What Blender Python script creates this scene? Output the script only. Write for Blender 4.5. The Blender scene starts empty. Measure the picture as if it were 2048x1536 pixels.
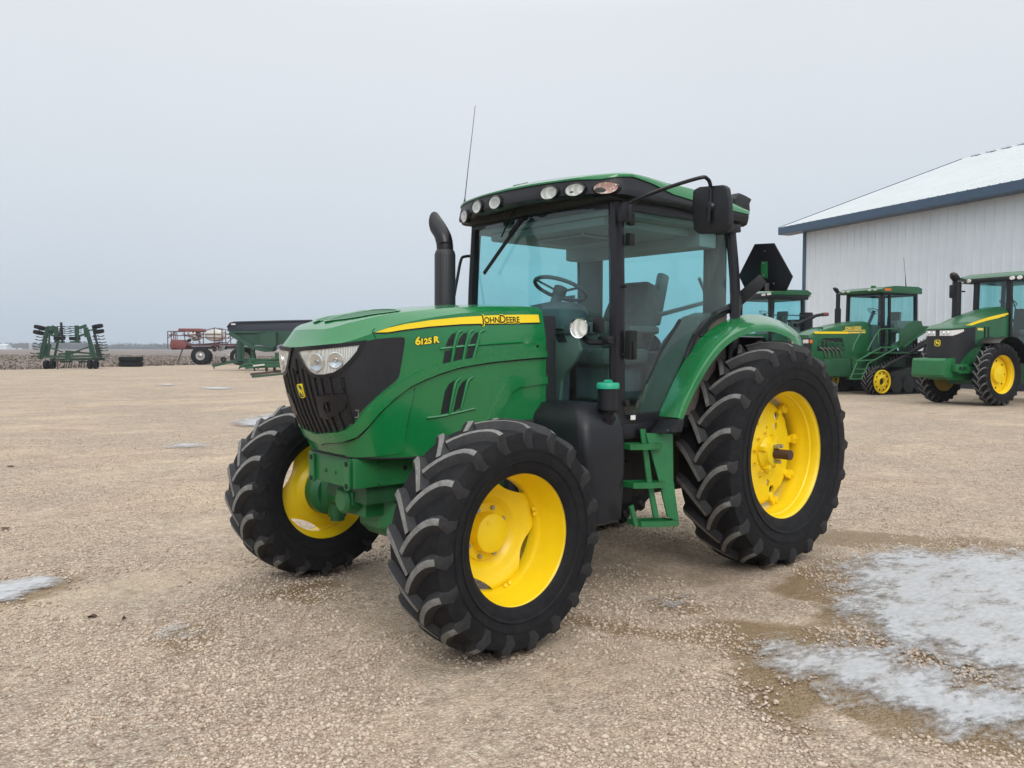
import bpy, bmesh, math, random
from mathutils import Vector, Matrix, noise
import numpy as np
random.seed(7); rng = np.random.default_rng(7)
SC = bpy.context.scene; COL = SC.collection
PI = math.pi
# ------------------------------------------------------------------ camera (metres, tractor frame: x forward, y left, z up)
CAMP = Vector((5.6457, 4.5387, 1.6135)); YAW, PIT, ROL, FPX = 4.0077, -.0408, .0032, 1700.1
FW = Vector((math.cos(YAW)*math.cos(PIT), math.sin(YAW)*math.cos(PIT), math.sin(PIT)))
RT = Vector((math.sin(YAW), -math.cos(YAW), 0)); UP = RT.cross(FW)
R2 = RT*math.cos(ROL)+UP*math.sin(ROL); U2 = -RT*math.sin(ROL)+UP*math.cos(ROL)
def ray(px, py): return FW + R2*((px-1024)/FPX) - U2*((py-768)/FPX)
def P(px, py, ax, v):
    """survey point: where the sight line through a photo pixel meets the plane ax = v (metres)"""
    d = ray(px, py); i = 'xyz'.index(ax); return CAMP + d*((v-CAMP[i])/d[i])
def PD(px, py, dist):
    """point at a given depth along the view axis"""
    return CAMP + ray(px, py)*dist
def camset():
    cd = bpy.data.cameras.new('camera'); c = bpy.data.objects.new('camera', cd); COL.objects.link(c)
    m = Matrix((R2, U2, -FW)).transposed().to_4x4(); m.translation = CAMP; c.matrix_world = m
    cd.sensor_fit = 'HORIZONTAL'; cd.sensor_width = 36; cd.lens = FPX/2048*36; cd.clip_start = .05; cd.clip_end = 9000
    SC.camera = c
camset()
# ------------------------------------------------------------------ materials
def newmat(name):
    m = bpy.data.materials.new(name); m.use_nodes = True; nt = m.node_tree
    b = nt.nodes['Principled BSDF']; return m, nt, b
def N(nt, t, **kw):
    n = nt.nodes.new(t)
    for k, v in kw.items():
        if k.startswith('i_'):
            key = k[2:].replace('_', ' ')
            n.inputs[key].default_value = v
        else: setattr(n, k, v)
    return n
def L(nt, a, b): nt.links.new(a, b)
def ramp(nt, src, stops, interp='LINEAR'):
    r = nt.nodes.new('ShaderNodeValToRGB'); r.color_ramp.interpolation = interp
    els = r.color_ramp.elements
    while len(els) < len(stops): els.new(.5)
    for e, (p, c) in zip(els, stops):
        e.position = p; e.color = (c, c, c, 1) if isinstance(c, (int, float)) else (*c, 1)
    L(nt, src, r.inputs[0]); return r
def mixc(nt, fac, a, b, mode='MIX'):
    m = nt.nodes.new('ShaderNodeMix'); m.data_type = 'RGBA'; m.blend_type = mode
    for s, v in ((0, fac), (6, a), (7, b)):
        if isinstance(v, (int, float)): m.inputs[s].default_value = v
        elif isinstance(v, tuple): m.inputs[s].default_value = (*v, 1)
        else: L(nt, v, m.inputs[s])
    return m.outputs[2]
def paint(name, col, rough=.35, metal=0, coat=0, var=.12, dust=.0, dcol=(.3, .27, .22), nscale=6, bump=.0, spec=.5, dz=None):
    """painted / plastic / metal surface with slight colour and gloss variation, grime and bump"""
    m, nt, b = newmat(name)
    tc = N(nt, 'ShaderNodeTexCoord'); n1 = N(nt, 'ShaderNodeTexNoise', i_Scale=nscale, i_Detail=6.0, i_Roughness=.6)
    L(nt, tc.outputs['Object'], n1.inputs['Vector'])
    r = ramp(nt, n1.outputs[0], [(.3, tuple(c*(1-var) for c in col)), (.7, tuple(min(1, c*(1+var)) for c in col))])
    c = r.outputs[0]
    if dust:
        n2 = N(nt, 'ShaderNodeTexNoise', i_Scale=nscale*4.5, i_Detail=9.0, i_Roughness=.75)
        L(nt, tc.outputs['Object'], n2.inputs['Vector'])
        d = ramp(nt, n2.outputs[0], [(.42, 0.0), (.75, dust)])
        c = mixc(nt, d.outputs[0], c, dcol)
    L(nt, c, b.inputs['Base Color'])
    rr = ramp(nt, n1.outputs[0], [(.2, rough*.8), (.8, min(1, rough*1.25))]); L(nt, rr.outputs[0], b.inputs['Roughness'])
    b.inputs['Metallic'].default_value = metal; b.inputs['Coat Weight'].default_value = coat
    b.inputs['Coat Roughness'].default_value = .08; b.inputs['Specular IOR Level'].default_value = spec
    if bump:
        n3 = N(nt, 'ShaderNodeTexNoise', i_Scale=nscale*18, i_Detail=4.0)
        L(nt, tc.outputs['Object'], n3.inputs['Vector'])
        bp = N(nt, 'ShaderNodeBump', i_Strength=bump, i_Distance=.004); L(nt, n3.outputs[0], bp.inputs['Height']); L(nt, bp.outputs[0], b.inputs['Normal'])
    return m
M = {}
M['green'] = paint('green_paint', (.004, .165, .043), .25, coat=.55, var=.05, dust=.03, dcol=(.16, .2, .13))
M['green_flat'] = paint('green_cast_paint', (.007, .135, .038), .4, coat=.1, var=.15, dust=.12, dcol=(.14, .15, .09), bump=.15)
M['green_dark'] = paint('green_paint_weathered', (.008, .075, .03), .5, var=.2, dust=.2, dcol=(.12, .11, .08))
M['yellow'] = paint('yellow_paint', (.84, .60, .006), .38, coat=.12, var=.05, dust=.08, dcol=(.5, .38, .1), spec=.4)
M['yellow_dirty'] = paint('yellow_paint_dusty', (.62, .42, .02), .5, var=.15, dust=.5, dcol=(.3, .24, .14))
M['decal'] = paint('yellow_decal', (.9, .66, .015), .45, var=.02)
M['gold'] = paint('pale_gold_decal', (.8, .6, .12), .45, var=.05)
M['black'] = paint('black_plastic', (.0075, .008, .0115), .42, var=.2, dust=.05, dcol=(.05, .045, .04), bump=.1, spec=.4)
M['black_satin'] = paint('black_satin_paint', (.008, .008, .012), .33, var=.15, dust=.06, dcol=(.06, .05, .045), spec=.4)
M['black_matte'] = paint('black_matte', (.014, .015, .018), .7, var=.25, dust=.12, dcol=(.1, .09, .08))
M['void'] = paint('opening_shade_black', (.006, .007, .008), .9)  # flat near-black: shade of openings put into colour; also serves black parts
M['rubber'] = paint('tyre_rubber', (.0085, .009, .0115), .72, var=.35, dust=.30, dcol=(.05, .045, .04), nscale=4, bump=.3, spec=.2)
M['tread'] = paint('worn_lug_face', (.20, .195, .188), .85, var=.3, dust=.85, dcol=(.07, .065, .06), nscale=20, bump=.6)
M['tread_side'] = paint('lug_flank', (.010, .0105, .013), .7, var=.3, dust=.35, dcol=(.06, .054, .048), nscale=8, bump=.3)
M['steel'] = paint('steel', (.45, .45, .46), .35, metal=.9, var=.2, dust=.2)
M['chrome'] = paint('chrome', (.8, .82, .84), .12, metal=1, var=.05)
M['rust'] = paint('rusty_steel', (.07, .035, .025), .75, var=.4, dust=.3, dcol=(.16, .08, .05), nscale=20, bump=.4)
M['grey_trim'] = paint('grey_cab_trim', (.20, .18, .165), .6, var=.08)
M['liner'] = paint('headliner', (.38, .34, .33), .8, var=.05)
M['seat'] = paint('seat_cloth', (.13, .105, .10), .9, var=.2, nscale=14, bump=.4)
M['pale_trim'] = paint('pale_cab_trim', (.31, .26, .21), .6, var=.06)
M['dark_trim'] = paint('dark_cab_trim', (.135, .11, .098), .6, var=.15)
M['green_old'] = paint('green_paint_older', (.005, .088, .026), .36, coat=.3, var=.15, dust=.06, dcol=(.10, .13, .09))
M['green_far'] = paint('green_paint_faded', (.014, .06, .036), .6, var=.25, dust=.25, dcol=(.08, .09, .08))
M['dash'] = paint('dashboard_plastic', (.15, .125, .13), .6, var=.1)
M['cap_green'] = paint('filler_cap_plastic', (.01, .34, .2), .45, var=.08)
M['white_label'] = paint('white_label', (.75, .75, .74), .5, var=.04)
M['red'] = paint('red_paint', (.19, .045, .05), .45, var=.15, dust=.2)
M['red_dark'] = paint('dark_red_frame', (.085, .028, .032), .55, var=.25, dust=.2)
M['orange'] = paint('orange_lens', (.7, .16, .03), .2, var=.1)
M['tank'] = paint('white_tank_plastic', (.62, .6, .56), .5, var=.1)
M['navy'] = paint('dark_navy_tarp', (.02, .024, .04), .55, var=.2)
M['grey_rim'] = paint('pale_grey_rim', (.42, .42, .41), .5, var=.2, dust=.3)
def glassmat(name, tint, rough=.0, refl=1.0):
    m, nt, b = newmat(name); nt.nodes.remove(b); out = nt.nodes['Material Output']
    t = N(nt, 'ShaderNodeBsdfTransparent'); t.inputs[0].default_value = (*tint, 1)
    g = N(nt, 'ShaderNodeBsdfGlossy', i_Roughness=rough); g.inputs[0].default_value = (1, 1, 1, 1)
    lw = N(nt, 'ShaderNodeLayerWeight'); lw.inputs[0].default_value = .5; pw = N(nt, 'ShaderNodeMath', operation='POWER'); L(nt, lw.outputs['Facing'], pw.inputs[0]); pw.inputs[1].default_value = 4.0
    mm = N(nt, 'ShaderNodeMath', operation='MULTIPLY_ADD'); L(nt, pw.outputs[0], mm.inputs[0]); mm.inputs[1].default_value = .8*refl; mm.inputs[2].default_value = .045*refl
    tc = N(nt, 'ShaderNodeTexCoord'); nz = N(nt, 'ShaderNodeTexNoise', i_Scale=3.0, i_Detail=5.0); L(nt, tc.outputs['Object'], nz.inputs[0])
    df = N(nt, 'ShaderNodeBsdfDiffuse'); df.inputs[0].default_value = (.45, .45, .42, 1)
    r = ramp(nt, nz.outputs[0], [(.4, .012), (.8, .06)])
    m0 = N(nt, 'ShaderNodeMixShader'); L(nt, r.outputs[0], m0.inputs[0]); L(nt, t.outputs[0], m0.inputs[1]); L(nt, df.outputs[0], m0.inputs[2])
    mx = N(nt, 'ShaderNodeMixShader'); L(nt, mm.outputs[0], mx.inputs[0]); L(nt, m0.outputs[0], mx.inputs[1]); L(nt, g.outputs[0], mx.inputs[2])
    L(nt, mx.outputs[0], out.inputs[0]); return m
M['glass'] = glassmat('tinted_cab_glass', (.56, .87, .885), refl=1.15)
M['lens'] = glassmat('clear_lens', (.93, .95, .95), refl=1.3)
def ribbed():
    m, nt, b = newmat('lamp_reflector')
    tc = N(nt, 'ShaderNodeTexCoord'); w = N(nt, 'ShaderNodeTexWave', i_Scale=26.0, i_Distortion=1.5); L(nt, tc.outputs['Object'], w.inputs[0])
    r = ramp(nt, w.outputs[0], [(0, (.60, .595, .57)), (1, (.86, .855, .84))]); L(nt, r.outputs[0], b.inputs['Base Color'])
    b.inputs['Metallic'].default_value = .0; b.inputs['Roughness'].default_value = .4
    bp = N(nt, 'ShaderNodeBump', i_Strength=.5, i_Distance=.01); L(nt, w.outputs[0], bp.inputs['Height']); L(nt, bp.outputs[0], b.inputs['Normal']); return m
M['reflector'] = ribbed()
def amberref():
    m, nt, b = newmat('amber_lamp_reflector')
    tc = N(nt, 'ShaderNodeTexCoord'); w = N(nt, 'ShaderNodeTexNoise', i_Scale=22.0, i_Distortion=1.5); L(nt, tc.outputs['Object'], w.inputs[0])
    r = ramp(nt, w.outputs[0], [(.35, (.85, .8, .76)), (.55, (.6, .2, .12)), (.7, (.85, .75, .7))]); L(nt, r.outputs[0], b.inputs['Base Color'])
    b.inputs['Metallic'].default_value = .4; b.inputs['Roughness'].default_value = .25; return m
M['amber_ref'] = amberref()
def meshscreen(name, c1, c2, sc):
    m, nt, b = newmat(name)
    tc = N(nt, 'ShaderNodeTexCoord'); v = N(nt, 'ShaderNodeTexVoronoi', i_Scale=sc); v.inputs['Randomness'].default_value = 0.0
    L(nt, tc.outputs['Object'], v.inputs['Vector']); r = ramp(nt, v.outputs['Distance'], [(.25, c1), (.45, c2)]); L(nt, r.outputs[0], b.inputs['Base Color'])
    b.inputs['Roughness'].default_value = .5
    bp = N(nt, 'ShaderNodeBump', i_Strength=.6, i_Distance=.004); L(nt, v.outputs['Distance'], bp.inputs['Height']); L(nt, bp.outputs[0], b.inputs['Normal']); return m
M['screen'] = meshscreen('black_mesh_screen', (.002, .002, .003), (.009, .0095, .014), 110)
M['screen_green'] = meshscreen('green_mesh_screen', (.004, .05, .02), (.012, .12, .045), 90)
M['perf'] = meshscreen('perforated_shield', (.002, .002, .003), (.02, .021, .026), 62)
# ------------------------------------------------------------------ mesh helpers
def tag(o, label=None, cat=None, group=None, kind=None):
    for k, v in (('label', label), ('category', cat), ('group', group), ('kind', kind)):
        if v: o[k] = v
    return o
def empty(name, loc=(0, 0, 0), rz=0, s=1):
    o = bpy.data.objects.new(name, None); COL.objects.link(o); o.location = loc; o.rotation_euler = (0, 0, rz); o.scale = (s, s, s); o.empty_display_size = .3
    return o
def obj(name, bm, mats, parent=None, smooth=38, loc=None, rot=None, bevel=0, norm=True):
    if norm: bmesh.ops.recalc_face_normals(bm, faces=bm.faces[:])
    if bevel:
        es = [e for e in bm.edges if len(e.link_faces) == 2 and e.calc_face_angle(0) > .5]
        bmesh.ops.bevel(bm, geom=es, offset=bevel, segments=2, affect='EDGES', profile=.6, clamp_overlap=True)
    me = bpy.data.meshes.new(name); bm.to_mesh(me); bm.free()
    for m in (mats if isinstance(mats, (list, tuple)) else [mats]): me.materials.append(m)
    if smooth:
        me.polygons.foreach_set('use_smooth', [True]*len(me.polygons))
        me.set_sharp_from_angle(angle=math.radians(smooth))
    o = bpy.data.objects.new(name, me); COL.objects.link(o)
    if parent: o.parent = parent
    if loc is not None: o.location = loc
    if rot is not None: o.rotation_euler = rot
    return o
def inst(o, name=None, parent=None, loc=None, rot=None, scale=None):
    c = o.copy(); COL.objects.link(c)
    if name: c.name = name
    c.parent = parent
    if loc is not None: c.location = loc
    if rot is not None: c.rotation_euler = rot
    if scale is not None: c.scale = scale
    for ch in list(o.children): inst(ch, parent=c)
    return c
def B(): return bmesh.new()
def xf(bm, vs, mat): bmesh.ops.transform(bm, matrix=mat, verts=vs)
def box(bm, c, s, rot=None, mi=0, bev=0):
    r = bmesh.ops.create_cube(bm, size=1); vs = r['verts']
    m = Matrix.Translation(Vector(c)) @ (rot.to_4x4() if rot is not None else Matrix.Identity(4)) @ Matrix.Diagonal((*s, 1))
    xf(bm, vs, m)
    fs = {f for v in vs for f in v.link_faces}
    for f in fs: f.material_index = mi
    if bev:
        es = list({e for v in vs for e in v.link_edges})
        bmesh.ops.bevel(bm, geom=es, offset=bev, segments=2, affect='EDGES', profile=.6)
    return vs
def box2(bm, a, b, mi=0, bev=0):
    a, b = Vector(a), Vector(b); s = b-a
    return box(bm, (a+b)/2, (abs(s.x), abs(s.y), abs(s.z)), None, mi, bev)
def frame(d, up=Vector((0, 0, 1))):
    d = Vector(d).normalized(); up = Vector(up)
    if abs(d.dot(up)) > .98: up = Vector((1, 0, 0))
    a = d.cross(up).normalized(); b = a.cross(d).normalized(); return a, b
def tube(bm, pts, r, seg=8, mi=0, cap=True, sx=1, sy=1, up=(0, 0, 1)):
    """sweep a circle (or ellipse sx,sy) of radius r (number or list) along points"""
    pts = [Vector(p) for p in pts]; n = len(pts); rs = r if isinstance(r, (list, tuple)) else [r]*n
    rings = []
    for i, p in enumerate(pts):
        d = (pts[min(i+1, n-1)]-pts[max(i-1, 0)])
        a, b = frame(d, up)
        rings.append([bm.verts.new(p+a*(math.cos(t)*rs[i]*sx)+b*(math.sin(t)*rs[i]*sy)) for t in (2*PI*k/seg for k in range(seg))])
    fs = []
    for i in range(n-1):
        for k in range(seg):
            fs.append(bm.faces.new((rings[i][k], rings[i][(k+1) % seg], rings[i+1][(k+1) % seg], rings[i+1][k])))
    if cap: fs.append(bm.faces.new(rings[0])); fs.append(bm.faces.new(rings[-1][::-1]))
    for f in fs: f.material_index = mi
    return rings
def bar(bm, a, b, w, h, mi=0, up=(0, 0, 1)):
    """rectangular bar from a to b: w sideways, h along up"""
    a, b = Vector(a), Vector(b); s, u = frame(b-a, up)
    vs = []
    for p in (a, b):
        vs.append([bm.verts.new(p+s*(i*w/2)+u*(j*h/2)) for i, j in ((-1, -1), (1, -1), (1, 1), (-1, 1))])
    fs = [bm.faces.new((vs[0][k], vs[0][(k+1) % 4], vs[1][(k+1) % 4], vs[1][k])) for k in range(4)]
    fs += [bm.faces.new(vs[0][::-1]), bm.faces.new(vs[1])]
    for f in fs: f.material_index = mi
def smoothpath(pts, n=6, closed=False):
    """Catmull-Rom through points"""
    pts = [Vector(p) for p in pts]; out = []; m = len(pts)
    rg = range(m) if closed else range(m-1)
    for i in rg:
        p0 = pts[(i-1) % m] if (closed or i) else pts[0]*2-pts[1]
        p1 = pts[i]; p2 = pts[(i+1) % m]
        p3 = pts[(i+2) % m] if (closed or i < m-2) else pts[-1]*2-pts[-2]
        for k in range(n):
            t = k/n; out.append(.5*((2*p1)+(p2-p0)*t+(2*p0-5*p1+4*p2-p3)*t*t+(3*p1-p0-3*p2+p3)*t**3))
    if not closed: out.append(pts[-1])
    return out
def lathe(bm, prof, seg=64, mi=0, axis='y', closed=False, a0=0, a1=2*PI, flip=False):
    """prof: (axial, radius) list revolved about an axis through the origin"""
    full = abs(a1-a0-2*PI) < 1e-6; ns = seg if full else seg+1
    rings = []
    for k in range(ns):
        t = a0+(a1-a0)*k/seg; c, s = math.cos(t), math.sin(t)
        ring = []
        for (u, r) in prof:
            if axis == 'y': v = (r*c, u, r*s)
            elif axis == 'z': v = (r*c, r*s, u)
            else: v = (u, r*c, r*s)
            ring.append(bm.verts.new(v))
        rings.append(ring)
    m = len(prof)
    for k in range(seg):
        A, Bn = rings[k], rings[(k+1) % ns]
        for i in range(m if closed else m-1):
            j = (i+1) % m
            if prof[i][1] < 1e-6 and prof[j][1] < 1e-6: continue
            f = bm.faces.new((A[i], A[j], Bn[j], Bn[i])); f.material_index = mi
    return rings
def cyl(bm, a, b, r, seg=16, mi=0, r2=None): tube(bm, [a, b], [r, r if r2 is None else r2], seg, mi)
def merge(bm, d=1e-5): bmesh.ops.remove_doubles(bm, verts=bm.verts[:], dist=d)
def prism(bm, poly, d, mi=0):
    """poly: 3D points of a planar outline, pushed by vector d into a solid"""
    a = [bm.verts.new(Vector(p)) for p in poly]; b = [bm.verts.new(Vector(p)+Vector(d)) for p in poly]; n = len(a)
    fs = [bm.faces.new(a), bm.faces.new(b[::-1])]+[bm.faces.new((a[i], b[i], b[(i+1) % n], a[(i+1) % n])) for i in range(n)]
    for f in fs: f.material_index = mi
def flatfill(loops):
    """2D loops (first the outline, others holes) -> bmesh of triangles at z=0"""
    bm = B(); es = []
    for lp in loops:
        vs = [bm.verts.new((p[0], p[1], 0)) for p in lp]
        es += [bm.edges.new((vs[i], vs[(i+1) % len(vs)])) for i in range(len(vs))]
    bmesh.ops.triangle_fill(bm, use_beauty=True, use_dissolve=False, edges=es)
    return bm
def gridcut(bm, cu, cv):
    for ax, c in ((0, cu), (1, cv)):
        if not c: continue
        lo = min(v.co[ax] for v in bm.verts); hi = max(v.co[ax] for v in bm.verts)
        k = math.ceil(lo/c)*c
        while k < hi:
            co = [0, 0, 0]; co[ax] = k; no = [0, 0, 0]; no[ax] = 1
            bmesh.ops.bisect_plane(bm, geom=bm.verts[:]+bm.edges[:]+bm.faces[:], plane_co=co, plane_no=no, dist=1e-6)
            k += c
def panel(loops, S, off=.004, thick=.01, cu=.04, cv=.05, mi=0, bm2=None):
    """cut-out of a surface S(u,v,offset), standing off by 'off' with edges going 'thick' back into it"""
    bm = flatfill(loops); gridcut(bm, cu, cv)
    be = [e for e in bm.edges if len(e.link_faces) == 1]
    r = bmesh.ops.extrude_edge_only(bm, edges=be); nv = {g for g in r['geom'] if isinstance(g, bmesh.types.BMVert)}
    for v in bm.verts:
        v.co = Vector(S(v.co.x, v.co.y, off-thick if v in nv else off))
    for f in bm.faces: f.material_index = mi
    if bm2 is not None:
        me = bpy.data.meshes.new('t'); bm.to_mesh(me); bm.free(); bm2.from_mesh(me); bpy.data.meshes.remove(me); return bm2
    return bm
def textmesh(body, size=1, bold=0, shear=0, spacing=1, extrude=0):
    c = bpy.data.curves.new('t', 'FONT'); c.body = body; c.size = size; c.offset = bold; c.shear = shear; c.space_character = spacing; c.extrude = extrude; c.resolution_u = 3
    o = bpy.data.objects.new('t', c); COL.objects.link(o); dg = bpy.context.evaluated_depsgraph_get(); dg.update()
    me = bpy.data.meshes.new_from_object(o.evaluated_get(dg)); bpy.data.objects.remove(o); bpy.data.curves.remove(c)
    bm = B(); bm.from_mesh(me); bpy.data.meshes.remove(me); return bm
def addbm(dst, src):
    me = bpy.data.meshes.new('t'); src.to_mesh(me); src.free(); dst.from_mesh(me); bpy.data.meshes.remove(me)
def rrect(w, h, r, n=5, cx=0, cy=0):
    out = []
    for (sx, sy, a) in ((1, 1, 0), (-1, 1, 90), (-1, -1, 180), (1, -1, 270)):
        for k in range(n+1):
            t = math.radians(a+90*k/n); out.append((cx+sx*(w/2-r)+r*math.cos(t), cy+sy*(h/2-r)+r*math.sin(t)))
    return out
def boolcut(o, cutbm):
    me = bpy.data.meshes.new('c'); bmesh.ops.recalc_face_normals(cutbm, faces=cutbm.faces[:]); cutbm.to_mesh(me); cutbm.free(); c = bpy.data.objects.new('c', me); COL.objects.link(c)
    c.matrix_world = Matrix.Identity(4)
    md = o.modifiers.new('b', 'BOOLEAN'); md.operation = 'DIFFERENCE'; md.solver = 'EXACT'; md.object = c
    dg = bpy.context.evaluated_depsgraph_get(); dg.update()
    nm = bpy.data.meshes.new_from_object(o.evaluated_get(dg)); o.modifiers.clear(); old = o.data; nm.name = old.name; o.data = nm
    if len(nm.polygons): nm.polygons.foreach_set('use_smooth', [True]*len(nm.polygons)); nm.set_sharp_from_angle(angle=.66)
    bpy.data.objects.remove(c); bpy.data.meshes.remove(me)
# ------------------------------------------------------------------ tyres and wheels (axis = y, outer side = +y, forward = +x)
def tyre_bm(R, w, rb, nl=20, lug=.042, seg=96, bulge=.0, worn=True, rw=None, sub=8):
    """R outer radius over the lugs, w section width, rb bead radius, nl lugs per side"""
    rw = rw or w*.8; Rc = R-lug; h = w/2
    def crown(u): return Rc-.030*(abs(u)/h)**2.2*(w/.42)
    mid = rb+(Rc-rb)*.47
    half = [(rw/2-.005, rb-.004), (rw/2+.012, rb+.012), (h*.93, rb+(Rc-rb)*.2), (h*1.0, mid), (h*1.0, rb+(Rc-rb)*.62), (h*.975, rb+(Rc-rb)*.78), (h*.93, rb+(Rc-rb)*.9), (h*.85, crown(h*.85)-.002), (h*.6, crown(h*.6)), (h*.3, crown(h*.3)), (0, Rc)]
    prof = [(-a, b) for a, b in half]+[(a, b) for a, b in half[::-1][1:]]
    bm = B(); lathe(bm, prof, seg, 0)
    for s in (1, -1):
        for q in (.50, .535, .86): lathe(bm, [(s*h*.99, rb+(Rc-rb)*(q-.012)), (s*(h+.003), rb+(Rc-rb)*(q-.006)), (s*(h+.003), rb+(Rc-rb)*(q+.006)), (s*h*.99, rb+(Rc-rb)*(q+.012))], seg, 0) if q < .6 else None
    # bead ring mark on the sidewalls
    for s in (1, -1):
        lathe(bm, [(s*(h*.955), rb+(Rc-rb)*.25), (s*(h*.955+.006), rb+(Rc-rb)*.27), (s*(h*.975+.004), rb+(Rc-rb)*.3), (s*h*.975, rb+(Rc-rb)*.31)], seg, 0)
    pitch = 2*PI/nl
    for side in (1, -1):
        for k in range(nl):
            t0 = k*pitch+(0 if side > 0 else pitch/2)
            jit = random.uniform(-.004, .004)
            st = []
            ns = sub
            for i in range(ns+1):
                f = i/ns
                u = side*(-.02+f*(h*.95+.02))
                # starts steep across the tread, curves back towards the shoulder
                ang = t0+(.92*pitch)*(1-(1-f)**1.75)+jit
                rt = (crown(u)+lug) if f < .8 else (crown(u)+lug-(f-.8)**1.5*.13*(w/.42))
                tw = (.036+.008*f)*(w/.42)**.5; bw = tw+.062*(w/.42)
                st.append((u, ang, rt, tw, bw))
            secs = []
            for i, (u, ang, rt, tw, bw) in enumerate(st):
                # tangent in (angle*R, u) plane
                j0, j1 = max(i-1, 0), min(i+1, ns)
                du = st[j1][0]-st[j0][0]; da = (st[j1][1]-st[j0][1])*Rc; ln = math.hypot(du, da); nx, nu = du/ln, -da/ln
                end = 0 if i else 1
                def pt(o, r):
                    a = ang+o*nx/Rc; uu = u+o*nu
                    return bm.verts.new((r*math.cos(a), uu, r*math.sin(a)))
                base = min(crown(u), rt)-.02
                if i == ns: base = rt-.055
                secs.append([pt(-bw/2, base), pt(-tw/2, rt-.004), pt(-tw/2+.005, rt), pt(tw/2-.005, rt), pt(tw/2, rt-.004), pt(bw/2, base)])
            # shoulder end dropping down the sidewall
            u, ang, rt, tw, bw = st[-1]
            e = []
            for o, r, q in ((-bw/2, rt-.125, .95), (-tw/2, rt-.105, 1.005), (-tw/2, rt-.102, 1.005), (tw/2, rt-.102, 1.005), (tw/2, rt-.105, 1.005), (bw/2, rt-.125, .95)):
                a = ang+.015+o/Rc; e.append(bm.verts.new((r*math.cos(a), side*h*q, r*math.sin(a))))
            secs.append(e)
            for i in range(len(secs)-1):
                for j in range(5):
                    f = bm.faces.new((secs[i][j], secs[i][j+1], secs[i+1][j+1], secs[i+1][j]))
                    f.material_index = (1 if (j == 2 and i < ns and worn) else 2)
            bm.faces.new(secs[0]).material_index = 2; bm.faces.new(secs[-1][::-1]).material_index = 2
    return bm
TY = [M['rubber'], M['tread'], M['tread_side']]
def rim_bm(rf, rw, prof=None, seg=80, t=.008):
    """open barrel: flange radius rf, width rw, centred on y=0"""
    h = rw/2
    o = prof or [(h, rf), (h+.004, rf-.006), (h-.006, rf-.016), (h-.022, rf-.022), (h-.03, rf-.034), (h*.52, rf-.045), (h*.45, rf-.066), (-h*.1, rf-.072), (-h*.2, rf-.055), (-h+.03, rf-.04), (-h+.01, rf-.02), (-h, rf-.004), (-h-.003, rf)]
    back = [(u, r+t if 0 < i < len(o)-1 else r+.004) for i, (u, r) in enumerate(o)][::-1]
    bm = B(); lathe(bm, o+back, seg, 0, closed=True); return bm
def disc_bm(r0, prof, rout, seg=96, t=.012, absr=False):
    """dished disc; prof: list of (s, y, r or None) ; rout(theta) outer radius; thick t"""
    bm = B(); F, Bk = [], []; m_ = len(prof)
    for k in range(seg):
        th = 2*PI*k/seg; ro = rout(th); ring, rg2 = [], []
        for (s, y) in prof:
            r = (r0+(ro-r0)*s) if s <= 1 else ro-(s-1)*0
            if absr: r = s if s < .24 else .24+(ro-.24)*(s-.24)/(prof[-1][0]-.24)
            ring.append(bm.verts.new((r*math.cos(th), y, r*math.sin(th)))); rg2.append(bm.verts.new((r*math.cos(th), y-t, r*math.sin(th))))
        F.append(ring); Bk.append(rg2)
    m = len(prof)
    for k in range(seg):
        a, b, c, d = F[k], F[(k+1) % seg], Bk[k], Bk[(k+1) % seg]
        for i in range(m-1):
            bm.faces.new((a[i], a[i+1], b[i+1], b[i])); bm.faces.new((c[i], d[i], d[i+1], c[i+1]))
        bm.faces.new((a[m-1], c[m-1], d[m-1], b[m-1])); bm.faces.new((a[0], b[0], d[0], c[0]))
    return bm
def bolts(bm, r, n, y, rad=.013, l=.018, a0=0, mi=0, seg=6):
    for k in range(n):
        a = a0+2*PI*k/n; p = Vector((r*math.cos(a), y, r*math.sin(a))); cyl(bm, p, p+Vector((0, l, 0)), rad, seg, mi)
def rotY(bm, a): bmesh.ops.rotate(bm, verts=bm.verts[:], cent=(0, 0, 0), matrix=Matrix.Rotation(a, 3, 'Y'))
# ================================================================== THE MAIN TRACTOR
T = empty('tractor', (0, 0, 0))
tag(T, 'large green tractor with yellow wheels parked on the gravel, nearest to the viewer', 'tractor')
G, GF, BK, BS, YE = M['green'], M['green_flat'], M['black'], M['black_satin'], M['yellow']
# ---------------- hood surface
_o = smoothpath([(3.425, 0, 0), (3.42, .12, 0), (3.402, .225, 0), (3.355, .305, 0), (3.27, .362, 0), (3.15, .395, 0), (2.95, .412, 0), (2.6, .425, 0), (2.2, .43, 0), (1.86, .43, 0)], 8)
_s = [0]
for a, b in zip(_o, _o[1:]): _s.append(_s[-1]+(b-a).length)
_s = np.array(_s); _ox = np.array([p.x for p in _o]); _oy = np.array([p.y for p in _o]); SMAX = float(_s[-1])
def interp(x, xs, ys): return float(np.interp(x, xs, ys))
def hsh(z):
    return interp(z, [.85, 1.0, 1.14, 1.25, 1.377, 1.5, 1.62, 3], [.245, .195, .135, .085, .042, .014, 0, 0])
def zc(x): # hood height on the centreline
    return interp(x, [1.8, 2.0, 2.3, 2.6, 2.9, 3.1, 3.25, 3.35, 3.40, 3.44], [1.915, 1.915, 1.905, 1.885, 1.853, 1.818, 1.775, 1.725, 1.695, 1.665])
def ze(s): # height of the side's top edge
    x = float(np.interp(abs(s), _s, _ox))
    return interp(x, [1.86, 2.2, 2.6, 2.9, 3.05, 3.18, 3.28, 3.36, 3.43], [1.865, 1.858, 1.825, 1.775, 1.738, 1.69, 1.655, 1.632, 1.622])
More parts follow.
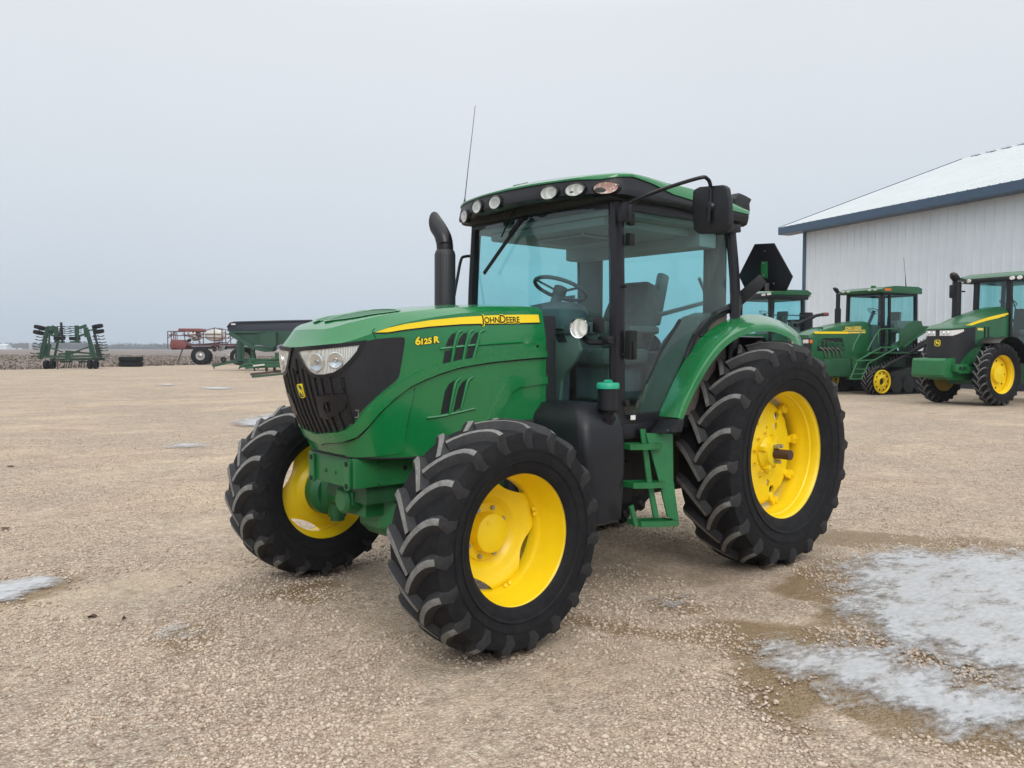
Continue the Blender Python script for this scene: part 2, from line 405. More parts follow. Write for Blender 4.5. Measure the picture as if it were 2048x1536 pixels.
def H0(s, z):
    a = abs(s); x = float(np.interp(a, _s, _ox)); y = float(np.interp(a, _s, _oy))
    if a > SMAX: x -= a-SMAX
    w = max(0, min(1, (x-1.9)/(3.1-1.9)))**1.6
    k = (1-.10*max(0, (z-1.68))/.2*max(0, min(1, (3.2-x)/1.0))*1.0)
    return Vector((x-hsh(z)*w, math.copysign(y*k, s) if s else 0, z))
def H(s, z, off=0):
    p = H0(s, z)
    if off:
        e = .01; du = H0(s+e, z)-H0(s-e, z); dv = H0(s, z+e)-H0(s, z-e); n = dv.cross(du).normalized()*-1
        if n.dot(Vector((p.x-2.0, p.y*2, 0))) < 0: n = -n
        p = p+n*off
    return p
def hit(px, py, s0=1.0, z0=1.5):
    """where the sight line through a pixel meets the hood side: returns (s, z)"""
    d = ray(px, py).normalized(); s, z = s0, z0
    def r(s, z):
        q = H0(s, z)-CAMP; return q-d*q.dot(d)
    for _ in range(60):
        f = r(s, z); e = 1e-4; a = (r(s+e, z)-f)/e; b = (r(s, z+e)-f)/e
        A = Matrix(((a.dot(a), a.dot(b)), (a.dot(b), b.dot(b)))); g = Vector((-a.dot(f), -b.dot(f)))
        A[0][0] += 1e-5; A[1][1] += 1e-5
        dx = A.inverted() @ g; dx = Vector((max(-.15, min(.15, dx[0])), max(-.15, min(.15, dx[1]))))
        s += dx[0]; z += dx[1]
    return (s, z)
def hits(pts, s0=1.0, z0=1.5):
    out = []
    for (x, y) in pts:
        q = hit(x, y, s0, z0); out.append(q); s0, z0 = q
    return out
def mir(lp): return [(-s, z) for s, z in lp][::-1]
# hood side shell (green), from bottom line to top edge
bm = B(); svals = list(np.unique(np.concatenate([-_s[::3], _s[::3]]))); rows = []
def zbot(s): return interp(abs(s), [0, .3, .55, .8, SMAX], [1.0, .995, .985, .985, 1.0])
for s in svals:
    zb, zt = zbot(s), ze(s); col = []
    for k in range(19): col.append(bm.verts.new(H(s, zb+(zt-zb)*k/18)))
    rows.append(col)
for a, b in zip(rows, rows[1:]):
    for k in range(18): bm.faces.new((a[k], b[k], b[k+1], a[k+1]))
# bottom return lip
ins = [bm.verts.new(r[0].co*1.0+Vector((-.03, -.03*(1 if r[0].co.y > 0 else -1), 0))) for r in rows]
for i in range(len(rows)-1): bm.faces.new((rows[i][0], ins[i], ins[i+1], rows[i+1][0]))
hood = obj('hood_side', bm, G, T, norm=False)
# hood top
bm = B(); rows = []
def topz(x, y, ye):
    t = min(1, abs(y)/max(ye, .01)); return zc(x)-.03*t*t
for s in svals:
    E_ = H0(s, ze(s)); a = abs(s); col = []
    cx = min(E_.x, 3.385-.02*0); lip = E_+Vector((.006 if a < .3 else 0, .004*(1 if s > 0 else -1) if s else 0, 0))
    inx = Vector((cx, 0, 0))-Vector((E_.x, E_.y, 0)); 
    ctr = Vector((cx if a > .5 else 3.385-.0*a, 0, 0))
    # inner anchor for the nose converges on a point behind the lip
    if a < .62: ctr = Vector((interp(a, [0, .62], [3.0, 2.92]), 0, 0))
    L_ = (ctr-Vector((E_.x, E_.y, 0))); ln = max(L_.length, .001); dr = L_/ln
    band = .075 if a < .45 else interp(a, [.45, .8, SMAX], [.075, .06, .05])
    zt_ = E_.z
    for j, dd in enumerate([0, .012, band*.5, band, band+.03, None, None, None, None, None, 'c']):
        if dd == 'c': q = ctr.copy()
        elif dd is None: q = Vector((E_.x, E_.y, 0))+dr*(band+.03+(ln-band-.03)*(j-4)/6)
        else: q = Vector((E_.x, E_.y, 0))+dr*dd
        yy = max(abs(E_.y), .25)
        full = topz(q.x, q.y, yy if a >= .62 else .4)
        if j == 0: z = zt_
        elif j == 1: z = zt_+.012*0+min(.014, (full-zt_)*.25)
        elif j == 2: z = zt_+.01+(full-zt_-.01)*.5
        elif j == 3: z = full
        else: z = full
        col.append(bm.verts.new((q.x, q.y, z)))
    rows.append(col)
for a, b in zip(rows, rows[1:]):
    for k in range(10):
        try: bm.faces.new((a[k], b[k], b[k+1], a[k+1]))
        except ValueError: pass
merge(bm, 1e-4); obj('hood_top', bm, G, T, smooth=17)
# top mesh inlets in the nose, as plan outlines on the top surface
def TOPS(x, y, off=0): return Vector((x, y, zc(x)-.03*min(1, abs(y)/.4)**2+off))
def toph(px, py):
    # intersect sight line with the hood top
    d = ray(px, py); z = 1.75
    for _ in range(25):
        q = CAMP+d*((z-CAMP.z)/d.z) if abs(d.z) > 1e-6 else CAMP
        z = .5*z+.5*TOPS(q.x, q.y).z
    return q
for sd in (1, -1):
    o1 = [(3.25, .035), (3.22, .16), (3.15, .235), (3.05, .27), (2.90, .28), (2.93, .07), (2.98, .035)]
    o1 = [(p[0], p[1]*sd) for p in smoothpath([(x, y, 0) for x, y in o1], 4, True)]
    b2 = panel([o1], TOPS, .0025, .008, .05, .05); obj('hood_mesh', b2, M['screen_green'], T)
    b2 = B(); tube(b2, [TOPS(x, y, .004) for x, y in o1]+[TOPS(*o1[0], .002)], .006, 6, sx=1.8, sy=.6); obj('mesh_rim', b2, G, T)
# ---------------- grille and side screen (black), headlights
side_out = hits([(590.5, 699)], .0, 1.6)+hits([(620, 699), (654, 696), (700, 690), (735, 682), (752, 678)], .1, 1.6)
side_out = [(0, side_out[0][1])]+side_out[1:]+hits([(780, 675.5), (804, 674.3), (809, 677), (808, 690), (804, 715), (799, 745), (796, 755), (790, 762), (776, 773), (752, 793), (728, 816), (711, 837), (697, 852), (680, 859), (655, 861)], .8, 1.6)+[(0, 1.118)]
loop = side_out+mir(side_out)[1:-1]
def dedupe(lp):
    o = []
    for p in lp:
        if not o or math.hypot(p[0]-o[-1][0], p[1]-o[-1][1]) > 1e-4: o.append(p)
    return o
loop = dedupe(loop)
gr = obj('grille', panel([loop], H, .006, .012, .03, .04), [M['screen']], T)
# smooth black surround (nose mask) round the lamps, standing prouder
def shape(pts, s0, z0): return hits(pts, s0, z0)
HLp = [(601, 702), (640, 698.5), (680, 694.5), (718.5, 690), (712, 703), (699, 719), (683, 735), (668, 744), (650, 748), (636, 748), (624, 742), (614, 729), (606, 713)]
HL = shape(HLp, .1, 1.6)
def grow(lp, d):
    n = len(lp); out = []; A = sum(lp[i][0]*lp[(i+1) % n][1]-lp[(i+1) % n][0]*lp[i][1] for i in range(n)); sg = 1 if A > 0 else -1
    for i in range(n):
        a, b, c = Vector(lp[i-1]), Vector(lp[i]), Vector(lp[(i+1) % n])
        e1 = (b-a).normalized(); e2 = (c-b).normalized(); nn = Vector((e1.y+e2.y, -e1.x-e2.x)); ln = nn.length
        if ln < 1e-3: nn = Vector((e1.y, -e1.x)); ln = 1
        nn = nn/ln; k = 1/max(.45, nn.dot(Vector((e1.y, -e1.x)))); q = b+nn*(d*k*sg); out.append((q.x, q.y))
    return out
def dens(lp, st=.03):
    out = []
    for i in range(len(lp)):
        a, b = Vector(lp[i]), Vector(lp[(i+1) % len(lp)]); k = max(1, int((b-a).length/st))
        for j in range(k): q = a+(b-a)*(j/k); out.append((q.x, q.y))
    return out
for sd in (1, -1):
    hl = HL if sd > 0 else mir(HL)
    big = grow(hl, .022)
    obj('lamp_surround', panel([dens(big), dens(hl)], H, .014, .014, .03, .03), BS, T, smooth=50)
    lamp = obj('headlight', panel([dens(hl)], H, -.0 + .008, .004, .03, .03), M['reflector'], T, smooth=50)
    lens = obj('lens', panel([dens(grow(hl, -.002))], H, .019, .006, .03, .03), M['lens'], lamp, smooth=50)
    # two round projector bowls inside
    for (px, py, r) in ((636, 724, .048), (672, 720, .042)):
        s_, z_ = hit(px, py, .2, 1.55); p = H(s_*sd, z_, .009); nrm = (H(s_*sd, z_, .03)-p).normalized()
        bm = B()
        pr = [(-.0, .0), (.001, r*.35), (.004, r*.62), (.006, r*.86), (.008, r), (.005, r*1.08), (-.006, r*1.1)]
        lathe(bm, [(u, rr) for u, rr in pr], 28, 0, 'z')
        lathe(bm, [(.002, .0), (.008, r*.2), (.006, r*.3), (.0, r*.34)], 16, 1, 'z')
        q = nrm.to_track_quat('Z', 'Y').to_matrix().to_4x4(); q.translation = p; bmesh.ops.transform(bm, matrix=q, verts=bm.verts[:])
        obj('bulb_bowl', bm, [M['chrome'], M['steel']], lamp)
# dark inner recess of each lamp between bowls is left to the reflector; grille slats
sl = B()
for k in range(-6, 7):
    y0 = k*.055
    def spt(z):
        # find s so that y = y0 shifted slightly (slats fan)
        yy = y0*(1-(1.5-z)*.10); return float(np.interp(abs(yy), _oy, _s))*(1 if yy >= 0 else -1)
    zt = 1.555 if abs(k) < 1 else (1.44 if abs(k) < 7 else 1.40); 
    if abs(k) in (1, 2): zt = 1.5
    if abs(k) >= 3: zt = 1.455-.0*(abs(k)-3)
    zb = interp(abs(k), [0, 3, 5, 6, 7], [1.125, 1.125, 1.13, 1.18, 1.25])
    pts = [H(spt(z), z, .010) for z in np.linspace(zb, zt, 14)]
    tube(sl, pts, [.009]*14, 6, sx=1.3, sy=.8)
obj('grille_slats', sl, BK, T)
# moulded hook shape low on the mask, both sides
for sd in (1, -1):
    o = hits([(637, 790), (668, 787), (694, 786), (696, 800), (690, 815), (676, 828), (658, 836), (646, 832), (640, 812)], .3, 1.35)
    i_ = hits([(652, 804), (662, 800), (668, 806), (668, 818), (660, 824), (653, 818)], .3, 1.3)
    o = [p for p in o]; 
    if sd < 0: o, i_ = mir(o), mir(i_)
    b2 = panel([dens(o), dens(i_)], H, .020, .016, .03, .03); obj('tow_recess', b2, BS, T, smooth=50)
# small steel latch loop at the mask edge
lp = [H(*hit(711, 820, .5, 1.25), .008), H(*hit(717, 819, .5, 1.25), .02), H(*hit(717, 832, .5, 1.25), .02), H(*hit(710, 834, .5, 1.25), .008)]
bm = B(); tube(bm, lp, .0035, 6); obj('hood_latch', bm, M['steel'], T)
# emblem
def sm(lp, n=5): return [(p.x, p.y) for p in smoothpath([(a, b, 0) for a, b in lp], n, True)]
ec = hit(605.5, 780, .05, 1.38)
def emb(mats_parent, S, cx, cy, w, h, parent):
    e = obj('emblem', panel([rrect(w, h, w*.3, 5, cx, cy)], S, .021, .018, .03, .03), M['decal'], parent)
    obj('emblem_field', panel([rrect(w*.82, h*.85, w*.22, 5, cx, cy)], S, .0225, .003, .03, .03), M['green_dark'], e)
    deer = [(-.38, -.02), (-.26, .1), (-.05, .13), (.08, .2), (.1, .34), (.2, .42), (.17, .3), (.3, .36), (.22, .24), (.34, .18), (.24, .1), (.16, .02), (.3, -.2), (.38, -.3), (.3, -.3), (.16, -.12), (.02, -.02), (-.12, -.1), (-.28, -.3), (-.36, -.3), (-.26, -.12), (-.36, -.08)]
    obj('deer_mark', panel([[(cx-a*w, cy+b*h) for a, b in deer]], S, .0238, .002, .03, .03), M['decal'], e)
    return e
emb(None, H, 0.012, ec[1], .062, .078, T)
# ---------------- green lower bumper band round the nose, with stepped lip
band = [(0, 1.118)]+hits([(655, 864), (680, 862), (699, 855), (713, 841), (730, 820), (754, 797), (778, 777), (800, 764)], .5, 1.2)+hits([(840, 742), (880, 728), (920, 719), (980, 711), (1040, 706)], 1.3, 1.5)+[hit(1090, 702, 1.9, 1.55)]
band2 = [(0, 1.055)]+hits([(655, 884), (690, 881), (715, 872), (735, 852), (758, 824), (785, 798), (820, 772), (850, 758), (880, 746), (920, 734), (980, 724), (1040, 718)], .4, 1.15)+[hit(1091, 714, 1.9, 1.5)]
lo = band+band2[::-1]
full = dedupe(lo+[p for p in mir(lo)][1:]); full = [p for i, p in enumerate(full) if not (i and abs(p[0]) < 1e-9 and i == len(full)-1)]
# build as separate left / right strips meeting on the centreline
for sd in (1, -1):
    l2 = dedupe(lo) if sd > 0 else mir(dedupe(lo))
    obj('hood_rib', panel([dens(l2)], H, .020, .024, .05, .05), G, T, smooth=50)
    be_ = B(); tube(be_, [H(p.x*sd, p.y-.004, .006) for p in smoothpath([(a, b, 0) for a, b in band2], 5)], .006, 6); obj('panel_seam', be_, M['void'], T)
# lower side panel groove lines: dark seams as thin inset strips
def strip(ptspx, w=.006, off=.0045, mat=None, name='panel_seam', s0=1.0, z0=1.3, both=True, r=None):
    q = hits(ptspx, s0, z0)
    for sd in ((1, -1) if both else (1,)):
        bm = B(); pts = smoothpath([(a*sd, b, 0) for a, b in q], 6); tube(bm, [H(p.x, p.y, off) for p in pts], r or w/2, 5, sy=.8); obj(name, bm, mat or M['void'], T)
strip([(830, 777), (822, 815), (813, 860), (803, 904)], .007, .0)
strip([(752, 676), (745, 663), (750, 656)], .005, .0, s0=.7, z0=1.65)
# stepped pressings on the rear lower part of the side
st1 = hits([(975, 838), (1003, 778), (1012, 764), (1030, 757), (1060, 753), (1092, 751), (1094, 767), (1062, 771), (1036, 775), (1022, 784), (1015, 797), (994, 838)], 1.6, 1.3)
for sd in (1, -1):
    obj('side_pressing', panel([dens(st1 if sd > 0 else mir(st1))], H, .012, .015, .05, .05), G, T, smooth=50)
st2 = hits([(691, 914), (701, 893), (722, 872), (746, 845), (775, 812), (800, 795), (828, 781), (822, 812), (812, 860), (803, 906), (740, 913)], .6, 1.1)
for sd in (1, -1):
    obj('corner_panel', panel([dens(st2 if sd > 0 else mir(st2))], H, .006, .01, .05, .05), G, T, smooth=50)
# ---------------- louvres
upper = [[(891, 693), (897, 678), (904, 668), (913, 665), (908, 675), (905, 692)], [(915, 690), (920, 676), (927, 667), (936, 664), (932, 674), (929, 689)], [(940, 688), (944, 676), (950, 666), (959, 663), (955, 673), (952, 686)],
         [(884, 736), (890, 702), (903, 700), (898, 734)], [(904, 732), (913, 697), (927, 695), (920, 729)], [(929, 728), (937, 693), (951, 691), (944, 716), (938, 725)]]
lower = [[(882, 828), (890, 783), (898, 768), (910, 760), (905, 776), (896, 825)], [(907, 824), (917, 777), (925, 764), (936, 757), (932, 775), (920, 815)]]
for q in upper+lower:
    a = hits(q, 1.3, 1.5)
    for sd in (1, -1):
        l2 = a if sd > 0 else mir(a)
        v = obj('vent', panel([dens(l2)], H, .003, .004, .05, .05), M['screen'] if q in upper else M['void'], T)  # dark plates on the skin; slot shade is in their colour
        # raised fin along the rear edge
fins = [[(924, 661), (914, 668), (908, 690), (901, 736)], [(947, 660), (937, 667), (931, 690), (923, 733)], [(969, 660), (958, 667), (953, 690), (944, 722), (936, 731)], [(920, 756), (911, 765), (905, 790), (898, 828)], [(945, 754), (935, 762), (929, 785), (921, 818)]]
for q in fins:
    a = hits(q, 1.3, 1.5)
    for sd in (1, -1):
        bm = B(); pts = smoothpath([(p[0]*sd, p[1], 0) for p in a], 6); n = len(pts)
        tube(bm, [H(p.x, p.y, .006) for p in pts], [.010-.004*abs(2*i/(n-1)-1) for i in range(n)], 6, sx=1.0, sy=1.3); obj('louvre_fin', bm, G, T)
strip([(880, 698), (905, 695), (955, 690), (1000, 687), (1045, 684)], name='louvre_fin', mat=G, s0=1.2, z0=1.6, r=.009, off=.002)
strip([(876, 738), (900, 738), (935, 732), (960, 727), (1000, 722)], name='louvre_fin', mat=G, s0=1.2, z0=1.5, r=.008, off=.002)
strip([(853, 836), (885, 832), (920, 824), (950, 817)], name='louvre_fin', mat=G, s0=1.2, z0=1.2, r=.009, off=.002)
bm = B(); cyl(bm, H(*hit(1075, 692, 1.8, 1.6), .0), H(*hit(1075, 692, 1.8, 1.6), .006), .009, 12); obj('bolt', bm, M['void'], T)
# ---------------- stripe and lettering
stp = hits([(750, 665), (775, 656), (810, 648), (860, 640.5), (920, 634.5), (980, 631), (1040, 629.5), (1076, 629.5), (1078.5, 645), (1040, 646), (980, 647), (920, 648.5), (860, 653), (810, 659), (775, 664.5)], .9, 1.7)
for sd in (1, -1):
    l2 = stp if sd > 0 else mir(stp)
    so = obj('hood_stripe', panel([dens(l2)], H, .0045, .004, .05, .05), M['decal'], T)
    if sd > 0:
        stripe = so
    nn = dens([(p[0], p[1]-.004) for p in (grow(l2, .004))])
    obj('stripe_edge', panel([nn], H, .003, .003, .05, .05), M['void'], so)
def lettering(name, parts, p0, p1, hgt, mat, off, parent, side=1, s0=1.7, z0=1.75, bold=.0):
    """parts: list of (text, size factor); laid from pixel p0 to p1 along the hood side"""
    A, Bq = hit(*p0, s0, z0), hit(*p1, s0, z0)
    bm = B(); x = 0
    for body, f in parts:
        if not body: x += f*.6; continue
        t = textmesh(body, f, bold); xs = [v.co.x for v in t.verts]; x0, x1 = min(xs), max(xs)
        for v in t.verts: v.co.x += x-x0
        x += (x1-x0)+.07; addbm(bm, t)
    wdt = x-.07; k = (Bq[0]-A[0])/wdt
    ya = hgt
    for v in bm.verts:
        u = v.co.x*k+A[0]; z = A[1]+(Bq[1]-A[1])*v.co.x/wdt+v.co.y*ya
        v.co = H(u, z, off)
    return obj(name, bm, mat, parent, smooth=0, norm=False)
JD = [('J', 1.22), ('OHN', .92), ('D', 1.22), ('EERE', .92)]
lettering('letter_outline', JD, (962, 646.5), (1039, 645.5), .058, M['decal'], .0052, stripe, bold=.085)
lettering('lettering', JD, (962, 646.5), (1039, 645.5), .058, M['void'], .0062, stripe, bold=.018)
lettering('letter_outline', [('6', 1.35), ('125', .95), ('', .3), ('R', 1.1)], (829.5, 690), (878, 684.5), .047, M['black'], .0045, stripe, s0=1.0, z0=1.65, bold=.1)
lettering('model_number', [('6', 1.35), ('125', .95), ('', .3), ('R', 1.1)], (829.5, 690), (878, 684.5), .047, M['decal'], .0055, stripe, s0=1.0, z0=1.65, bold=.045)
# rear edge of the hood: dark gap and inner bulkhead
bm = B(); box2(bm, (1.70, -.36, .75), (1.88, .36, 1.84), bev=.02); obj('bulkhead', bm, M['black_matte'], T)
bm = B(); box2(bm, (2.0, -.33, 1.0), (3.05, .33, 1.75)); box2(bm, (2.0, -.2, .7), (3.0, .2, .99)); obj('engine_block', bm, M['black_matte'], T)
# ---------------- front frame
bm = B()
box2(bm, (2.0, .24, .81), (3.20, .28, .985)); box2(bm, (3.16, -.28, .81), (3.203, .237, .983)); box2(bm, (2.0, -.28, .81), (3.155, -.24, .985))
fr = obj('front_frame', bm, GF, T, bevel=.008)
cb = B(); cyl(cb, (3.03, .276, .85), (3.03, .2825, .85), .010, 12)
for x in (2.62, 2.86): cyl(cb, (x, .276, .905), (x, .2825, .905), .014, 12)
obj('frame_hole_shade', cb, M['void'], fr) if False else cb.free()
for x_, r_ in ((2.62, .015), (2.86, .015), (2.70, .022), (2.77, .022)):
    cb = B(); cyl(cb, (x_, .276, .905), (x_, .2825, .905), r_, 14); obj('frame_hole_shade', cb, M['void'], fr)  # nothing cut out: dark discs carry the shade of each hole
bm = B()
for y in (.215, -.215):
    bm = B(); prism(bm, [(3.205, y+a, .885+b) for a, b in rrect(.062, .175, .02)], (.014, 0, 0))
    for z in (.82, .95): cyl(bm, (3.215, y, z), (3.223, y, z), .016, 16, 1)
    obj('bolted_plate', bm, [GF, M['void']], T)
for z in (.835, .94):
    bm = B(); cyl(bm, (3.03, .275, z), (3.03, .295, z), .018, 6); obj('bolt', bm, GF, T)
    bm = B(); cyl(bm, (3.20, .06-.12*(z < .9), .885), (3.213, .06-.12*(z < .9), .885), .012, 6); obj('bolt', bm, GF, T)
bm = B(); box2(bm, (2.0, -.235, .7), (3.1, .235, .95)); obj('sump_guard', bm, M['green_dark'], T, bevel=.01)
bm = B(); tube(bm, [H(s, zbot(s)-.004, .001) for s in svals], .007, 6); obj('rubber_seal', bm, M['void'], T)
# ---------------- front axle
ax = B(); FX = 2.765; FZ = .6176
def secbar(bm, pts, mi=0):
    """loft of rectangular sections (x, y, z, half-x, half-z) across the tractor"""
    rings = [[bm.verts.new((x+a*hx, y, z+b*hz)) for a, b in ((-1, -.6), (-.6, -1), (.6, -1), (1, -.6), (1, .6), (.6, 1), (-.6, 1), (-1, .6))] for x, y, z, hx, hz in pts]
    for a, b in zip(rings, rings[1:]):
        for k in range(8): bm.faces.new((a[k], a[(k+1) % 8], b[(k+1) % 8], b[k]))
    bm.faces.new(rings[0]); bm.faces.new(rings[-1])
secbar(ax, [(FX, -.74, FZ, .07, .08), (FX, -.5, FZ, .07, .075), (FX, -.22, FZ, .10, .10), (FX, -.12, FZ, .17, .16), (FX, .12, FZ, .17, .16), (FX, .22, FZ, .10, .10), (FX, .5, FZ, .07, .075), (FX, .74, FZ, .07, .08)])
bx = B(); obj('front_axle', ax, GF, T, bevel=.006)
bm = B(); lathe(bm, [(.0, 0), (.0, .085), (.05, .085), (.06, .11), (.09, .11), (.1, .09), (.2, .08), (.22, .06), (.22, 0)], 24, 0, 'x')
for v in bm.verts: v.co += Vector((2.92, .0, .70))
secbar(bm, [(2.98, -.10, .72, .13, .06), (2.98, .10, .72, .13, .06)]); box2(bm, (2.9, -.14, .6), (3.05, .14, .84), bev=.02)
obj('axle_pivot', bm, GF, T)
ST = .0439
for sd in (1, -1):
    bm = B()
    lathe(bm, [(-.26, 0), (-.26, .13), (-.22, .17), (-.16, .175), (-.15, .15), (-.145, .13), (-.14, 0)], 32)
    secbar(bm, [(0, -.34, 0, .07, .08), (0, -.24, 0, .11, .15)])
    cyl(bm, (0, -.30, -.17), (0, -.30, .17), .065, 16); cyl(bm, (0, -.30, .17), (0, -.30, .20), .05, 12); cyl(bm, (0, -.30, -.20), (0, -.30, -.17), .05, 12)
    bar(bm, (-.02, -.3, -.02), (-.24, -.38, -.02), .05, .05); bolts(bm, .15, 12, -.14, .011, .02)
    for v in bm.verts: v.co.y *= sd
    obj('steering_knuckle', bm, GF, T, loc=(FX, sd*1.0433, FZ), rot=(0, 0, ST), bevel=0)
    bm = B(); cyl(bm, (FX-.22, sd*.15, FZ+.02), (FX-.22, sd*.42, FZ+.0), .035, 16); cyl(bm, (FX-.22, sd*.42, FZ), (FX-.22, sd*.66, FZ-.01), .016, 10, 1); obj('steering_cylinder', bm, [M['black_matte'], M['chrome']], T)
# hydraulic hoses and fittings seen between frame and wheel
bm = B()
tube(bm, smoothpath([(2.86, .30, .80), (2.80, .36, .77), (2.72, .40, .78), (2.6, .36, .77), (2.5, .3, .72)], 6), .012, 8)
tube(bm, smoothpath([(2.9, .28, .77), (2.82, .34, .73), (2.7, .5, .72), (2.66, .66, .66)], 6), .011, 8); obj('hose', bm, M['black'], T)
bm = B(); cyl(bm, (2.88, .34, .775), (2.80, .37, .77), .016, 8); cyl(bm, (2.78, .37, .768), (2.70, .39, .77), .014, 8); obj('hose_fitting', bm, M['steel'], T)
# ---------------- wheels
def front_rout(th):
    return .3085
    v = .3085
    for c in (25, 115, 205, 295):
        d = (math.degrees(th)-c+180) % 360-180
        if abs(d) < 26: v = min(v, .3085-.060*(1-(abs(d)/26)**2.2))
    return v
def bowl_wheel(name, loc, sd, st=0):
    bm = disc_bm(.098, [(.098, -.12), (.163, -.12), (.172, -.116), (.190, -.088), (.205, -.08), (.232, -.078), (.245, -.070), (.275, -.050), (.30, -.046), (.312, -.052)], front_rout, 160, .012, True)
    w = obj(name, bm, [YE, M['steel']], T, loc=(0, 0, 0)); cb = B()
    for c in (25, 115, 205, 295):
        t = math.radians(c); p = Vector((.668*math.cos(t), -.2, .668*math.sin(t))); cyl(cb, p, p+Vector((0, .3, 0)), .414, 180)
    boolcut(w, cb); w.location = loc; w.rotation_euler = (0, 0, st)
    bm = B()  # hub drum with flat cap
    lathe(bm, [(-.14, .158), (-.112, .158), (-.108, .150), (-.108, .112), (-.05, .106), (-.045, .098), (-.045, 0)], 48)
    bolts(bm, .137, 8, -.108, .0125, .016, .35, 1)
    cyl(bm, (.03, -.045, .06), (.03, -.041, .06), .013, 12)
    obj('hub', bm, [YE, M['steel']], w)
    r = rim_bm(.3774, .36, [(.18, .3774), (.184, .372), (.178, .362), (.165, .357), (.155, .345), (.08, .335), (.07, .331), (-.0, .328), (-.015, .318), (-.03, .309), (-.085, .309), (-.10, .33), (-.15, .345), (-.17, .36), (-.18, .372), (-.184, .3774)])
    for a in (70, 76, 160, 166, 250, 256, 340, 346):  # rivet lugs on the step of the barrel
        t = math.radians(a); p = Vector((.306*math.cos(t), -.03, .306*math.sin(t))); cyl(r, p, p+Vector((-math.cos(t), 0, -math.sin(t)))*.006+Vector((0, .012, 0)), .012, 12)
    obj('rim', r, YE, w)
    t = obj('tyre', tyre_bm(.6267, .42, .352, 19, .038, rw=.35), TY, w)
    if sd < 0: w.scale = (1, -1, 1); w.rotation_euler = (0, 0, st)
    return w
wl = bowl_wheel('wheel', (FX, 1.0433, FZ), 1, ST)
wl.rotation_euler = (0, 0, ST)
wr = inst(wl, None, T, (FX, -1.0433, FZ), (0, 0, ST), (1, -1, 1))
# rear wheels
def rear_wheel():
    bm = disc_bm(.03, [(0, .0), (.25, .0), (.36, -.018), (.5, -.028), (.9, -.04), (.96, -.045), (1, -.062)], lambda th: .40 - (.0 if int((math.degrees(th)+20+8) % 40 > 16) else -.012), 144, .02)
    w = obj('wheel', bm, [M['yellow'], M['void'], M['rust']], T)
    cb = B()
    for k in range(6):
        a = math.radians(60*k+12); p = Vector((.255*math.cos(a), 0, .255*math.sin(a))); rdir = Vector((math.cos(a), 0, math.sin(a))); tdir = Vector((-math.sin(a), 0, math.cos(a)))
        prism(cb, [p+rdir*.040+Vector((0, -.15, 0)), p+tdir*.028+Vector((0, -.15, 0)), p-rdir*.040+Vector((0, -.15, 0)), p-tdir*.028+Vector((0, -.15, 0))], (0, .3, 0))
        a = math.radians(60*k+42); p = Vector((.19*math.cos(a), -.15, .19*math.sin(a))); cyl(cb, p, p+Vector((0, .3, 0)), .011, 10)
    for k in range(3):
        a = math.radians(120*k+125); p = Vector((.33*math.cos(a), -.15, .33*math.sin(a))); cyl(cb, p, p+Vector((0, .3, 0)), .034, 18)
    boolcut(w, cb); w.location = (0, .885, .8347)
    bm = B(); lathe(bm, [(-.05, .13), (.02, .125), (.03, .115), (.05, .095), (.075, .09), (.08, .07), (.08, 0)], 12)
    for k in range(4):
        a = math.radians(90*k+20); p = Vector((.1*math.cos(a), .03, .1*math.sin(a))); box(bm, p, (.06, .07, .035), Matrix.Rotation(-a, 3, 'Y'), 0, .006)
    bolts(bm, .155, 10, 0.0, .010, .02, .2)
    cyl(bm, (0, .08, 0), (0, .21, 0), .037, 24, 1); cyl(bm, (0, .205, 0), (0, .212, 0), .02, 12, 1)
    for dx, dz in ((.02, .055), (-.025, .058), (.0, -.06)): cyl(bm, (dx, .07, dz), (dx, .125, dz), .014, 8, 2)
    obj('hub', bm, [YE, M['rust'], M['steel']], w)
    for k in range(9):
        a = math.radians(180-51+40*k); bm = B(); c, s = math.cos(a), math.sin(a); R3 = Matrix.Rotation(-a, 3, 'Y')
        box(bm, (.418*c, -.02, .418*s), (.05, .035, .07), R3, 0, .006); box(bm, (.39*c, -.05, .39*s), (.07, .04, .05), R3, 0, .006)
        p = Vector((.42*c, -.002, .42*s)); cyl(bm, p, p+Vector((0, .008, 0)), .016, 14); cyl(bm, p, p+Vector((0, .016, 0)), .008, 6)
        obj('rim_clamp', bm, YE, w)
    r = rim_bm(.505, .38, [(.19, .505), (.194, .498), (.188, .486), (.172, .48), (.160, .466), (.155, .462), (.105, .458), (.095, .448), (.045, .446), (.035, .44), (-.02, .438), (-.06, .446), (-.11, .452), (-.15, .464), (-.175, .48), (-.19, .498), (-.194, .505)])
    obj('rim', r, YE, w)
    obj('tyre', tyre_bm(.8505, .47, .478, 20, .046, rw=.37, seg=120), TY, w)
    return w
rw_ = rear_wheel()
inst(rw_, None, T, (0, -.885, .8347), (0, 0, 0), (1, -1, 1))
bm = B(); secbar(bm, [(0, -.9, .8347, .09, .09), (0, -.45, .8347, .12, .12), (0, -.3, .8347, .22, .24), (0, .3, .8347, .22, .24), (0, .45, .8347, .12, .12), (0, .9, .8347, .09, .09)]); obj('rear_axle', bm, GF, T, bevel=.01)
bm = B(); box2(bm, (-.4, -.28, .5), (2.05, .28, 1.08), bev=.04); box2(bm, (.9, -.42, .48), (1.75, .36, .8), bev=.05); obj('transmission', bm, M['black_matte'], T)
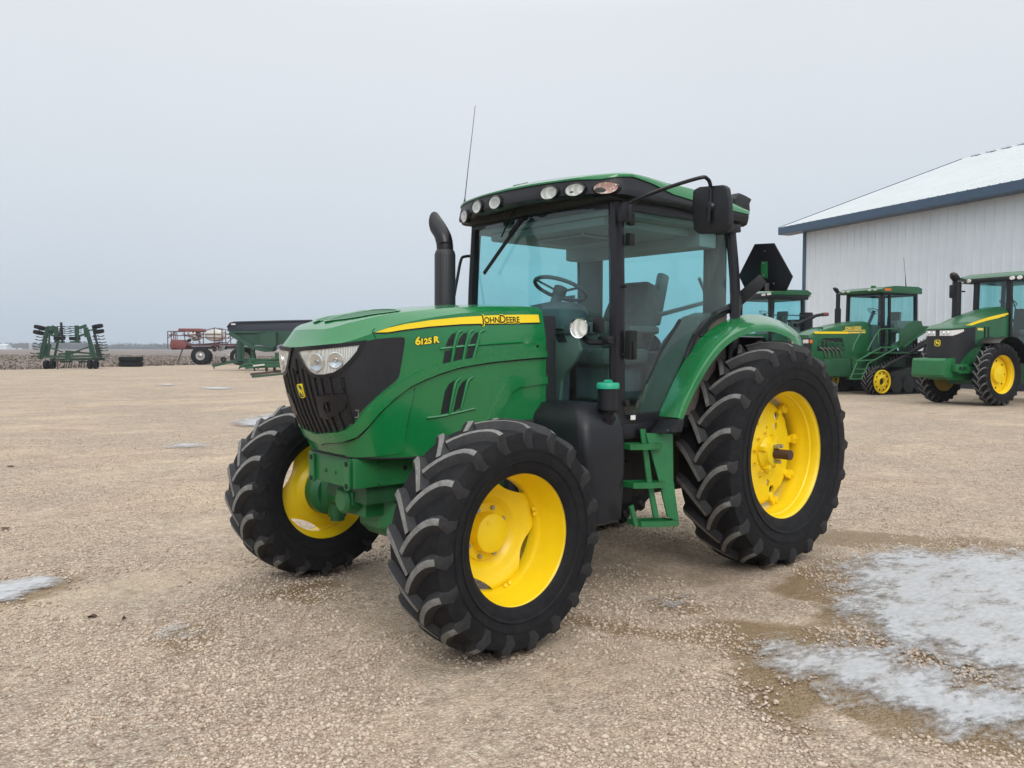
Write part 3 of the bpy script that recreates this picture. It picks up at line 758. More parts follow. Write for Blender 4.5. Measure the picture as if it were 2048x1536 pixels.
# ---------------- exhaust
EX = P(890, 606, 'y', -.42)
ex = B()
lathe(ex, [(1.75, .075), (2.285, .075), (2.31, .068), (2.33, .05)], 40, 0, 'z')
exo = obj('exhaust_stack', ex, M['perf'], T, loc=(EX.x, EX.y, 0), norm=True)
bm = B(); cl = smoothpath([(0, 0, 2.27), (0, 0, 2.32), (.0, -.006, 2.37), (.0, -.028, 2.42), (.0, -.066, 2.468), (.0, -.115, 2.515)], 6); rg = tube(bm, cl, [.060]*len(cl), 24, cap=False)
for v in bm.verts:  # slash-cut mouth: pull the underside of the last sections back
    c0 = min(cl, key=lambda q: (q-v.co).length); f_ = max(0, (cl.index(c0)-len(cl)+14)/13)
    up_ = (v.co-c0).dot(Vector((0, .7, .7)))
    v.co += Vector((0, -.8, .75))*up_*f_*1.1
obj('exhaust_elbow', bm, M['black_satin'], exo)
# ================================================================== CAB
CF = B()
def pil(bm, pts, w, d, mi=0):
    for a, b in zip(pts, pts[1:]): bar(bm, a, b, w, d, mi, up=(1, 0, 0))
AL, AR = .775, -.775
for sd in (1, -1):
    # front corner post: outer black post plus slimmer inner seal
    pts = [(1.535, sd*.765, 1.10), (1.545, sd*.765, 1.9), (1.53, sd*.735, 2.57)]
    tube(CF, smoothpath(pts, 4), [.058 if sd > 0 else .044]*9, 8, sx=.75, sy=1.0)
    pts = [(.33, sd*.80, 1.45), (.30, sd*.80, 2.0), (.34, sd*.77, 2.57)]
    tube(CF, smoothpath(pts, 4), [.05]*9, 8, sx=.6)
    bar(CF, (1.53, sd*.78, 1.14), (.95, sd*.78, 1.14), .05, .09)
    bar(CF, (1.53, sd*.76, 2.56), (.3, sd*.78, 2.56), .06, .07)
    tube(CF, smoothpath([(1.0, sd*.78, 1.14), (.92, sd*.78, 1.4), (.74, sd*.78, 1.72), (.5, sd*.78, 1.88), (.3, sd*.78, 1.93)], 5), .022, 6)
bar(CF, (1.54, -.74, 2.57), (1.54, .74, 2.57), .06, .07); bar(CF, (.3, -.78, 2.57), (.3, .78, 2.57), .06, .07)
bar(CF, (1.55, -.76, 1.14), (1.55, .76, 1.14), .05, .07); bar(CF, (.3, -.78, 1.6), (.3, .78, 1.6), .05, .06)

cab = obj('cab_frame', CF, M['black_satin'], T)
bm = B()
for z in (2.46, 2.33): bm = B(); box(bm, (1.46, .80, z), (.05, .04, .08), None, 0, .01); obj('door_hinge', bm, M['void'], T)
for z in (2.45, 2.02, 1.58): bm = B(); cyl(bm, (1.535, .80, z), (1.535, .83, z), .009, 8); obj('bolt', bm, M['void'], T)
# glazing
def glass_quad(name, pts, d, bow=0, n=10):
    bm = B(); a, b, c, e = [Vector(p) for p in pts]; g = []
    for i in range(n+1):
        row = []
        for j in range(n+1):
            u, v = i/n, j/n; p = (a*(1-u)+b*u)*(1-v)+(e*(1-u)+c*u)*v; p = p+Vector(d)*(bow*4*u*(1-u)); row.append(bm.verts.new(p))
        g.append(row)
    for i in range(n):
        for j in range(n): bm.faces.new((g[i][j], g[i+1][j], g[i+1][j+1], g[i][j+1]))
    return obj(name, bm, M['glass'], T, norm=False)
ws = glass_quad('windshield', [(1.555, -.735, 1.16), (1.555, .735, 1.16), (1.545, .71, 2.55), (1.545, -.71, 2.55)], (1, 0, 0), .07)
glass_quad('rear_window', [(.30, -.62, 1.62), (.30, .62, 1.62), (.31, .62, 2.55), (.31, -.62, 2.55)], (1, 0, 0), 0)
for sd in (1, -1):
    pts = [(1.51, 1.18), (1.50, 2.53), (.36, 2.53), (.33, 1.95), (.52, 1.89), (.75, 1.72), (.93, 1.40), (1.0, 1.18)]
    bm = B(); bm.faces.new([bm.verts.new((x, sd*(.79 if z < 2.4 else .765), z)) for x, z in pts]); bmesh.ops.triangulate(bm, faces=bm.faces[:])
    d = obj('door' if sd > 0 else 'side_window', bm, M['glass'], T, norm=False, smooth=0)
    if sd > 0:
        hb = B(); hp = P(1262, 690, 'y', .84); box(hb, hp, (.075, .05, .19), None, 0, .015); box(hb, hp+Vector((.0, .03, -.03)), (.035, .02, .11), None, 1, .008); obj('handle', hb, [M['void'], M['black_satin']], d)
        hb = B(); q = P(1253, 806, 'y', .815); cyl(hb, q-Vector((0, .02, 0)), q+Vector((0, .012, 0)), .022, 14); obj('glass_fixing', hb, M['void'], d)
        hb = B(); q = P(1370, 655, 'y', .80)
        tube(hb, [P(1292, 765, 'y', .78), P(1322, 700, 'y', .78), P(1360, 640, 'y', .78)], .012, 8); obj('gas_strut', hb, M['black'], d)
de = [(1.505, 1.19), (1.0, 1.185), (.935, 1.40), (.755, 1.72), (.525, 1.885)]
bm = B(); tube(bm, [(x, .797, z) for x, z in de], .012, 6, sx=.6); obj('door_seal', bm, M['void'], T)
# sill with label, floor, interior shell
bm = B(); box2(bm, (.3, -.74, 1.06), (1.51, .76, 1.15), bev=.01); box2(bm, (.98, .70, 1.03), (1.53, .815, 1.13), bev=.01); obj('cab_floor', bm, BS, T)
q = P(1266, 835, 'y', .83); bm = B(); box(bm, q, (.045, .004, .03)); obj('sill_label', bm, M['white_label'], T)
bm = B(); box2(bm, (.34, -.72, 2.50), (1.52, .72, 2.545)); box2(bm, (.4, -.6, 2.44), (1.50, .6, 2.5), bev=.02); box2(bm, (.40, -.70, 2.36), (.60, .70, 2.5), bev=.02); box2(bm, (1.0, -.25, 2.415), (1.35, .25, 2.45), mi=1, bev=.01)
obj('headliner', bm, [M['liner'], M['dash']], T)
# inner fenders / consoles
bm = B()
for sd in (1, -1):
    poly = [(.34, 1.15), (.34, 1.9), (.5, 1.86), (.72, 1.68), (.9, 1.38), (.98, 1.15)]
    prism(bm, [(x, sd*.76, z) for x, z in poly], (0, -sd*(.30 if sd > 0 else .22), 0))
box2(bm, (.34, -.5, 1.15), (.5, .5, 1.6), bev=.02)
box2(bm, (.345, -.755, 1.5), (.375, -.50, 2.5)); box2(bm, (.345, .56, 1.5), (.375, .755, 2.5))
obj('inner_fender', bm, M['dark_trim'], T, bevel=.01)
bm = B(); box2(bm, (.45, -.62, 1.3), (1.12, -.36, 1.76), bev=.04); box2(bm, (.8, -.52, 1.76), (1.22, -.32, 1.84), bev=.03)
tube(bm, smoothpath([(1.1, -.42, 1.8), (1.14, -.42, 1.9), (1.13, -.42, 1.96)], 4), .018, 8); obj('side_console', bm, M['grey_trim'], T)
bm = B(); tube(bm, smoothpath([P(1398, 556, 'y', -.1), P(1408, 580, 'y', -.1), P(1414, 600, 'y', -.1)], 4), .015, 8); bar(bm, P(1310, 632, 'y', .0), P(1428, 600, 'y', .0), .05, .03); obj('grab_bar', bm, M['dash'], T)
# cowl and dash
bm = B()
st = []
for (x, hw, z0, z1) in ((1.20, .13, 1.82, 1.93), (1.30, .19, 1.78, 1.955), (1.42, .23, 1.74, 1.965), (1.50, .22, 1.74, 1.95), (1.54, .20, 1.76, 1.90)):
    st.append([bm.verts.new((x, -hw+0.04+2*hw*a, z0+(z1-z0)*b)) for a, b in ((0, 0), (1, 0), (1.02, .5), (.9, .92), (.5, 1), (.1, .92), (-.02, .5))])
for a, b in zip(st, st[1:]):
    for k in range(7): bm.faces.new((a[k], a[(k+1) % 7], b[(k+1) % 7], b[k]))
bm.faces.new(st[0]); bm.faces.new(st[-1]); box2(bm, (1.32, -.08, 1.15), (1.55, .12, 1.85), bev=.04)
obj('dashboard', bm, M['dash'], T, smooth=60)
bm = B(); box2(bm, (1.05, -.58, 1.84), (1.42, -.42, 1.93), bev=.02); obj('monitor', bm, M['dash'], T)
bm = B(); box2(bm, (1.43, -.55, 1.72), (1.52, .62, 1.80), bev=.02); obj('front_shelf', bm, M['dash'], T)
# black side of the bulkhead with grey trim panel behind the windshield, right of the hood
bm = B()
tp = [(1098, 622), (1130, 640), (1152, 668), (1160, 700), (1150, 722), (1130, 745), (1122, 760), (1118, 800), (1108, 802), (1104, 740), (1100, 680)]
prism(bm, [P(x, y, 'x', 1.5) for x, y in tp], (-.03, 0, 0)); obj('trim_panel', bm, M['pale_trim'], T, bevel=.006)
bm = B()
for k in range(6):
    a = P(1112+k*3.2, 664+k*.5, 'x', 1.504); b_ = P(1106+k*3.2+10, 682, 'x', 1.504); bar(bm, P(1110+k*3, 664, 'x', 1.505), P(1118+k*3, 684, 'x', 1.505), .006, .006)
obj('speaker_slot', bm, M['void'], T)
# steering wheel
bm = B(); R_ = .195; ctr = P(1121, 578, 'y', .03); n = 40
Rm = Matrix.Rotation(math.radians(-23), 4, 'Y')
pts = [Rm @ Vector((R_*math.cos(2*PI*k/n), R_*math.sin(2*PI*k/n), 0)) for k in range(n)]
tube(bm, pts+[pts[0], pts[1]], .0145, 8, cap=False)
for a in (90, 210, 330): 
    t = math.radians(a); bar(bm, Rm @ Vector((.04*math.cos(t), .04*math.sin(t), -.02)), Rm @ Vector((R_*math.cos(t), R_*math.sin(t), 0)), .03, .012)
cyl(bm, Rm @ Vector((0, 0, -.06)), Rm @ Vector((0, 0, .01)), .05, 16); tube(bm, [Rm @ Vector((0, 0, -.02)), Rm @ Vector((.03, 0, -.35))], .04, 10)
bar(bm, Rm @ Vector((0, 0, -.08)), Rm @ Vector((.0, .17, -.07)), .02, .02)
obj('steering_wheel', bm, M['dash'], T, loc=ctr)
# seat
bm = B()
def cushion(bm, secs, mi=0):
    rings = [[bm.verts.new((x+dx*a, y*b, z+dz*a)) for a, b in ((-1, -.85), (-.6, -1), (.6, -1), (1, -.85), (1, .85), (.6, 1), (-.6, 1), (-1, .85))] for (x, z, dx, dz, y) in secs]
    for a, b in zip(rings, rings[1:]):
        for k in range(8): bm.faces.new((a[k], a[(k+1) % 8], b[(k+1) % 8], b[k])).material_index = mi
    bm.faces.new(rings[0]).material_index = mi; bm.faces.new(rings[-1]).material_index = mi
cushion(bm, [(.62, 1.62, .06, .02, .22), (.60, 1.75, .075, .02, .25), (.55, 1.9, .075, .02, .245), (.50, 2.05, .065, .02, .21), (.475, 2.12, .05, .015, .17), (.47, 2.14, .02, .01, .12)])
sx = B(); cushion(sx, [(0, 0, 0, 0, 0)]) if False else None
for v in box(bm, (.86, 0, 1.56), (.50, .50, .13), None, 0, .04): pass
for sd in (1, -1): box(bm, (.78, sd*.31, 1.76), (.34, .07, .06), None, 1, .02)
box(bm, (.8, 0, 1.36), (.38, .36, .28), None, 1, .03)
obj('seat', bm, [M['seat'], M['dash']], T, smooth=60)
bm = B(); a, b_ = P(1327, 548, 'y', -.2), P(1308, 650, 'y', -.2)
bar(bm, a, b_, .07, .11, up=(1, 0, 0)); obj('instructor_seat_back', bm, M['dash'], T, bevel=.03)
# ---------------- roof
_rp = smoothpath([(1.86, 0, 0), (1.84, .3, 0), (1.775, .58, 0), (1.70, .74, 0), (1.60, .845, 0), (1.42, .875, 0), (1.0, .875, 0), (.55, .86, 0), (.2, .84, 0)], 8)
_rs = [0]
for a, b in zip(_rp, _rp[1:]): _rs.append(_rs[-1]+(b-a).length)
RX = [p.x for p in _rp]; RY = [p.y for p in _rp]; RM = _rs[-1]
def RF(s, z, off=0):
    a = abs(s); x = float(np.interp(a, _rs, RX)); y = float(np.interp(a, _rs, RY))
    e = .01; x2 = float(np.interp(min(a+e, RM), _rs, RX)); y2 = float(np.interp(min(a+e, RM), _rs, RY)); x1 = float(np.interp(max(a-e, 0), _rs, RX)); y1 = float(np.interp(max(a-e, 0), _rs, RY))
    t = Vector((x2-x1, y2-y1)).normalized() if a > e else Vector((0, 1)); n = Vector((t.y, -t.x))
    if n.x < 0 and n.y < 0: n = -n
    lean = -.10*max(0, z-2.60)**1.0*2+(.25*min(0, z-2.60))   # rounds in above and below
    p = Vector((x, y))+n*(off+lean); return Vector((p.x, p.y if s >= 0 else -p.y, z))
def rtop(s): return interp(abs(s), [0, .45, .62, .85, 1.02, 1.15, 1.35, 1.6, 2.0, RM], [2.735, 2.73, 2.735, 2.742, 2.755, 2.75, 2.735, 2.73, 2.71, 2.66])
def rmid(s): return interp(abs(s), [0, .6, .78, .9, 1.02, 1.2, 1.4, 1.7, 2.0, RM], [2.712, 2.71, 2.70, 2.715, 2.725, 2.70, 2.655, 2.635, 2.625, 2.62])
def rlow(s): return interp(abs(s), [0, .5, .9, 1.1, 1.5, RM], [2.605, 2.60, 2.59, 2.58, 2.58, 2.53])
ss = np.linspace(-RM, RM, 97)
bm = B(); rows = []
for s in ss:
    zl, zm = rlow(s), rmid(s); col = [bm.verts.new(RF(s, zl+.01, -.16)), bm.verts.new(RF(s, zl-.0, -.03)), bm.verts.new(RF(s, zl+.012, -.004))]
    for k in range(1, 6): col.append(bm.verts.new(RF(s, zl+.012+(zm-zl-.012)*k/5, 0)))
    col.append(bm.verts.new(RF(s, zm, -.1))); rows.append(col)
for a, b in zip(rows, rows[1:]):
    for k in range(len(a)-1): bm.faces.new((a[k], b[k], b[k+1], a[k+1]))
bm.faces.new([r for r in rows[0]][::-1]); bm.faces.new(rows[-1])
und = B()
roofb = obj('roof_fascia', bm, BK, T, smooth=45)
bm = B(); rows = []
for s in ss:
    zm, zt = rmid(s)-.004, rtop(s); col = [bm.verts.new(RF(s, zm, -.02)), bm.verts.new(RF(s, zm, .008)), bm.verts.new(RF(s, zm+(zt-zm)*.45, .010)), bm.verts.new(RF(s, zt-.010, .0)), bm.verts.new(RF(s, zt, -.03))]
    e = RF(s, zt, -.03)
    for k in (1, 2, 3): 
        q = e.lerp(Vector((min(max(e.x, .25), 1.5), 0, 2.80)), k/3); q.z = zt+(2.80-zt)*(1-(1-k/3)**2); col.append(bm.verts.new(q))
    rows.append(col)
for a, b in zip(rows, rows[1:]):
    for k in range(len(a)-1): bm.faces.new((a[k], b[k], b[k+1], a[k+1]))
merge(bm, 1e-4); obj('roof', bm, G, T, smooth=45)
bm = B(); box2(bm, (.2, -.80, 2.57), (1.64, .80, 2.66), bev=.03); obj('roof_liner', bm, M['black_matte'], T)
# rear roof pods (dark brown-black work lamp housings at the back corners)
for sd in (1, -1):
    bm = B(); poly = [(1462, 388), (1475, 394), (1487, 401), (1482, 410), (1483, 424), (1478, 436), (1462, 441), (1455, 436), (1452, 400)]
    pp = [P(x, y, 'y', .72) for x, y in poly]; pp = [Vector((p.x, p.y*sd, p.z)) for p in pp]; prism(bm, pp, (0, .08*sd, 0)); obj('rear_lamp_housing', bm, M['black_matte'], T, bevel=.015)
    bm = B(); poly = [(1452, 452), (1470, 450), (1471, 466), (1452, 468)]; pp = [P(x, y, 'y', .8) for x, y in poly]; prism(bm, [Vector((p.x, p.y*sd, p.z)) for p in pp], (0, .05*sd, 0)); obj('rear_bracket', bm, M['black'], T, bevel=.006)
# roof work lights
def lamp_on(px, py, w, h, amber=False):
    # nearest point of the roof front to the sight line
    best = None
    for s in np.linspace(-1.35, 1.35, 541):
        for z in (2.56, 2.58, 2.60, 2.62, 2.64, 2.66, 2.68, 2.70):
            p = RF(s, z, 0); q = p-CAMP; d = ray(px, py).normalized(); e = (q-d*q.dot(d)).length
            n = RF(s, z, .02)-p
            if n.dot(q) < 0 and (best is None or e < best[0]): best = (e, s, z)
    e, s, z = best; p = RF(s, z, .0); nrm = (RF(s, z, .05)-p).normalized(); nrm = (nrm+Vector((.35, 0, -.04))).normalized()
    bm = B(); lathe(bm, [(-.02, 1.22), (.012, 1.18), (.018, 1.05), (.010, 1.0)], 32, 0, 'z')
    bmesh.ops.transform(bm, matrix=Matrix.Diagonal((w, h, 1, 1)), verts=bm.verts[:])
    X = Vector((0, 0, 1)).cross(nrm).normalized(); Y = nrm.cross(X); m = Matrix((X, Y, nrm)).transposed().to_4x4(); m.translation = p
    bmesh.ops.transform(bm, matrix=m, verts=bm.verts[:]); o = obj('work_light', bm, BS, T)
    bm = B(); lathe(bm, [(.002, 0), (.003, .4), (.006, .8), (.011, 1.0)], 32, 0, 'z'); bmesh.ops.transform(bm, matrix=m @ Matrix.Diagonal((w, h, 1, 1)), verts=bm.verts[:]); obj('reflector', bm, M['amber_ref'] if amber else M['reflector'], o)
    bm = B(); lathe(bm, [(.024, 0), (.023, .4), (.02, .8), (.013, 1.01)], 32, 0, 'z'); bmesh.ops.transform(bm, matrix=m @ Matrix.Diagonal((w, h, 1, 1)), verts=bm.verts[:]); obj('lens', bm, M['lens'], o)
for a in ((1213, 377, .080, .038, True), (1150, 378.5, .070, .038), (1099, 386, .068, .040), (992, 407.5, .066, .042), (957, 416, .062, .043), (931, 433, .054, .044)): lamp_on(*a)
# roof rail / beacon bracket and antenna
bm = B(); a, b_ = P(1027, 372, 'x', 1.45), P(1055, 366, 'x', 1.45)
tube(bm, [a-Vector((0, 0, .03)), a, b_, b_-Vector((0, 0, .03))], .006, 6); obj('roof_rail', bm, GF, T)
bm = B(); c = Vector((-.12, 0, 0)); tube(bm, [a+c-Vector((0, 0, .03)), a+c, b_+c, b_+c-Vector((0, 0, .03))], .006, 6); obj('roof_rail', bm, GF, T)
an = [P(928, 412, 'y', -.8), P(930, 395, 'y', -.8), P(937, 330, 'y', -.8), P(944, 270, 'y', -.8), P(950.5, 211, 'y', -.8)]
bm = B(); tube(bm, an, [.012, .0035, .0028, .0024, .002], 8); obj('antenna', bm, M['black'], T)
# mirror on its bent tube, and the one across the cab
def mirror(sd):
    q = lambda x, y, yy: (lambda p: Vector((p.x, p.y*sd, p.z)))(P(x, y, 'y', yy))
    arm = B(); tube(arm, smoothpath([q(1243, 418, .84), q(1262, 404, .88), q(1330, 377, 1.1), q(1398, 356, 1.28), q(1414, 357, 1.30), q(1421, 372, 1.3), q(1421, 410, 1.3)], 6), .012, 10)
    box(arm, q(1250, 425, .85), (.06, .06, .12), None, 0, .01); 
    mo = obj('mirror', B(), M['black'], T) if False else None
    mh = B(); o = [(lambda p: Vector((p.x, p.y*sd, p.z)))(P(x, y, 'x', 1.285)) for x, y in ((1385, 380), (1398, 373), (1446, 369), (1452, 374), (1457, 400), (1459, 450), (1454, 462), (1442, 466), (1396, 468), (1386, 460), (1383, 420))]
    prism(mh, o, (-.05, 0, 0)); m_ = obj('mirror', mh, M['black'], T, bevel=.014)
    c = q(1422, 414, 1.3); hb = B(); lathe(hb, [(0, .034), (.012, .03), (.02, .02), (.02, 0)], 20, 0, 'x'); bmesh.ops.translate(hb, verts=hb.verts[:], vec=c+Vector((.002, 0, 0))); tube(hb, [c+Vector((.02, 0, .0)), c+Vector((.022, 0, -.10))], .012, 8); obj('mirror_joint', hb, BS, m_)
    obj('mirror_arm', arm, BS, m_)
mirror(1)
# right-hand grab rail / mirror bracket beside the far front post
bm = B(); tube(bm, smoothpath([P(946, 512, 'y', -.85), P(930, 513, 'y', -.85), P(922, 520, 'y', -.85), P(914, 560, 'y', -.85), P(905, 610, 'y', -.85)], 6), .012, 8)
obj('grab_rail', bm, BS, T)
# wiper
bm = B(); wz = lambda x, y, d=0: P(x, y, 'x', 1.655+d)
tube(bm, [wz(1041, 395), wz(1018, 440), wz(1003, 474)], .006, 6); bar(bm, wz(1047, 434), wz(968, 547), .012, .025); bar(bm, wz(1046, 436, .01), wz(1020, 470, .01), .02, .03); cyl(bm, wz(1041, 396, -.04), wz(1041, 396, .02), .012, 10)
obj('wiper', bm, M['void'], T)
# round work lamp and switch stalk outside the windshield beside the post
c = P(1160, 656, 'x', 1.78); bm = B(); lathe(bm, [(-.05, .02), (-.045, .05), (.0, .066), (.012, .068), (.014, .060)], 32, 0, 'x'); lathe(bm, [(.012, .068), (.018, .066), (.014, .060)], 32, 1, 'x')
R3 = Matrix.Rotation(math.radians(12), 4, 'Z'); bmesh.ops.transform(bm, matrix=Matrix.Translation(c) @ R3, verts=bm.verts[:]); fl = obj('round_work_light', bm, [BS, M['chrome']], T)
bm = B(); lathe(bm, [(.004, 0), (.006, .03), (.012, .06)], 28, 0, 'x'); bmesh.ops.transform(bm, matrix=Matrix.Translation(c) @ R3, verts=bm.verts[:]); obj('reflector', bm, M['reflector'], fl)
bm = B(); tube(bm, smoothpath([P(1168, 676, 'x', 1.74), P(1178, 684, 'x', 1.74), P(1205, 684, 'x', 1.70), P(1228, 676, 'x', 1.66)], 5), [.012]*16, 8, sy=1.5); box(bm, P(1197, 650, 'x', 1.72), (.05, .07, .10), None, 0, .015); box(bm, P(1212, 680, 'x', 1.68), (.06, .10, .05), None, 0, .015); obj('lamp_bracket', bm, BS, T)
# ---------------- tank, filler, steps
bm = B()
secs = [(.50, 1.66, 1.84, .42, .84), (.54, 1.62, 1.92, .38, .92), (.9, 1.60, 1.98, .36, .93), (1.12, 1.60, 1.99, .36, .92), (1.20, 1.60, 1.96, .36, .88), (1.27, 1.63, 1.90, .38, .80)]
rings = []
for z, x0, x1, y0, y1 in secs:
    o = rrect(x1-x0, y1-y0, .07, 4, (x0+x1)/2, (y0+y1)/2); rings.append([bm.verts.new((a, b, z)) for a, b in o])
for a, b in zip(rings, rings[1:]):
    n = len(a)
    for k in range(n): bm.faces.new((a[k], a[(k+1) % n], b[(k+1) % n], b[k]))
bm.faces.new(rings[0]); bm.faces.new(rings[-1])
tk = obj('fuel_tank', bm, BK, T, smooth=50)
cc = P(1216, 768, 'y', .88)
bm = B(); tube(bm, [(cc.x-.0, .84, 1.12), (cc.x, .87, 1.20), (cc.x, .88, 1.24), (cc.x, .88, cc.z-.02)], [.05, .062, .064, .062], 24); obj('filler_neck', bm, BK, tk)
bm = B(); lathe(bm, [(-.03, .066), (-.028, .072), (.0, .072), (.008, .066), (.010, 0)], 32, 0, 'z'); box(bm, (0, 0, .016), (.10, .03, .022), Matrix.Rotation(.5, 3, 'Z'), 0, .008); cyl(bm, (0, 0, .005), (0, 0, .02), .03, 16); obj('filler_cap', bm, M['cap_green'], tk, loc=(cc.x, cc.y, cc.z))
bm = B(); box2(bm, (1.7, .2, .44), (1.95, .7, .58), bev=.04); box2(bm, (1.86, .32, 1.0), (2.1, .45, 1.16), bev=.02); tube(bm, smoothpath([(1.9, .42, 1.15), (2.0, .46, 1.0), (1.95, .44, .8)], 5), .02, 8); obj('tank_bracket', bm, M['black_matte'], T)
# ladder
lad = B(); Y0 = .97
pl = [(1358, 1045), (1345, 940), (1352, 865), (1350, 840)]
edge = [P(1345, 868, 'y', Y0), P(1349, 960, 'y', Y0), P(1360, 1046, 'y', Y0)]
fr_ = [P(1279, 858, 'y', Y0-.12), P(1290, 960, 'y', Y0-.1), P(1316, 1030, 'y', Y0-.05)]
prism(lad, [P(1292, 866, 'y', .86), P(1346, 868, 'y', .9), P(1347, 960, 'y', .95), P(1359, 1046, 'y', 1.0), P(1336, 1034, 'y', .97), P(1318, 960, 'y', .92)], (.0, -.012, 0))
bar(lad, P(1285, 858, 'y', .84), P(1298, 960, 'y', .90), .05, .012, up=(0, 1, 0)); bar(lad, P(1298, 960, 'y', .9), P(1312, 1035, 'y', .95), .05, .012, up=(0, 1, 0))
ladder = obj('ladder', lad, GF, T, bevel=.003)
for (x0, x1, y_, yy, d) in ((1262, 1323, 888, .93, .10), (1268, 1331, 965, .97, .12), (1284, 1357, 1042, 1.01, .12)):
    a, b_ = P(x0, y_+1, 'y', yy), P(x1, y_-1, 'y', yy); z = (a.z+b_.z)/2; bm = B()
    X0, X1 = b_.x, a.x; zz = lambda x: b_.z+(a.z-b_.z)*(x-X0)/(X1-X0)
    n = 14; outer = [(X0+(X1-X0)*k/n, yy+.02*math.sin(PI*k/n)) for k in range(n+1)]
    pl_ = [bm.verts.new((x, y, zz(x))) for x, y in outer]; pm = [bm.verts.new((x, y, zz(x)-.036)) for x, y in outer]; pi_ = [bm.verts.new((x, y-.016, zz(x))) for x, y in outer]; pj = [bm.verts.new((x, y-.016, zz(x)-.036)) for x, y in outer]
    for k in range(n):
        for r1, r2 in ((pl_, pm), (pm, pj), (pj, pi_), (pi_, pl_)): bm.faces.new((r1[k], r1[k+1], r2[k+1], r2[k]))
    for k in range(7):
        x = X0+(X1-X0)*(k+.5)/7; box(bm, (x, yy-d/2, zz(x)-.01), (.012, d, .014))
    for xx in (X0, X1): box(bm, (xx, yy-d/2, zz(xx)-.016), (.012, d, .034))
    bar(bm, (X0, yy-d, b_.z-.016), (X1, yy-d, a.z-.016), .012, .034)
    obj('step', bm, GF, ladder, bevel=0)
bm = B(); bar(bm, P(1262, 1012, 'y', 1.0), P(1272, 1052, 'y', 1.0), .035, .014, up=(0, 1, 0)); obj('step_bracket', bm, GF, ladder)
# ---------------- fenders
inner = [(1316, 833), (1331, 801), (1357, 745), (1380, 707), (1407, 672), (1442, 648), (1474, 635), (1500, 631), (1530, 634), (1560, 643), (1590, 660), (1603, 676)]
outer = [(1357, 836), (1369, 804), (1392, 757), (1415, 719), (1442, 686), (1471, 664), (1500, 652), (1526, 649), (1550, 651), (1575, 660), (1598, 676), (1606, 690)]
for sd in (1, -1):
    A = smoothpath([P(x, y, 'y', .79) for x, y in inner[:8]], 4); 
    arc = [P(x, y, 'y', .79) for x, y in inner[:8]]
    # the back half continues the arch in side view down behind the wheel
    last = arc[-1]; bk_ = [P(x, y, 'y', .79) for x, y in ((1530, 634), (1560, 644), (1585, 659), (1600, 676), (1606, 700), (1607, 740))]; back = [(p.x, p.z) for p in bk_]
    A = smoothpath([(p.x, .79, p.z) for p in arc]+[(x, .79, z) for x, z in back], 4)
    Bo = [P(x, y, 'y', 1.0) for x, y in outer[:7]]
    lastb = Bo[-1]; bk_ = [P(x, y, 'y', 1.0) for x, y in ((1530, 649), (1555, 653), (1580, 664), (1594, 680), (1600, 702), (1600, 742))]; backb = [(p.x, p.z) for p in bk_]
    Bs = smoothpath([(p.x, 1.0, p.z) for p in Bo]+[(x, 1.0, z) for x, z in backb], 4)
    nA, nB = len(A), len(Bs)
    def at(pts, t):
        f = t*(len(pts)-1); i = min(int(f), len(pts)-2); return pts[i].lerp(pts[i+1], f-i)
    bm = B(); rows = []
    for k in range(49):
        t = k/48; a, b_ = at(A, t), at(Bs, t); n_ = Vector((math.cos(PI*(.1+.8*t)), 0, math.sin(PI*(.1+.8*t))))
        row = []
        for u, off in ((-.25, -.02), (0, .0), (.03, .010), (.35, .010), (.7, .008), (.93, .003), (1.0, -.008), (1.0, -.05), (.97, -.05), (.94, -.02), (.7, -.008), (.0, -.012), (-.25, -.03)):
            p = a.lerp(b_, u)+n_*off; row.append(bm.verts.new((p.x, p.y*sd, p.z)))
        rows.append(row)
    for a, b_ in zip(rows, rows[1:]):
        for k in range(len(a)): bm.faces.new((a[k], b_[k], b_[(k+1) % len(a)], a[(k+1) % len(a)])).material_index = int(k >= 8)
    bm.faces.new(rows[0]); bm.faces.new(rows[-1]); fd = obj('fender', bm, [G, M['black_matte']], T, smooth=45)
    bm = B(); q = [P(1318, 838, 'y', .82), P(1357, 838, 'y', 1.0), P(1353, 865, 'y', 1.0), P(1300, 866, 'y', .84)]
    prism(bm, [Vector((p.x, p.y*sd, p.z)) for p in q], (-.06, 0, -.0)); bb = P(1339, 860, 'y', .97); cyl(bm, (bb.x, bb.y*sd, bb.z), (bb.x+.03, bb.y*sd+.01*sd, bb.z), .011, 8, 1); obj('fender_bracket', bm, [BK, M['steel']], fd, bevel=.006)
    # rubber strip between cab and fender
    e1 = smoothpath([P(x, y, 'y', .77) for x, y in ((1405, 675), (1411, 652), (1424, 636), (1446, 622), (1470, 612), (1480, 600))], 5)
    bm = B(); tube(bm, [Vector((p.x, p.y*sd, p.z)) for p in e1], [.035]*len(e1), 8, sx=.6, sy=1.0); obj('fender_gasket', bm, BK, fd)
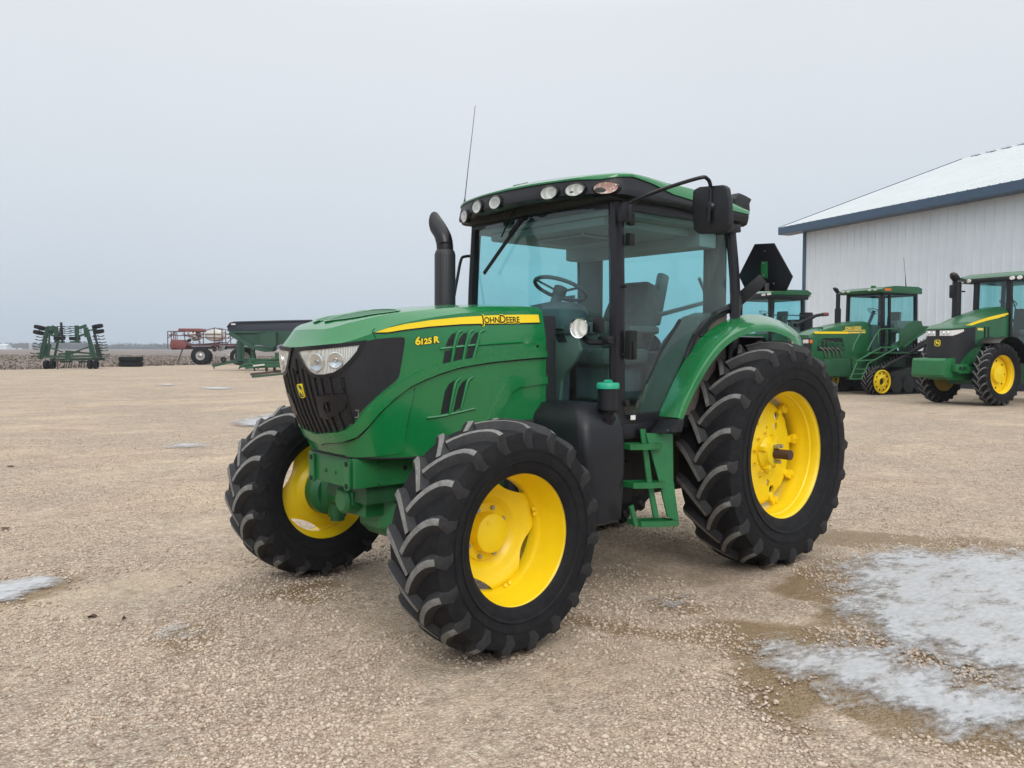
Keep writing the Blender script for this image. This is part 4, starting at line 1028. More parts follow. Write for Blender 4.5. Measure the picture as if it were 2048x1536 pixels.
# ---------------- slow-moving-vehicle sign back and its bracket
bm = B(); o = [P(x, y, 'x', .02) for x, y in ((1509, 488), (1548, 486), (1585, 553), (1572, 582), (1492, 583), (1477, 551))]
sm_ = prism(bm, o, (-.012, 0, 0)); smv = obj('slow_vehicle_sign', bm, M['black_satin'], T, bevel=.004)
bm = B(); o = [P(x, y, 'x', .03) for x, y in ((1522, 523), (1534, 523), (1534, 556), (1522, 556))]; prism(bm, o, (-.012, 0, 0)); 
for y in (527, 551): c = P(1528, y, 'x', .035); cyl(bm, c, c+Vector((.012, 0, 0)), .008, 6, 1)
obj('sign_bracket', bm, [GF, M['steel']], smv)
bm = B()
for (x, y) in ((1530, 502), (1509, 570), (1548, 567)): c = P(x, y, 'x', .032); cyl(bm, c, c+Vector((.006, 0, 0)), .006, 6)
obj('rivet', bm, M['steel'], smv)
bm = B(); bar(bm, P(1527, 558, 'x', .04), P(1478, 600, 'x', .14), .05, .09); bar(bm, P(1478, 600, 'x', .14), P(1466, 625, 'x', .3), .06, .07); box(bm, P(1534, 574, 'x', .05), (.02, .03, .06), None, 1, .003); obj('sign_arm', bm, [BK, M['steel']], T, bevel=.01)
bm = B(); box2(bm, (-.25, .55, 1.55), (.26, .72, 1.72), bev=.03); obj('rear_shelf', bm, BK, T)
# ================================================================== OTHER TRACTORS
GO = M['green_old']
class Fr:
    """a parked machine's own frame: origin on the ground, heading in degrees"""
    def __init__(s, o, h):
        s.o = Vector((o[0], o[1], 0)); s.h = math.radians(h); s.M = Matrix.Rotation(-s.h, 3, 'Z')
    def p(s, px, py, ax, v):
        d = s.M @ ray(px, py); o = s.M @ (CAMP-s.o); i = 'xyz'.index(ax); return o+d*((v-o[i])/d[i])
    def root(s, name): return empty(name, s.o, s.h)
def loft(bm, rings, mi=0, close=True, cap=True):
    R_ = [[bm.verts.new(p) for p in r] for r in rings]; n = len(R_[0])
    for a, b in zip(R_, R_[1:]):
        for k in range(n if close else n-1): bm.faces.new((a[k], a[(k+1) % n], b[(k+1) % n], b[k])).material_index = mi
    if cap and close: bm.faces.new(R_[0]).material_index = mi; bm.faces.new(R_[-1][::-1]).material_index = mi
def simple_wheel(parent, loc, R, w, rf, sd, nl=22, depth=.16, mat=None, st=0, seg=72, holes=8):
    mat = mat or YE; bm = disc_bm(.0, [(0, .0), (.3, .0), (.36, -.02), (.6, -.04), (.9, -.05), (1, -.06)], lambda t: rf-.05, 48, .02)
    lathe(bm, [(-.02, rf*.42), (.06, rf*.40), (.07, rf*.36), (.07, 0)], 28)
    bmh = B()
    for k in range(holes):
        a = 2*PI*k/holes; p = Vector((rf*.66*math.cos(a), -.044, rf*.66*math.sin(a))); cyl(bmh, p, p+Vector((0, .008, 0)), rf*.05, 10)
    for v in bm.verts: v.co.y += w*.4-depth-.0
    for v in bmh.verts: v.co.y += w*.4-depth
    o = obj('wheel', bm, mat, parent, loc=loc, rot=(0, 0, st)); 
    obj('wheel_hole_shade', bmh, M['void'], o)  # dark discs proud of the wheel, hole shade in their colour
    obj('rim', rim_bm(rf, w*.8, seg=56), mat, o); obj('tyre', tyre_bm(R, w, rf-.025, nl, .05*R/.8, seg=seg, rw=w*.78, sub=5), TY, o)
    if sd < 0: o.scale = (1, -1, 1)
    return o
def glasspane(parent, pts, name='window_glass'):
    bm = B(); bm.faces.new([bm.verts.new(p) for p in pts]); bmesh.ops.triangulate(bm, faces=bm.faces[:]); return obj(name, bm, M['glass'], parent, smooth=0, norm=False)
def stwheel(parent, c, R_, tilt=-25, r=.014):
    bm = B(); Rm = Matrix.Rotation(math.radians(tilt), 4, 'Y'); n = 24; pts = [Rm @ Vector((R_*math.cos(2*PI*k/n), R_*math.sin(2*PI*k/n), 0)) for k in range(n)]
    tube(bm, pts+[pts[0], pts[1]], r, 6, cap=False)
    for a in (90, 210, 330): t = math.radians(a); bar(bm, Rm @ Vector((0, 0, -.02)), Rm @ Vector((R_*math.cos(t), R_*math.sin(t), 0)), .03, .015)
    tube(bm, [Rm @ Vector((0, 0, 0)), Rm @ Vector((.05, 0, -.6))], .06, 8); return obj('steering_wheel', bm, M['dash'], parent, loc=c)
def mkseat(parent, x, y, z, s=1):
    bm = B(); box(bm, (x, y, z), (.5*s, .5*s, .14*s), None, 0, .03); box(bm, (x-.26*s, y, z+.36*s), (.13*s, .5*s, .66*s), Matrix.Rotation(-.12, 3, 'Y'), 0, .05); box(bm, (x, y, z-.25), (.35*s, .35*s, .4)); return obj('seat', bm, M['seat'], parent)
def cabbox(t, xf, xr, y0, y1, z0, z1, zb, fr=M['black_satin'], pw=.10, fk=1):
    """posts, window panes and floor of a box cab; front at xf, rear at xr"""
    bm = B(); yc = (y0+y1)/2
    Y = lambda x, y, k=1: yc+(y-yc)*k*(fk if x == xf else 1)
    for x in (xf, xr):
        for y in (y0, y1): bar(bm, (x, Y(x, y), zb), (x, Y(x, y, .94), z1), pw*(1.5 if fk < 1 and x == xf else 1), pw, up=(1, 0, 0))
    for y in (y0, y1):
        bar(bm, (xf, Y(xf, y), zb), (xr, y, zb), pw, pw); bar(bm, (xf, Y(xf, y, .94), z1), (xr, Y(xr, y, .94), z1), pw, pw)
    for x in (xf, xr): bar(bm, (x, Y(x, y0), z1), (x, Y(x, y1), z1), pw, pw); bar(bm, (x, Y(x, y0), z0 if x == xr else zb), (x, Y(x, y1), z0 if x == xr else zb), pw, pw)
    obj('cab_frame', bm, fr, t)
    dy = .94
    glasspane(t, [(xf+.02, Y(xf, y0), zb), (xf+.02, Y(xf, y1), zb), (xf+.02, Y(xf, y1, dy), z1), (xf+.02, Y(xf, y0, dy), z1)], 'windshield')
    glasspane(t, [(xr, y0, z0), (xr, y1, z0), (xr, yc+(y1-yc)*dy, z1), (xr, yc+(y0-yc)*dy, z1)], 'rear_window')
    for y, n in ((y1, 'door'), (y0, 'side_window')): glasspane(t, [(xf, Y(xf, y), zb), (xf, Y(xf, y, dy), z1), (xr, Y(xr, y, dy), z1), (xr, y, zb)], n)
    bm = B(); box2(bm, (xr+.05, y0+.08, zb-.1), (xf-.05, y1-.08, zb)); box2(bm, (xr+.05, y0+.06, zb), (xr+.6, y0+.35, z0+.05)); box2(bm, (xr+.05, y1-.35, zb), (xr+.5, y1-.06, z0-.05)); box2(bm, (xf-.45, yc-.2, zb), (xf-.2, yc+.2, z0+.05), bev=.03)
    obj('cab_interior', bm, M['grey_trim'], t)
# ---------------- tractor at the right edge (front weights, dark nose, two lamps)
f4 = Fr((-21.7, -6.19), -12.7); t4 = f4.root('tractor')
tag(t4, 'green tractor with front weights, cut off by the right edge of the photo', 'tractor')
bm = B()
secs = [(1.36, .40, 1.20, 2.12, 2.26, 2.27), (1.1, .49, 1.18, 2.2, 2.32, 2.42), (.6, .53, 1.18, 2.30, 2.44, 2.58), (.0, .55, 1.18, 2.46, 2.60, 2.74), (-.6, .56, 1.18, 2.62, 2.76, 2.88), (-1.1, .56, 1.18, 2.72, 2.86, 2.97), (-1.25, .54, 1.18, 2.74, 2.86, 2.96)]
rings = [[(x, -w, zb), (x, -w, zs), (x, -w*.9, ze_), (x, -w*.4, zt), (x, w*.4, zt), (x, w*.9, ze_), (x, w, zs), (x, w, zb)] for x, w, zb, zs, ze_, zt in secs]
loft(bm, rings); obj('hood', bm, GO, t4, smooth=35)
def T4S(x, z, off=0):  # near (left) side skin of that hood
    w = interp(x, [-1.25, -.6, 0, .6, 1.1, 1.36], [.54, .56, .55, .53, .49, .40]); return Vector((x, w+off, z))
no_ = [(1.44, 0), (1.44, .18), (1.425, .32), (1.37, .42), (1.22, .475), (.97, .515), (.50, .552)]
def nose4(o, bm, zlo, zhi, off=0, i0=0, i1=6, mi=0, thick=.03):
    """band wrapped round the nose outline between outline stations i0..i1"""
    for sd in o:
        pts = no_[i0:i1+1]; R_ = []
        for k, (x, y) in enumerate(pts):
            t = k/(len(pts)-1); n_ = Vector((max(.0, x-1.1)*2, y*1.6, 0)).normalized() if y else Vector((1, 0, 0)); a_ = Vector((x, y, 0))+n_*off; b_ = Vector((x, y, 0))+n_*(off-thick); zl = zlo(x) if callable(zlo) else zlo; zh = zhi(x) if callable(zhi) else zhi
            R_.append([(a_.x, a_.y*sd, zl), (a_.x, a_.y*sd, zh), (b_.x, b_.y*sd, zh), (b_.x, b_.y*sd, zl)])
        loft(bm, R_, mi)
lipz = lambda x: interp(x, [.5, .97, 1.37, 1.44], [2.33, 2.275, 2.24, 2.235])
bm = B(); nose4((1, -1), bm, lambda x: interp(x, [.5, .97, 1.22, 1.37], [1.75, 1.4, 1.1, 1.02]), lipz, .0, thick=.1); obj('nose_grille', bm, M['screen'], t4)
bm = B()
for sd in (1, -1):
    loft(bm, [[(x+.02, y*1.02*sd, lipz(x)-.005), (x+.015, y*1.01*sd, lipz(x)+.03), (x-.12*(x-.4), y*.9*sd, lipz(x)+.13), (x-.45*(x-.4), y*.55*sd, lipz(x)+.20), (.5, 0, 2.60), (.5, 0, lipz(x)-.02)] for x, y in no_])
obj('hood_lip', bm, GO, t4, smooth=25)
for sd in (1, -1):
    bm = B(); hlz = lambda x: interp(x, [.97, 1.22, 1.37, 1.44], [2.19, 2.10, 2.05, 2.05])
    no_k = no_; no_ = [(1.44, .07), (1.437, .2), (1.425, .32), (1.37, .42), (1.22, .475), (1.0, .512)]
    nose4((sd,), bm, hlz, lambda x: lipz(x)-.03, .014, 0, 5); no_ = no_k
    h_ = obj('headlight', bm, M['reflector'], t4)
    for yy in (.17, .31): b2 = B(); lathe(b2, [(0, .055), (.012, .045), (.004, .02), (.004, 0)], 16, 0, 'x'); obj('bulb_bowl', b2, M['chrome'], h_, loc=(1.455, sd*yy, 2.135))
S4 = lambda u, v, off=0: Vector((1.435+off, u, v))
emb(None, S4, 0, 1.84, .19, .19, t4)
q4 = lambda x, y: (lambda p: (p.x, p.z))(f4.p(x, y, 'y', .55))
b2 = panel([[q4(*p) for p in ((1934, 650.5), (1947, 645), (1960, 640), (1975, 635), (1990, 631), (2016, 625.5), (2017, 632), (1990, 637.5), (1975, 641), (1960, 645.5), (1945, 650.5))]], T4S, .008, .01, .3, .3); s4 = obj('hood_stripe', b2, M['decal'], t4)
bmx = textmesh('JOHN DEERE', .085, .002)
for v in bmx.verts: a = v.co.x; v.co = T4S(-.62-a*.95+.0, 2.575+a*.16+v.co.y, .011)
obj('lettering', bmx, M['void'], s4, smooth=0, norm=False)
for x in (.06, -.10): 
    bm = B(); box(bm, (x, .556, 2.02), (.05, .012, .62)); obj('vent', bm, M['void'], t4)  # dark bars on the skin, shade of the slots in their colour
bmx = textmesh('R', .09, .003)
for v in bmx.verts: v.co = T4S(.30-v.co.x, 2.28+v.co.y, .012)
bm = B(); box(bm, (.27, .548, 2.255), (.26, .006, .07)); obj('model_badge', bm, M['gold'], t4); bmx.free()
bm = B(); box(bm, (.33, .548, 1.72), (.2, .006, .045)); obj('engine_badge', bm, M['white_label'], t4)
# front weights and hitch
bm = B(); prism(bm, [(1.74, -.62, 1.32), (1.69, -.62, 1.39), (1.2, -.62, 1.40), (1.2, -.62, .92), (1.45, -.62, .80), (1.70, -.62, .83), (1.77, -.62, .9)], (0, 1.08, 0)); wt_ = obj('front_weight', bm, GF, t4, bevel=.02)
bm = B(); box2(bm, (1.3, .2, 1.398), (1.6, .3, 1.42), bev=.008); obj('weight_clip', bm, M['void'], wt_)
bm = B(); box2(bm, (.6, -.3, .95), (1.3, .62, 1.15), bev=.02); box2(bm, (.9, .40, 1.0), (1.45, .62, 1.22), bev=.02); cyl(bm, (1.28, .62, 1.11), (1.28, .63, 1.11), .05, 12, 1); cyl(bm, (1.08, .62, 1.11), (1.08, .63, 1.11), .05, 12, 1); box2(bm, (.3, -.4, .75), (1.3, .4, 1.1)); obj('front_frame', bm, [GF, M['void']], t4)
bm = B(); secbar(bm, [(0, -.86, .9, .13, .13), (0, -.4, .8, .15, .2), (0, .4, .8, .15, .2), (0, .86, .9, .13, .13)]); box2(bm, (-2.4, -.4, .6), (.4, .4, 1.3)); obj('axle', bm, M['green_dark'], t4, bevel=.02)
bm = B(); loft(bm, [[(.55+.55*math.cos(a)-.45, .5, 1.25+.62*math.sin(a)) for a in np.linspace(0, PI, 14)], [(.55+.55*math.cos(a)-.45, .72, 1.25+.62*math.sin(a)) for a in np.linspace(0, PI, 14)]], cap=False, close=False)
loft(bm, [[(.1+.56*math.cos(a), .5, 1.2+.66*math.sin(a)) for a in np.linspace(.0, PI, 14)], [(.1+.02*math.cos(a), .5, 1.2+.02*math.sin(a)) for a in np.linspace(.0, PI, 14)]], cap=False, close=False); obj('inner_fender', bm, M['green_dark'], t4)
bm = B(); pts = [(-.05+1.0*math.cos(a), 1.0+1.03*math.sin(a)) for a in np.linspace(.95, 2.9, 16)]; loft(bm, [[(x, .62, z) for x, z in pts], [(x, 1.3, z) for x, z in pts]], cap=False, close=False); obj('front_fender', bm, M['black_satin'], t4)
for sd in (1, -1):
    simple_wheel(t4, (0, sd*.93, .92), .93, .42, .60, sd, 24, .17, mat=None if sd > 0 else M['yellow_dirty'])
    simple_wheel(t4, (-3.35, sd*1.25, 1.12), 1.13, .6, .72, sd, 22, .2)
cabbox(t4, -1.12, -3.0, -.9, .9, 2.6, 3.78, 1.6, fk=.62)
bm = B(); loft(bm, [[(-1.0, y, 3.78), (-1.0, y, 3.86), (-1.1, y, 3.96), (-1.5, y*.95, 4.05), (-2.9, y*.95, 4.07), (-3.2, y, 3.98), (-3.2, y, 3.78)] for y in (-1.05, -.9, 0, .9, 1.05)]); obj('roof', bm, GO, t4)
bm = B(); box2(bm, (-3.15, -1.0, 3.74), (-.98, 1.0, 3.88), bev=.04); rf4 = obj('roof_fascia', bm, BK, t4)
for y, x in ((-.92, -.98), (-.70, -.97), (.70, -.97), (.92, -.98)):
    b2 = B(); lathe(b2, [(0, .085), (.03, .075), (.035, 0)], 20, 0, 'x'); 
    for v in b2.verts: v.co.z *= .7
    obj('work_light', b2, M['reflector'], rf4, loc=(x, y, 3.81))
stwheel(t4, (-1.75, .1, 3.12), .24); mkseat(t4, -2.4, 0, 2.2, 1.1)
a4 = f4.p(1916, 630, 'y', -.55)
bm = B(); cyl(bm, (-.25, -.60, 2.6), (-.25, -.60, 3.72), .13, 20); tube(bm, smoothpath([(-.25, -.60, 3.68), (-.22, -.60, 3.82), (-.08, -.60, 3.93), (.05, -.60, 4.0)], 4), [.13]*4+[.12]*5+[.10, .09, .06, .02], 14); box(bm, (-.08, -.62, 3.45), (.16, .16, .42), None, 0, .05); bar(bm, (-.3, -.6, 3.85), (-1.2, -.85, 3.80), .06, .09); obj('exhaust_stack', bm, M['black_satin'], t4)
bm = B(); tube(bm, smoothpath([(-1.15, -.95, 3.50), (-.95, -.98, 3.5), (-.88, -.98, 3.44), (-.85, -.98, 2.75)], 4), .025, 6); obj('grab_rail', bm, BS, t4)
bm = B(); tube(bm, [(-1.15, .5, 3.7), (-1.12, .62, 3.2), (-1.1, .75, 2.85)], .014, 6); obj('wiper', bm, M['void'], t4)
# ---------------- tracked tractor in the middle
f3 = Fr((-24.69, -10.53), -14); t3 = f3.root('tractor')
tag(t3, 'green tracked tractor with sloping rubber belt and ladder in front of the shed', 'tractor')
YC = -1.2
bm = B(); secs = [(2.52, .40, 1.25, 2.02, 2.16, 2.17), (2.3, .46, 1.2, 2.10, 2.24, 2.30), (1.6, .47, 1.2, 2.26, 2.42, 2.47), (.9, .47, 1.2, 2.40, 2.55, 2.60), (.2, .47, 1.2, 2.52, 2.64, 2.70), (-.38, .47, 1.2, 2.56, 2.67, 2.72), (-.45, .46, 1.2, 2.3, 2.5, 2.55)]
loft(bm, [[(x, YC-w, zb), (x, YC-w, zs), (x, YC-w*.85, z1), (x, YC-w*.4, zt), (x, YC+w*.4, zt), (x, YC+w*.85, z1), (x, YC+w, zs), (x, YC+w, zb)] for x, w, zb, zs, z1, zt in secs]); obj('hood', bm, GO, t3, smooth=35)
ys = YC+.474
T3S = lambda u, v, off=0: Vector((u, ys+off, v))
bm = B(); box2(bm, (2.44, YC-.41, 1.25), (2.56, YC+.43, 2.05), bev=.02); g3 = obj('grille', bm, M['screen'], t3)
for sd in (1, -1): b2 = B(); box(b2, (2.565, YC+sd*.26, 1.93), (.02, .26, .13), None, 0, .01); obj('headlight', b2, M['reflector'], t3); b2 = B(); box(b2, (2.49, YC+sd*.445, 1.93), (.12, .03, .13), None, 0, .01); obj('turn_signal', b2, M['orange'], t3)
for k in range(4): b2 = B(); box2(b2, (1.75+k*.16, YC-.3, 2.36-k*.07), (1.80+k*.16, YC+.3, 2.46-k*.07)); obj('hood_louvre', b2, GO, t3)
q3 = lambda x, y: (lambda p: (p.x, p.z))(f3.p(x, y, 'y', ys))
st = [q3(1628, 663), (q3(1696, 663)), q3(1696, 667.5), q3(1629, 667.5)]
s3 = obj('hood_stripe', panel([st], T3S, .008, .006, .4, .4), M['decal'], t3)
obj('hood_stripe', panel([[q3(1695, 663.5), q3(1731, 663), q3(1731, 666), q3(1695, 667)]], T3S, .007, .006, .4, .4), M['gold'], t3)
obj('hood_stripe', panel([[q3(1685, 660.5), q3(1731, 659.5), q3(1731, 661), q3(1686, 661.8)]], T3S, .008, .006, .4, .4), M['gold'], t3)
tb = textmesh('JOHN DEERE', .17, .006); A_, B_ = q3(1690, 660), q3(1722, 659); wd = max(v.co.x for v in tb.verts)
for v in tb.verts: u = v.co.x/wd; v.co = T3S(A_[0]+(B_[0]-A_[0])*u, A_[1]+(B_[1]-A_[1])*u+v.co.y, .01)
obj('lettering', tb, M['gold'], s3, smooth=0, norm=False)
op = [q3(*p) for p in ((1641, 680), (1648, 676), (1684, 676), (1687, 684), (1690, 702), (1634, 702), (1636, 692))]
obj('engine_opening', panel([op], T3S, .004, .01, .4, .4), M['void'], t3)
bm = B(); random.seed(3)
for k in range(26): 
    x = random.uniform(op[-1][0]-.1, op[3][0]); x = random.uniform(min(p[0] for p in op)+.12, max(p[0] for p in op)-.12); z = random.uniform(min(p[1] for p in op)+.08, max(p[1] for p in op)-.14); box(bm, (x, ys-.02, z), (random.uniform(.05, .25), .08, random.uniform(.04, .18)), None, 0, .01)
for k in range(5): x0 = 1.0+k*.2; tube(bm, smoothpath([(x0, ys+.02, 1.35), (x0+.1, ys+.04, 1.6), (x0+.3, ys+.02, 1.72)], 4), .02, 6, 1)
obj('engine', bm, [M['green_dark'], M['steel']], t3)
bm = B(); box2(bm, (-.2, YC-.45, .62), (2.35, YC+.50, 1.2), bev=.03); box2(bm, (.65, YC+.3, .66), (2.0, YC+.62, 1.28), bev=.04); box2(bm, (-.3, YC+.3, .52), (.55, YC+.60, 1.32), bev=.04); obj('side_tank', bm, M['green_dark'], t3)
bm = B(); box2(bm, (-2.5, YC-.5, .75), (2.2, YC+.5, 1.0)); box2(bm, (-3.4, YC-.6, .7), (-.4, YC+.6, 1.6)); obj('chassis', bm, M['black_matte'], t3, bevel=.02)
# belts
def belt(yc):
    w = .48; circ = [(0.0, .47, .47), (-3.0, 1.42, .62)]  # front idler centre/radius, rear drive wheel
    path = []
    def arc(cx, cz, r, a0, a1, n):
        for k in range(n+1): a = math.radians(a0+(a1-a0)*k/n); path.append((cx+r*math.cos(a), cz+r*math.sin(a)))
    arc(0, .50, .47, -90, 108, 14); 
    arc(-3.0, 1.50, .72, 108, 275, 14); arc(-2.7, .36, .33, 200, 270, 6)
    pts = path+[path[0]]
    # resample
    L_ = [0]
    for a, b in zip(pts, pts[1:]): L_.append(L_[-1]+math.hypot(b[0]-a[0], b[1]-a[1]))
    n = 120; xs = np.interp(np.linspace(0, L_[-1], n, endpoint=False), L_, [p[0] for p in pts]); zs = np.interp(np.linspace(0, L_[-1], n, endpoint=False), L_, [p[1] for p in pts])
    bm = B(); R_ = []
    for i in range(n):
        t = Vector((xs[(i+1) % n]-xs[i-1], 0, zs[(i+1) % n]-zs[i-1])).normalized(); nn = Vector((t.z, 0, -t.x)); p = Vector((xs[i], 0, zs[i]))
        R_.append([bm.verts.new(p+nn*o+Vector((0, yc+y, 0))) for y, o in ((-w/2, 0), (w/2, 0), (w/2, -.035), (-w/2, -.035))])
    for i in range(n):
        for k in range(4): bm.faces.new((R_[i][k], R_[i][(k+1) % 4], R_[(i+1) % n][(k+1) % 4], R_[(i+1) % n][k]))
    m_ = int(L_[-1]/.17)
    for i in range(m_):
        for sd in (1, -1):
            s0 = (i+(.5 if sd < 0 else 0))*L_[-1]/m_; tip = []
            for f, off in ((0, 0), (.5, -.13), (1, -.26)):
                s_ = (s0-off) % L_[-1]; x = np.interp(s_, L_, [p[0] for p in pts]); z = np.interp(s_, L_, [p[1] for p in pts]); s2_ = (s_+.01) % L_[-1]; t = Vector((np.interp(s2_, L_, [p[0] for p in pts])-x, 0, np.interp(s2_, L_, [p[1] for p in pts])-z)); t = t.normalized() if t.length > 1e-6 else Vector((1, 0, 0)); nn = Vector((t.z, 0, -t.x)); c = Vector((x, yc+sd*(.02+f*(w/2-.02)), z))
                tip.append((c, t, nn))
            ring = [[bm.verts.new(c+t*a+nn*b) for a, b in ((-.035, 0), (-.025, .05), (.025, .05), (.035, 0))] for c, t, nn in tip]
            for a, b in zip(ring, ring[1:]):
                for k in range(3): bm.faces.new((a[k], b[k], b[k+1], a[k+1])).material_index = 1 if k == 1 else 0
            bm.faces.new(ring[0]); bm.faces.new(ring[-1])
    return bm
for yc in (0, 2*YC):
    b_ = obj('track_belt', belt(yc), [M['rubber'], M['tread'], M['rubber']], t3)
    bm = disc_bm(.0, [(0, .02), (.30, .02), (.38, .10), (.55, .06), (.85, .05), (1, .0)], lambda t: .40, 48, .06); lathe(bm, [(.0, .43), (.10, .43), (.11, .40), (.04, .38)], 48)
    for v in bm.verts: v.co += Vector((0, yc+.18, .48))
    iw = obj('idler_wheel', bm, YE, t3); bmh = B(); 
    for k in range(10): a = 2*PI*k/10; p = Vector((.31*math.cos(a), yc+.236, .48+.31*math.sin(a))); cyl(bmh, p, p+Vector((0, .006, 0)), .035, 10)
    cyl(bmh, (0, yc+.2, .48), (0, yc+.206, .48), .12, 20); obj('wheel_hole_shade', bmh, M['void'], iw)  # dark discs on the idler, shade of the holes painted in
    bm = B(); lathe(bm, [(.0, 0), (.02, .3), (.06, .6), (-.1, .62)], 40)
    for v in bm.verts: v.co += Vector((-3.0, yc+.15, 1.45))
    obj('drive_wheel', bm, M['green_dark'], t3)
    bm = B()
    for x in (-.85, -1.5, -2.1, -2.7): lathe(bm, [(-.1, .0), (-.1, .30), (.1, .30), (.1, .1), (.05, .0)], 24) if False else cyl(bm, (x, yc-.2, .34), (x, yc+.2, .34), .30, 24); cyl(bm, (x, yc+.2, .34), (x, yc+.215, .34), .12, 16, 1)
    obj('mid_roller', bm, [M['black_matte'], M['black_matte']], t3)
    bm = B(); prism(bm, [(-.5, yc-.1, .55), (-2.6, yc-.1, .55), (-2.4, yc-.1, 1.0), (-1.5, yc-.1, .95), (-.7, yc-.1, .8)], (0, .2, 0)); obj('roller_frame', bm, M['black_matte'], t3, bevel=.02)
# cab
cabbox(t3, -.72, -2.5, -2.05, -.35, 2.55, 3.74, 1.45, M['black_satin'], .11)
bm = B(); bar(bm, (-1.05, -.34, 1.5), (-1.05, -.38, 3.72), .08, .08, up=(1, 0, 0)); obj('door_post', bm, BS, t3)
bm = B(); loft(bm, [[(-.45, y, 3.76), (-.42, y, 3.88), (-.6, y, 3.96), (-1.2, y, 4.03), (-2.4, y, 4.03), (-2.62, y, 3.97), (-2.62, y, 3.76)] for y in (-2.2, -2.1, -1.2, -.28, -.2)]); r3 = obj('roof', bm, GO, t3, bevel=.02)
for y in (-2.0, -1.75, -.75, -.5): b2 = B(); box(b2, (-.425, y, 3.87), (.03, .14, .055), None, 0, .01); obj('work_light', b2, M['reflector'], r3)
b2 = B(); box(b2, (-.75, -.205, 3.87), (.34, .04, .09), None, 0, .01); obj('warning_light', b2, M['orange'], r3)
b2 = B(); box(b2, (-.8, -.9, 4.02), (.14, .14, .08), None, 0, .02); obj('receiver', b2, GF, r3)
aa = [f3.p(1812, 573, 'y', -.7), f3.p(1810, 545, 'y', -.7), f3.p(1807.5, 515, 'y', -.7)]
b2 = B(); tube(b2, aa, [.022, .008, .006], 6); obj('antenna', b2, M['black'], t3)
stwheel(t3, (-1.15, -1.15, 3.12), .24); mkseat(t3, -1.9, -1.1, 2.35, 1.1)
bm = B(); box2(bm, (-2.45, -.9, 2.3), (-1.6, -.45, 2.75), bev=.05); obj('side_console', bm, M['grey_trim'], t3)
bm = B(); cyl(bm, (.25, -1.62, 2.55), (.25, -1.62, 3.2), .115, 20); cyl(bm, (.25, -1.62, 3.2), (.25, -1.62, 3.3), .08, 16); tube(bm, smoothpath([(.25, -1.62, 3.25), (.25, -1.62, 3.7), (.30, -1.62, 3.85), (.42, -1.62, 3.94), (.52, -1.62, 3.97)], 4), [.08]*12+[.07, .06, .05, .03, .02], 14); obj('exhaust_stack', bm, M['black_satin'], t3)
# fender over the belt, ladder and rails
fq = lambda x, y, yy=.28: f3.p(x, y, 'y', yy)
o1 = [fq(*p) for p in ((1799, 690), (1801, 670), (1815, 649), (1829, 641), (1843, 642), (1846, 652), (1858, 652), (1854, 664), (1830, 679), (1806, 692))]
bm = B(); prism(bm, o1, (0, -.06, 0)); obj('rear_fender', bm, M['green_dark'], t3, bevel=.01)
bm = B(); pts = [fq(1806, 694), fq(1822, 682), fq(1840, 668), fq(1852, 659), fq(1866, 654)]; loft(bm, [[(p.x, p.y-.55, p.z+.02), (p.x, p.y+.05, p.z+.02), (p.x, p.y+.05, p.z-.04), (p.x, p.y-.55, p.z-.04)] for p in pts]); obj('fender_top', bm, GO, t3, bevel=.01)
lb = B()
def rail(pl, yy, r=.024): tube(lb, [f3.p(x, y, 'y', yy) for x, y in pl], r, 6)
rail([(1700, 758), (1714, 724)], .3); rail([(1723, 758), (1737, 726)], .3); rail([(1700, 758), (1723, 758)], .3); rail([(1712, 738), (1732, 739)], .3); rail([(1706, 748), (1727, 748)], .3)
rail([(1712, 722), (1750, 720)], .3, .03); rail([(1714, 722), (1762, 695)], .28); rail([(1738, 726), (1796, 694)], .3); rail([(1736, 706), (1772, 706)], .15, .03); rail([(1760, 695), (1800, 694)], .1, .03)
la = obj('ladder', lb, GF, t3)
lb = B(); rail([(1705, 702), (1708, 690), (1722, 664)], .0, .02); rail([(1735, 702), (1744, 683), (1756, 664)], .1, .02); rail([(1756, 690), (1757, 662), (1762, 658), (1796, 657), (1799, 662), (1799, 694)], .25, .02); rail([(1775, 658), (1775, 686)], .25, .015); obj('handrail', lb, GF, t3)
bm = B(); a = f3.p(1735, 704, 'y', -.3); box2(bm, (-1.9, -.55, 1.5), (.1, .2, 1.56)); box2(bm, (-1.9, -.5, 1.0), (-.3, -.3, 1.5)); obj('platform', bm, M['green_dark'], t3)
# ---------------- third tractor, only its cab showing over the near fender
f2 = Fr((P(1548, 786, 'z', 0).x-2.5, P(1548, 786, 'z', 0).y-2.5), -14); 
t2 = f2.root('tractor'); tag(t2, 'green tractor of which only cab and roof show above the nearest rear fender', 'tractor')
p2 = lambda x, y, yy: f2.p(x, y, 'y', yy)
c0, c1 = p2(1541, 620, .9), p2(1606, 620, .9)
XF, XR = c0.x, c1.x; ZT = p2(1541, 596, .9).z; ZM = p2(1560, 640, .9).z
cabbox(t2, XF, XR, -.9, .9, ZM, ZT, ZM-1.0)
zr = p2(1580, 580, .95).z
bm = B(); loft(bm, [[(XF+.30, y, ZT+.12), (XF+.15, y, zr-.12), (XF-.3, y, zr), (XR-.1, y, zr+.02), (XR-.35, y, zr-.1), (XR-.25, y, ZT+.15)] for y in (-1.0, -.9, 0, .95, 1.05)]); obj('roof', bm, GO, t2, bevel=.03)
bm = B(); box2(bm, (XR-.2, -1.02, ZT-.03), (XF+.32, 1.02, ZT+.2), bev=.05); r2 = obj('roof_fascia', bm, BK, t2)
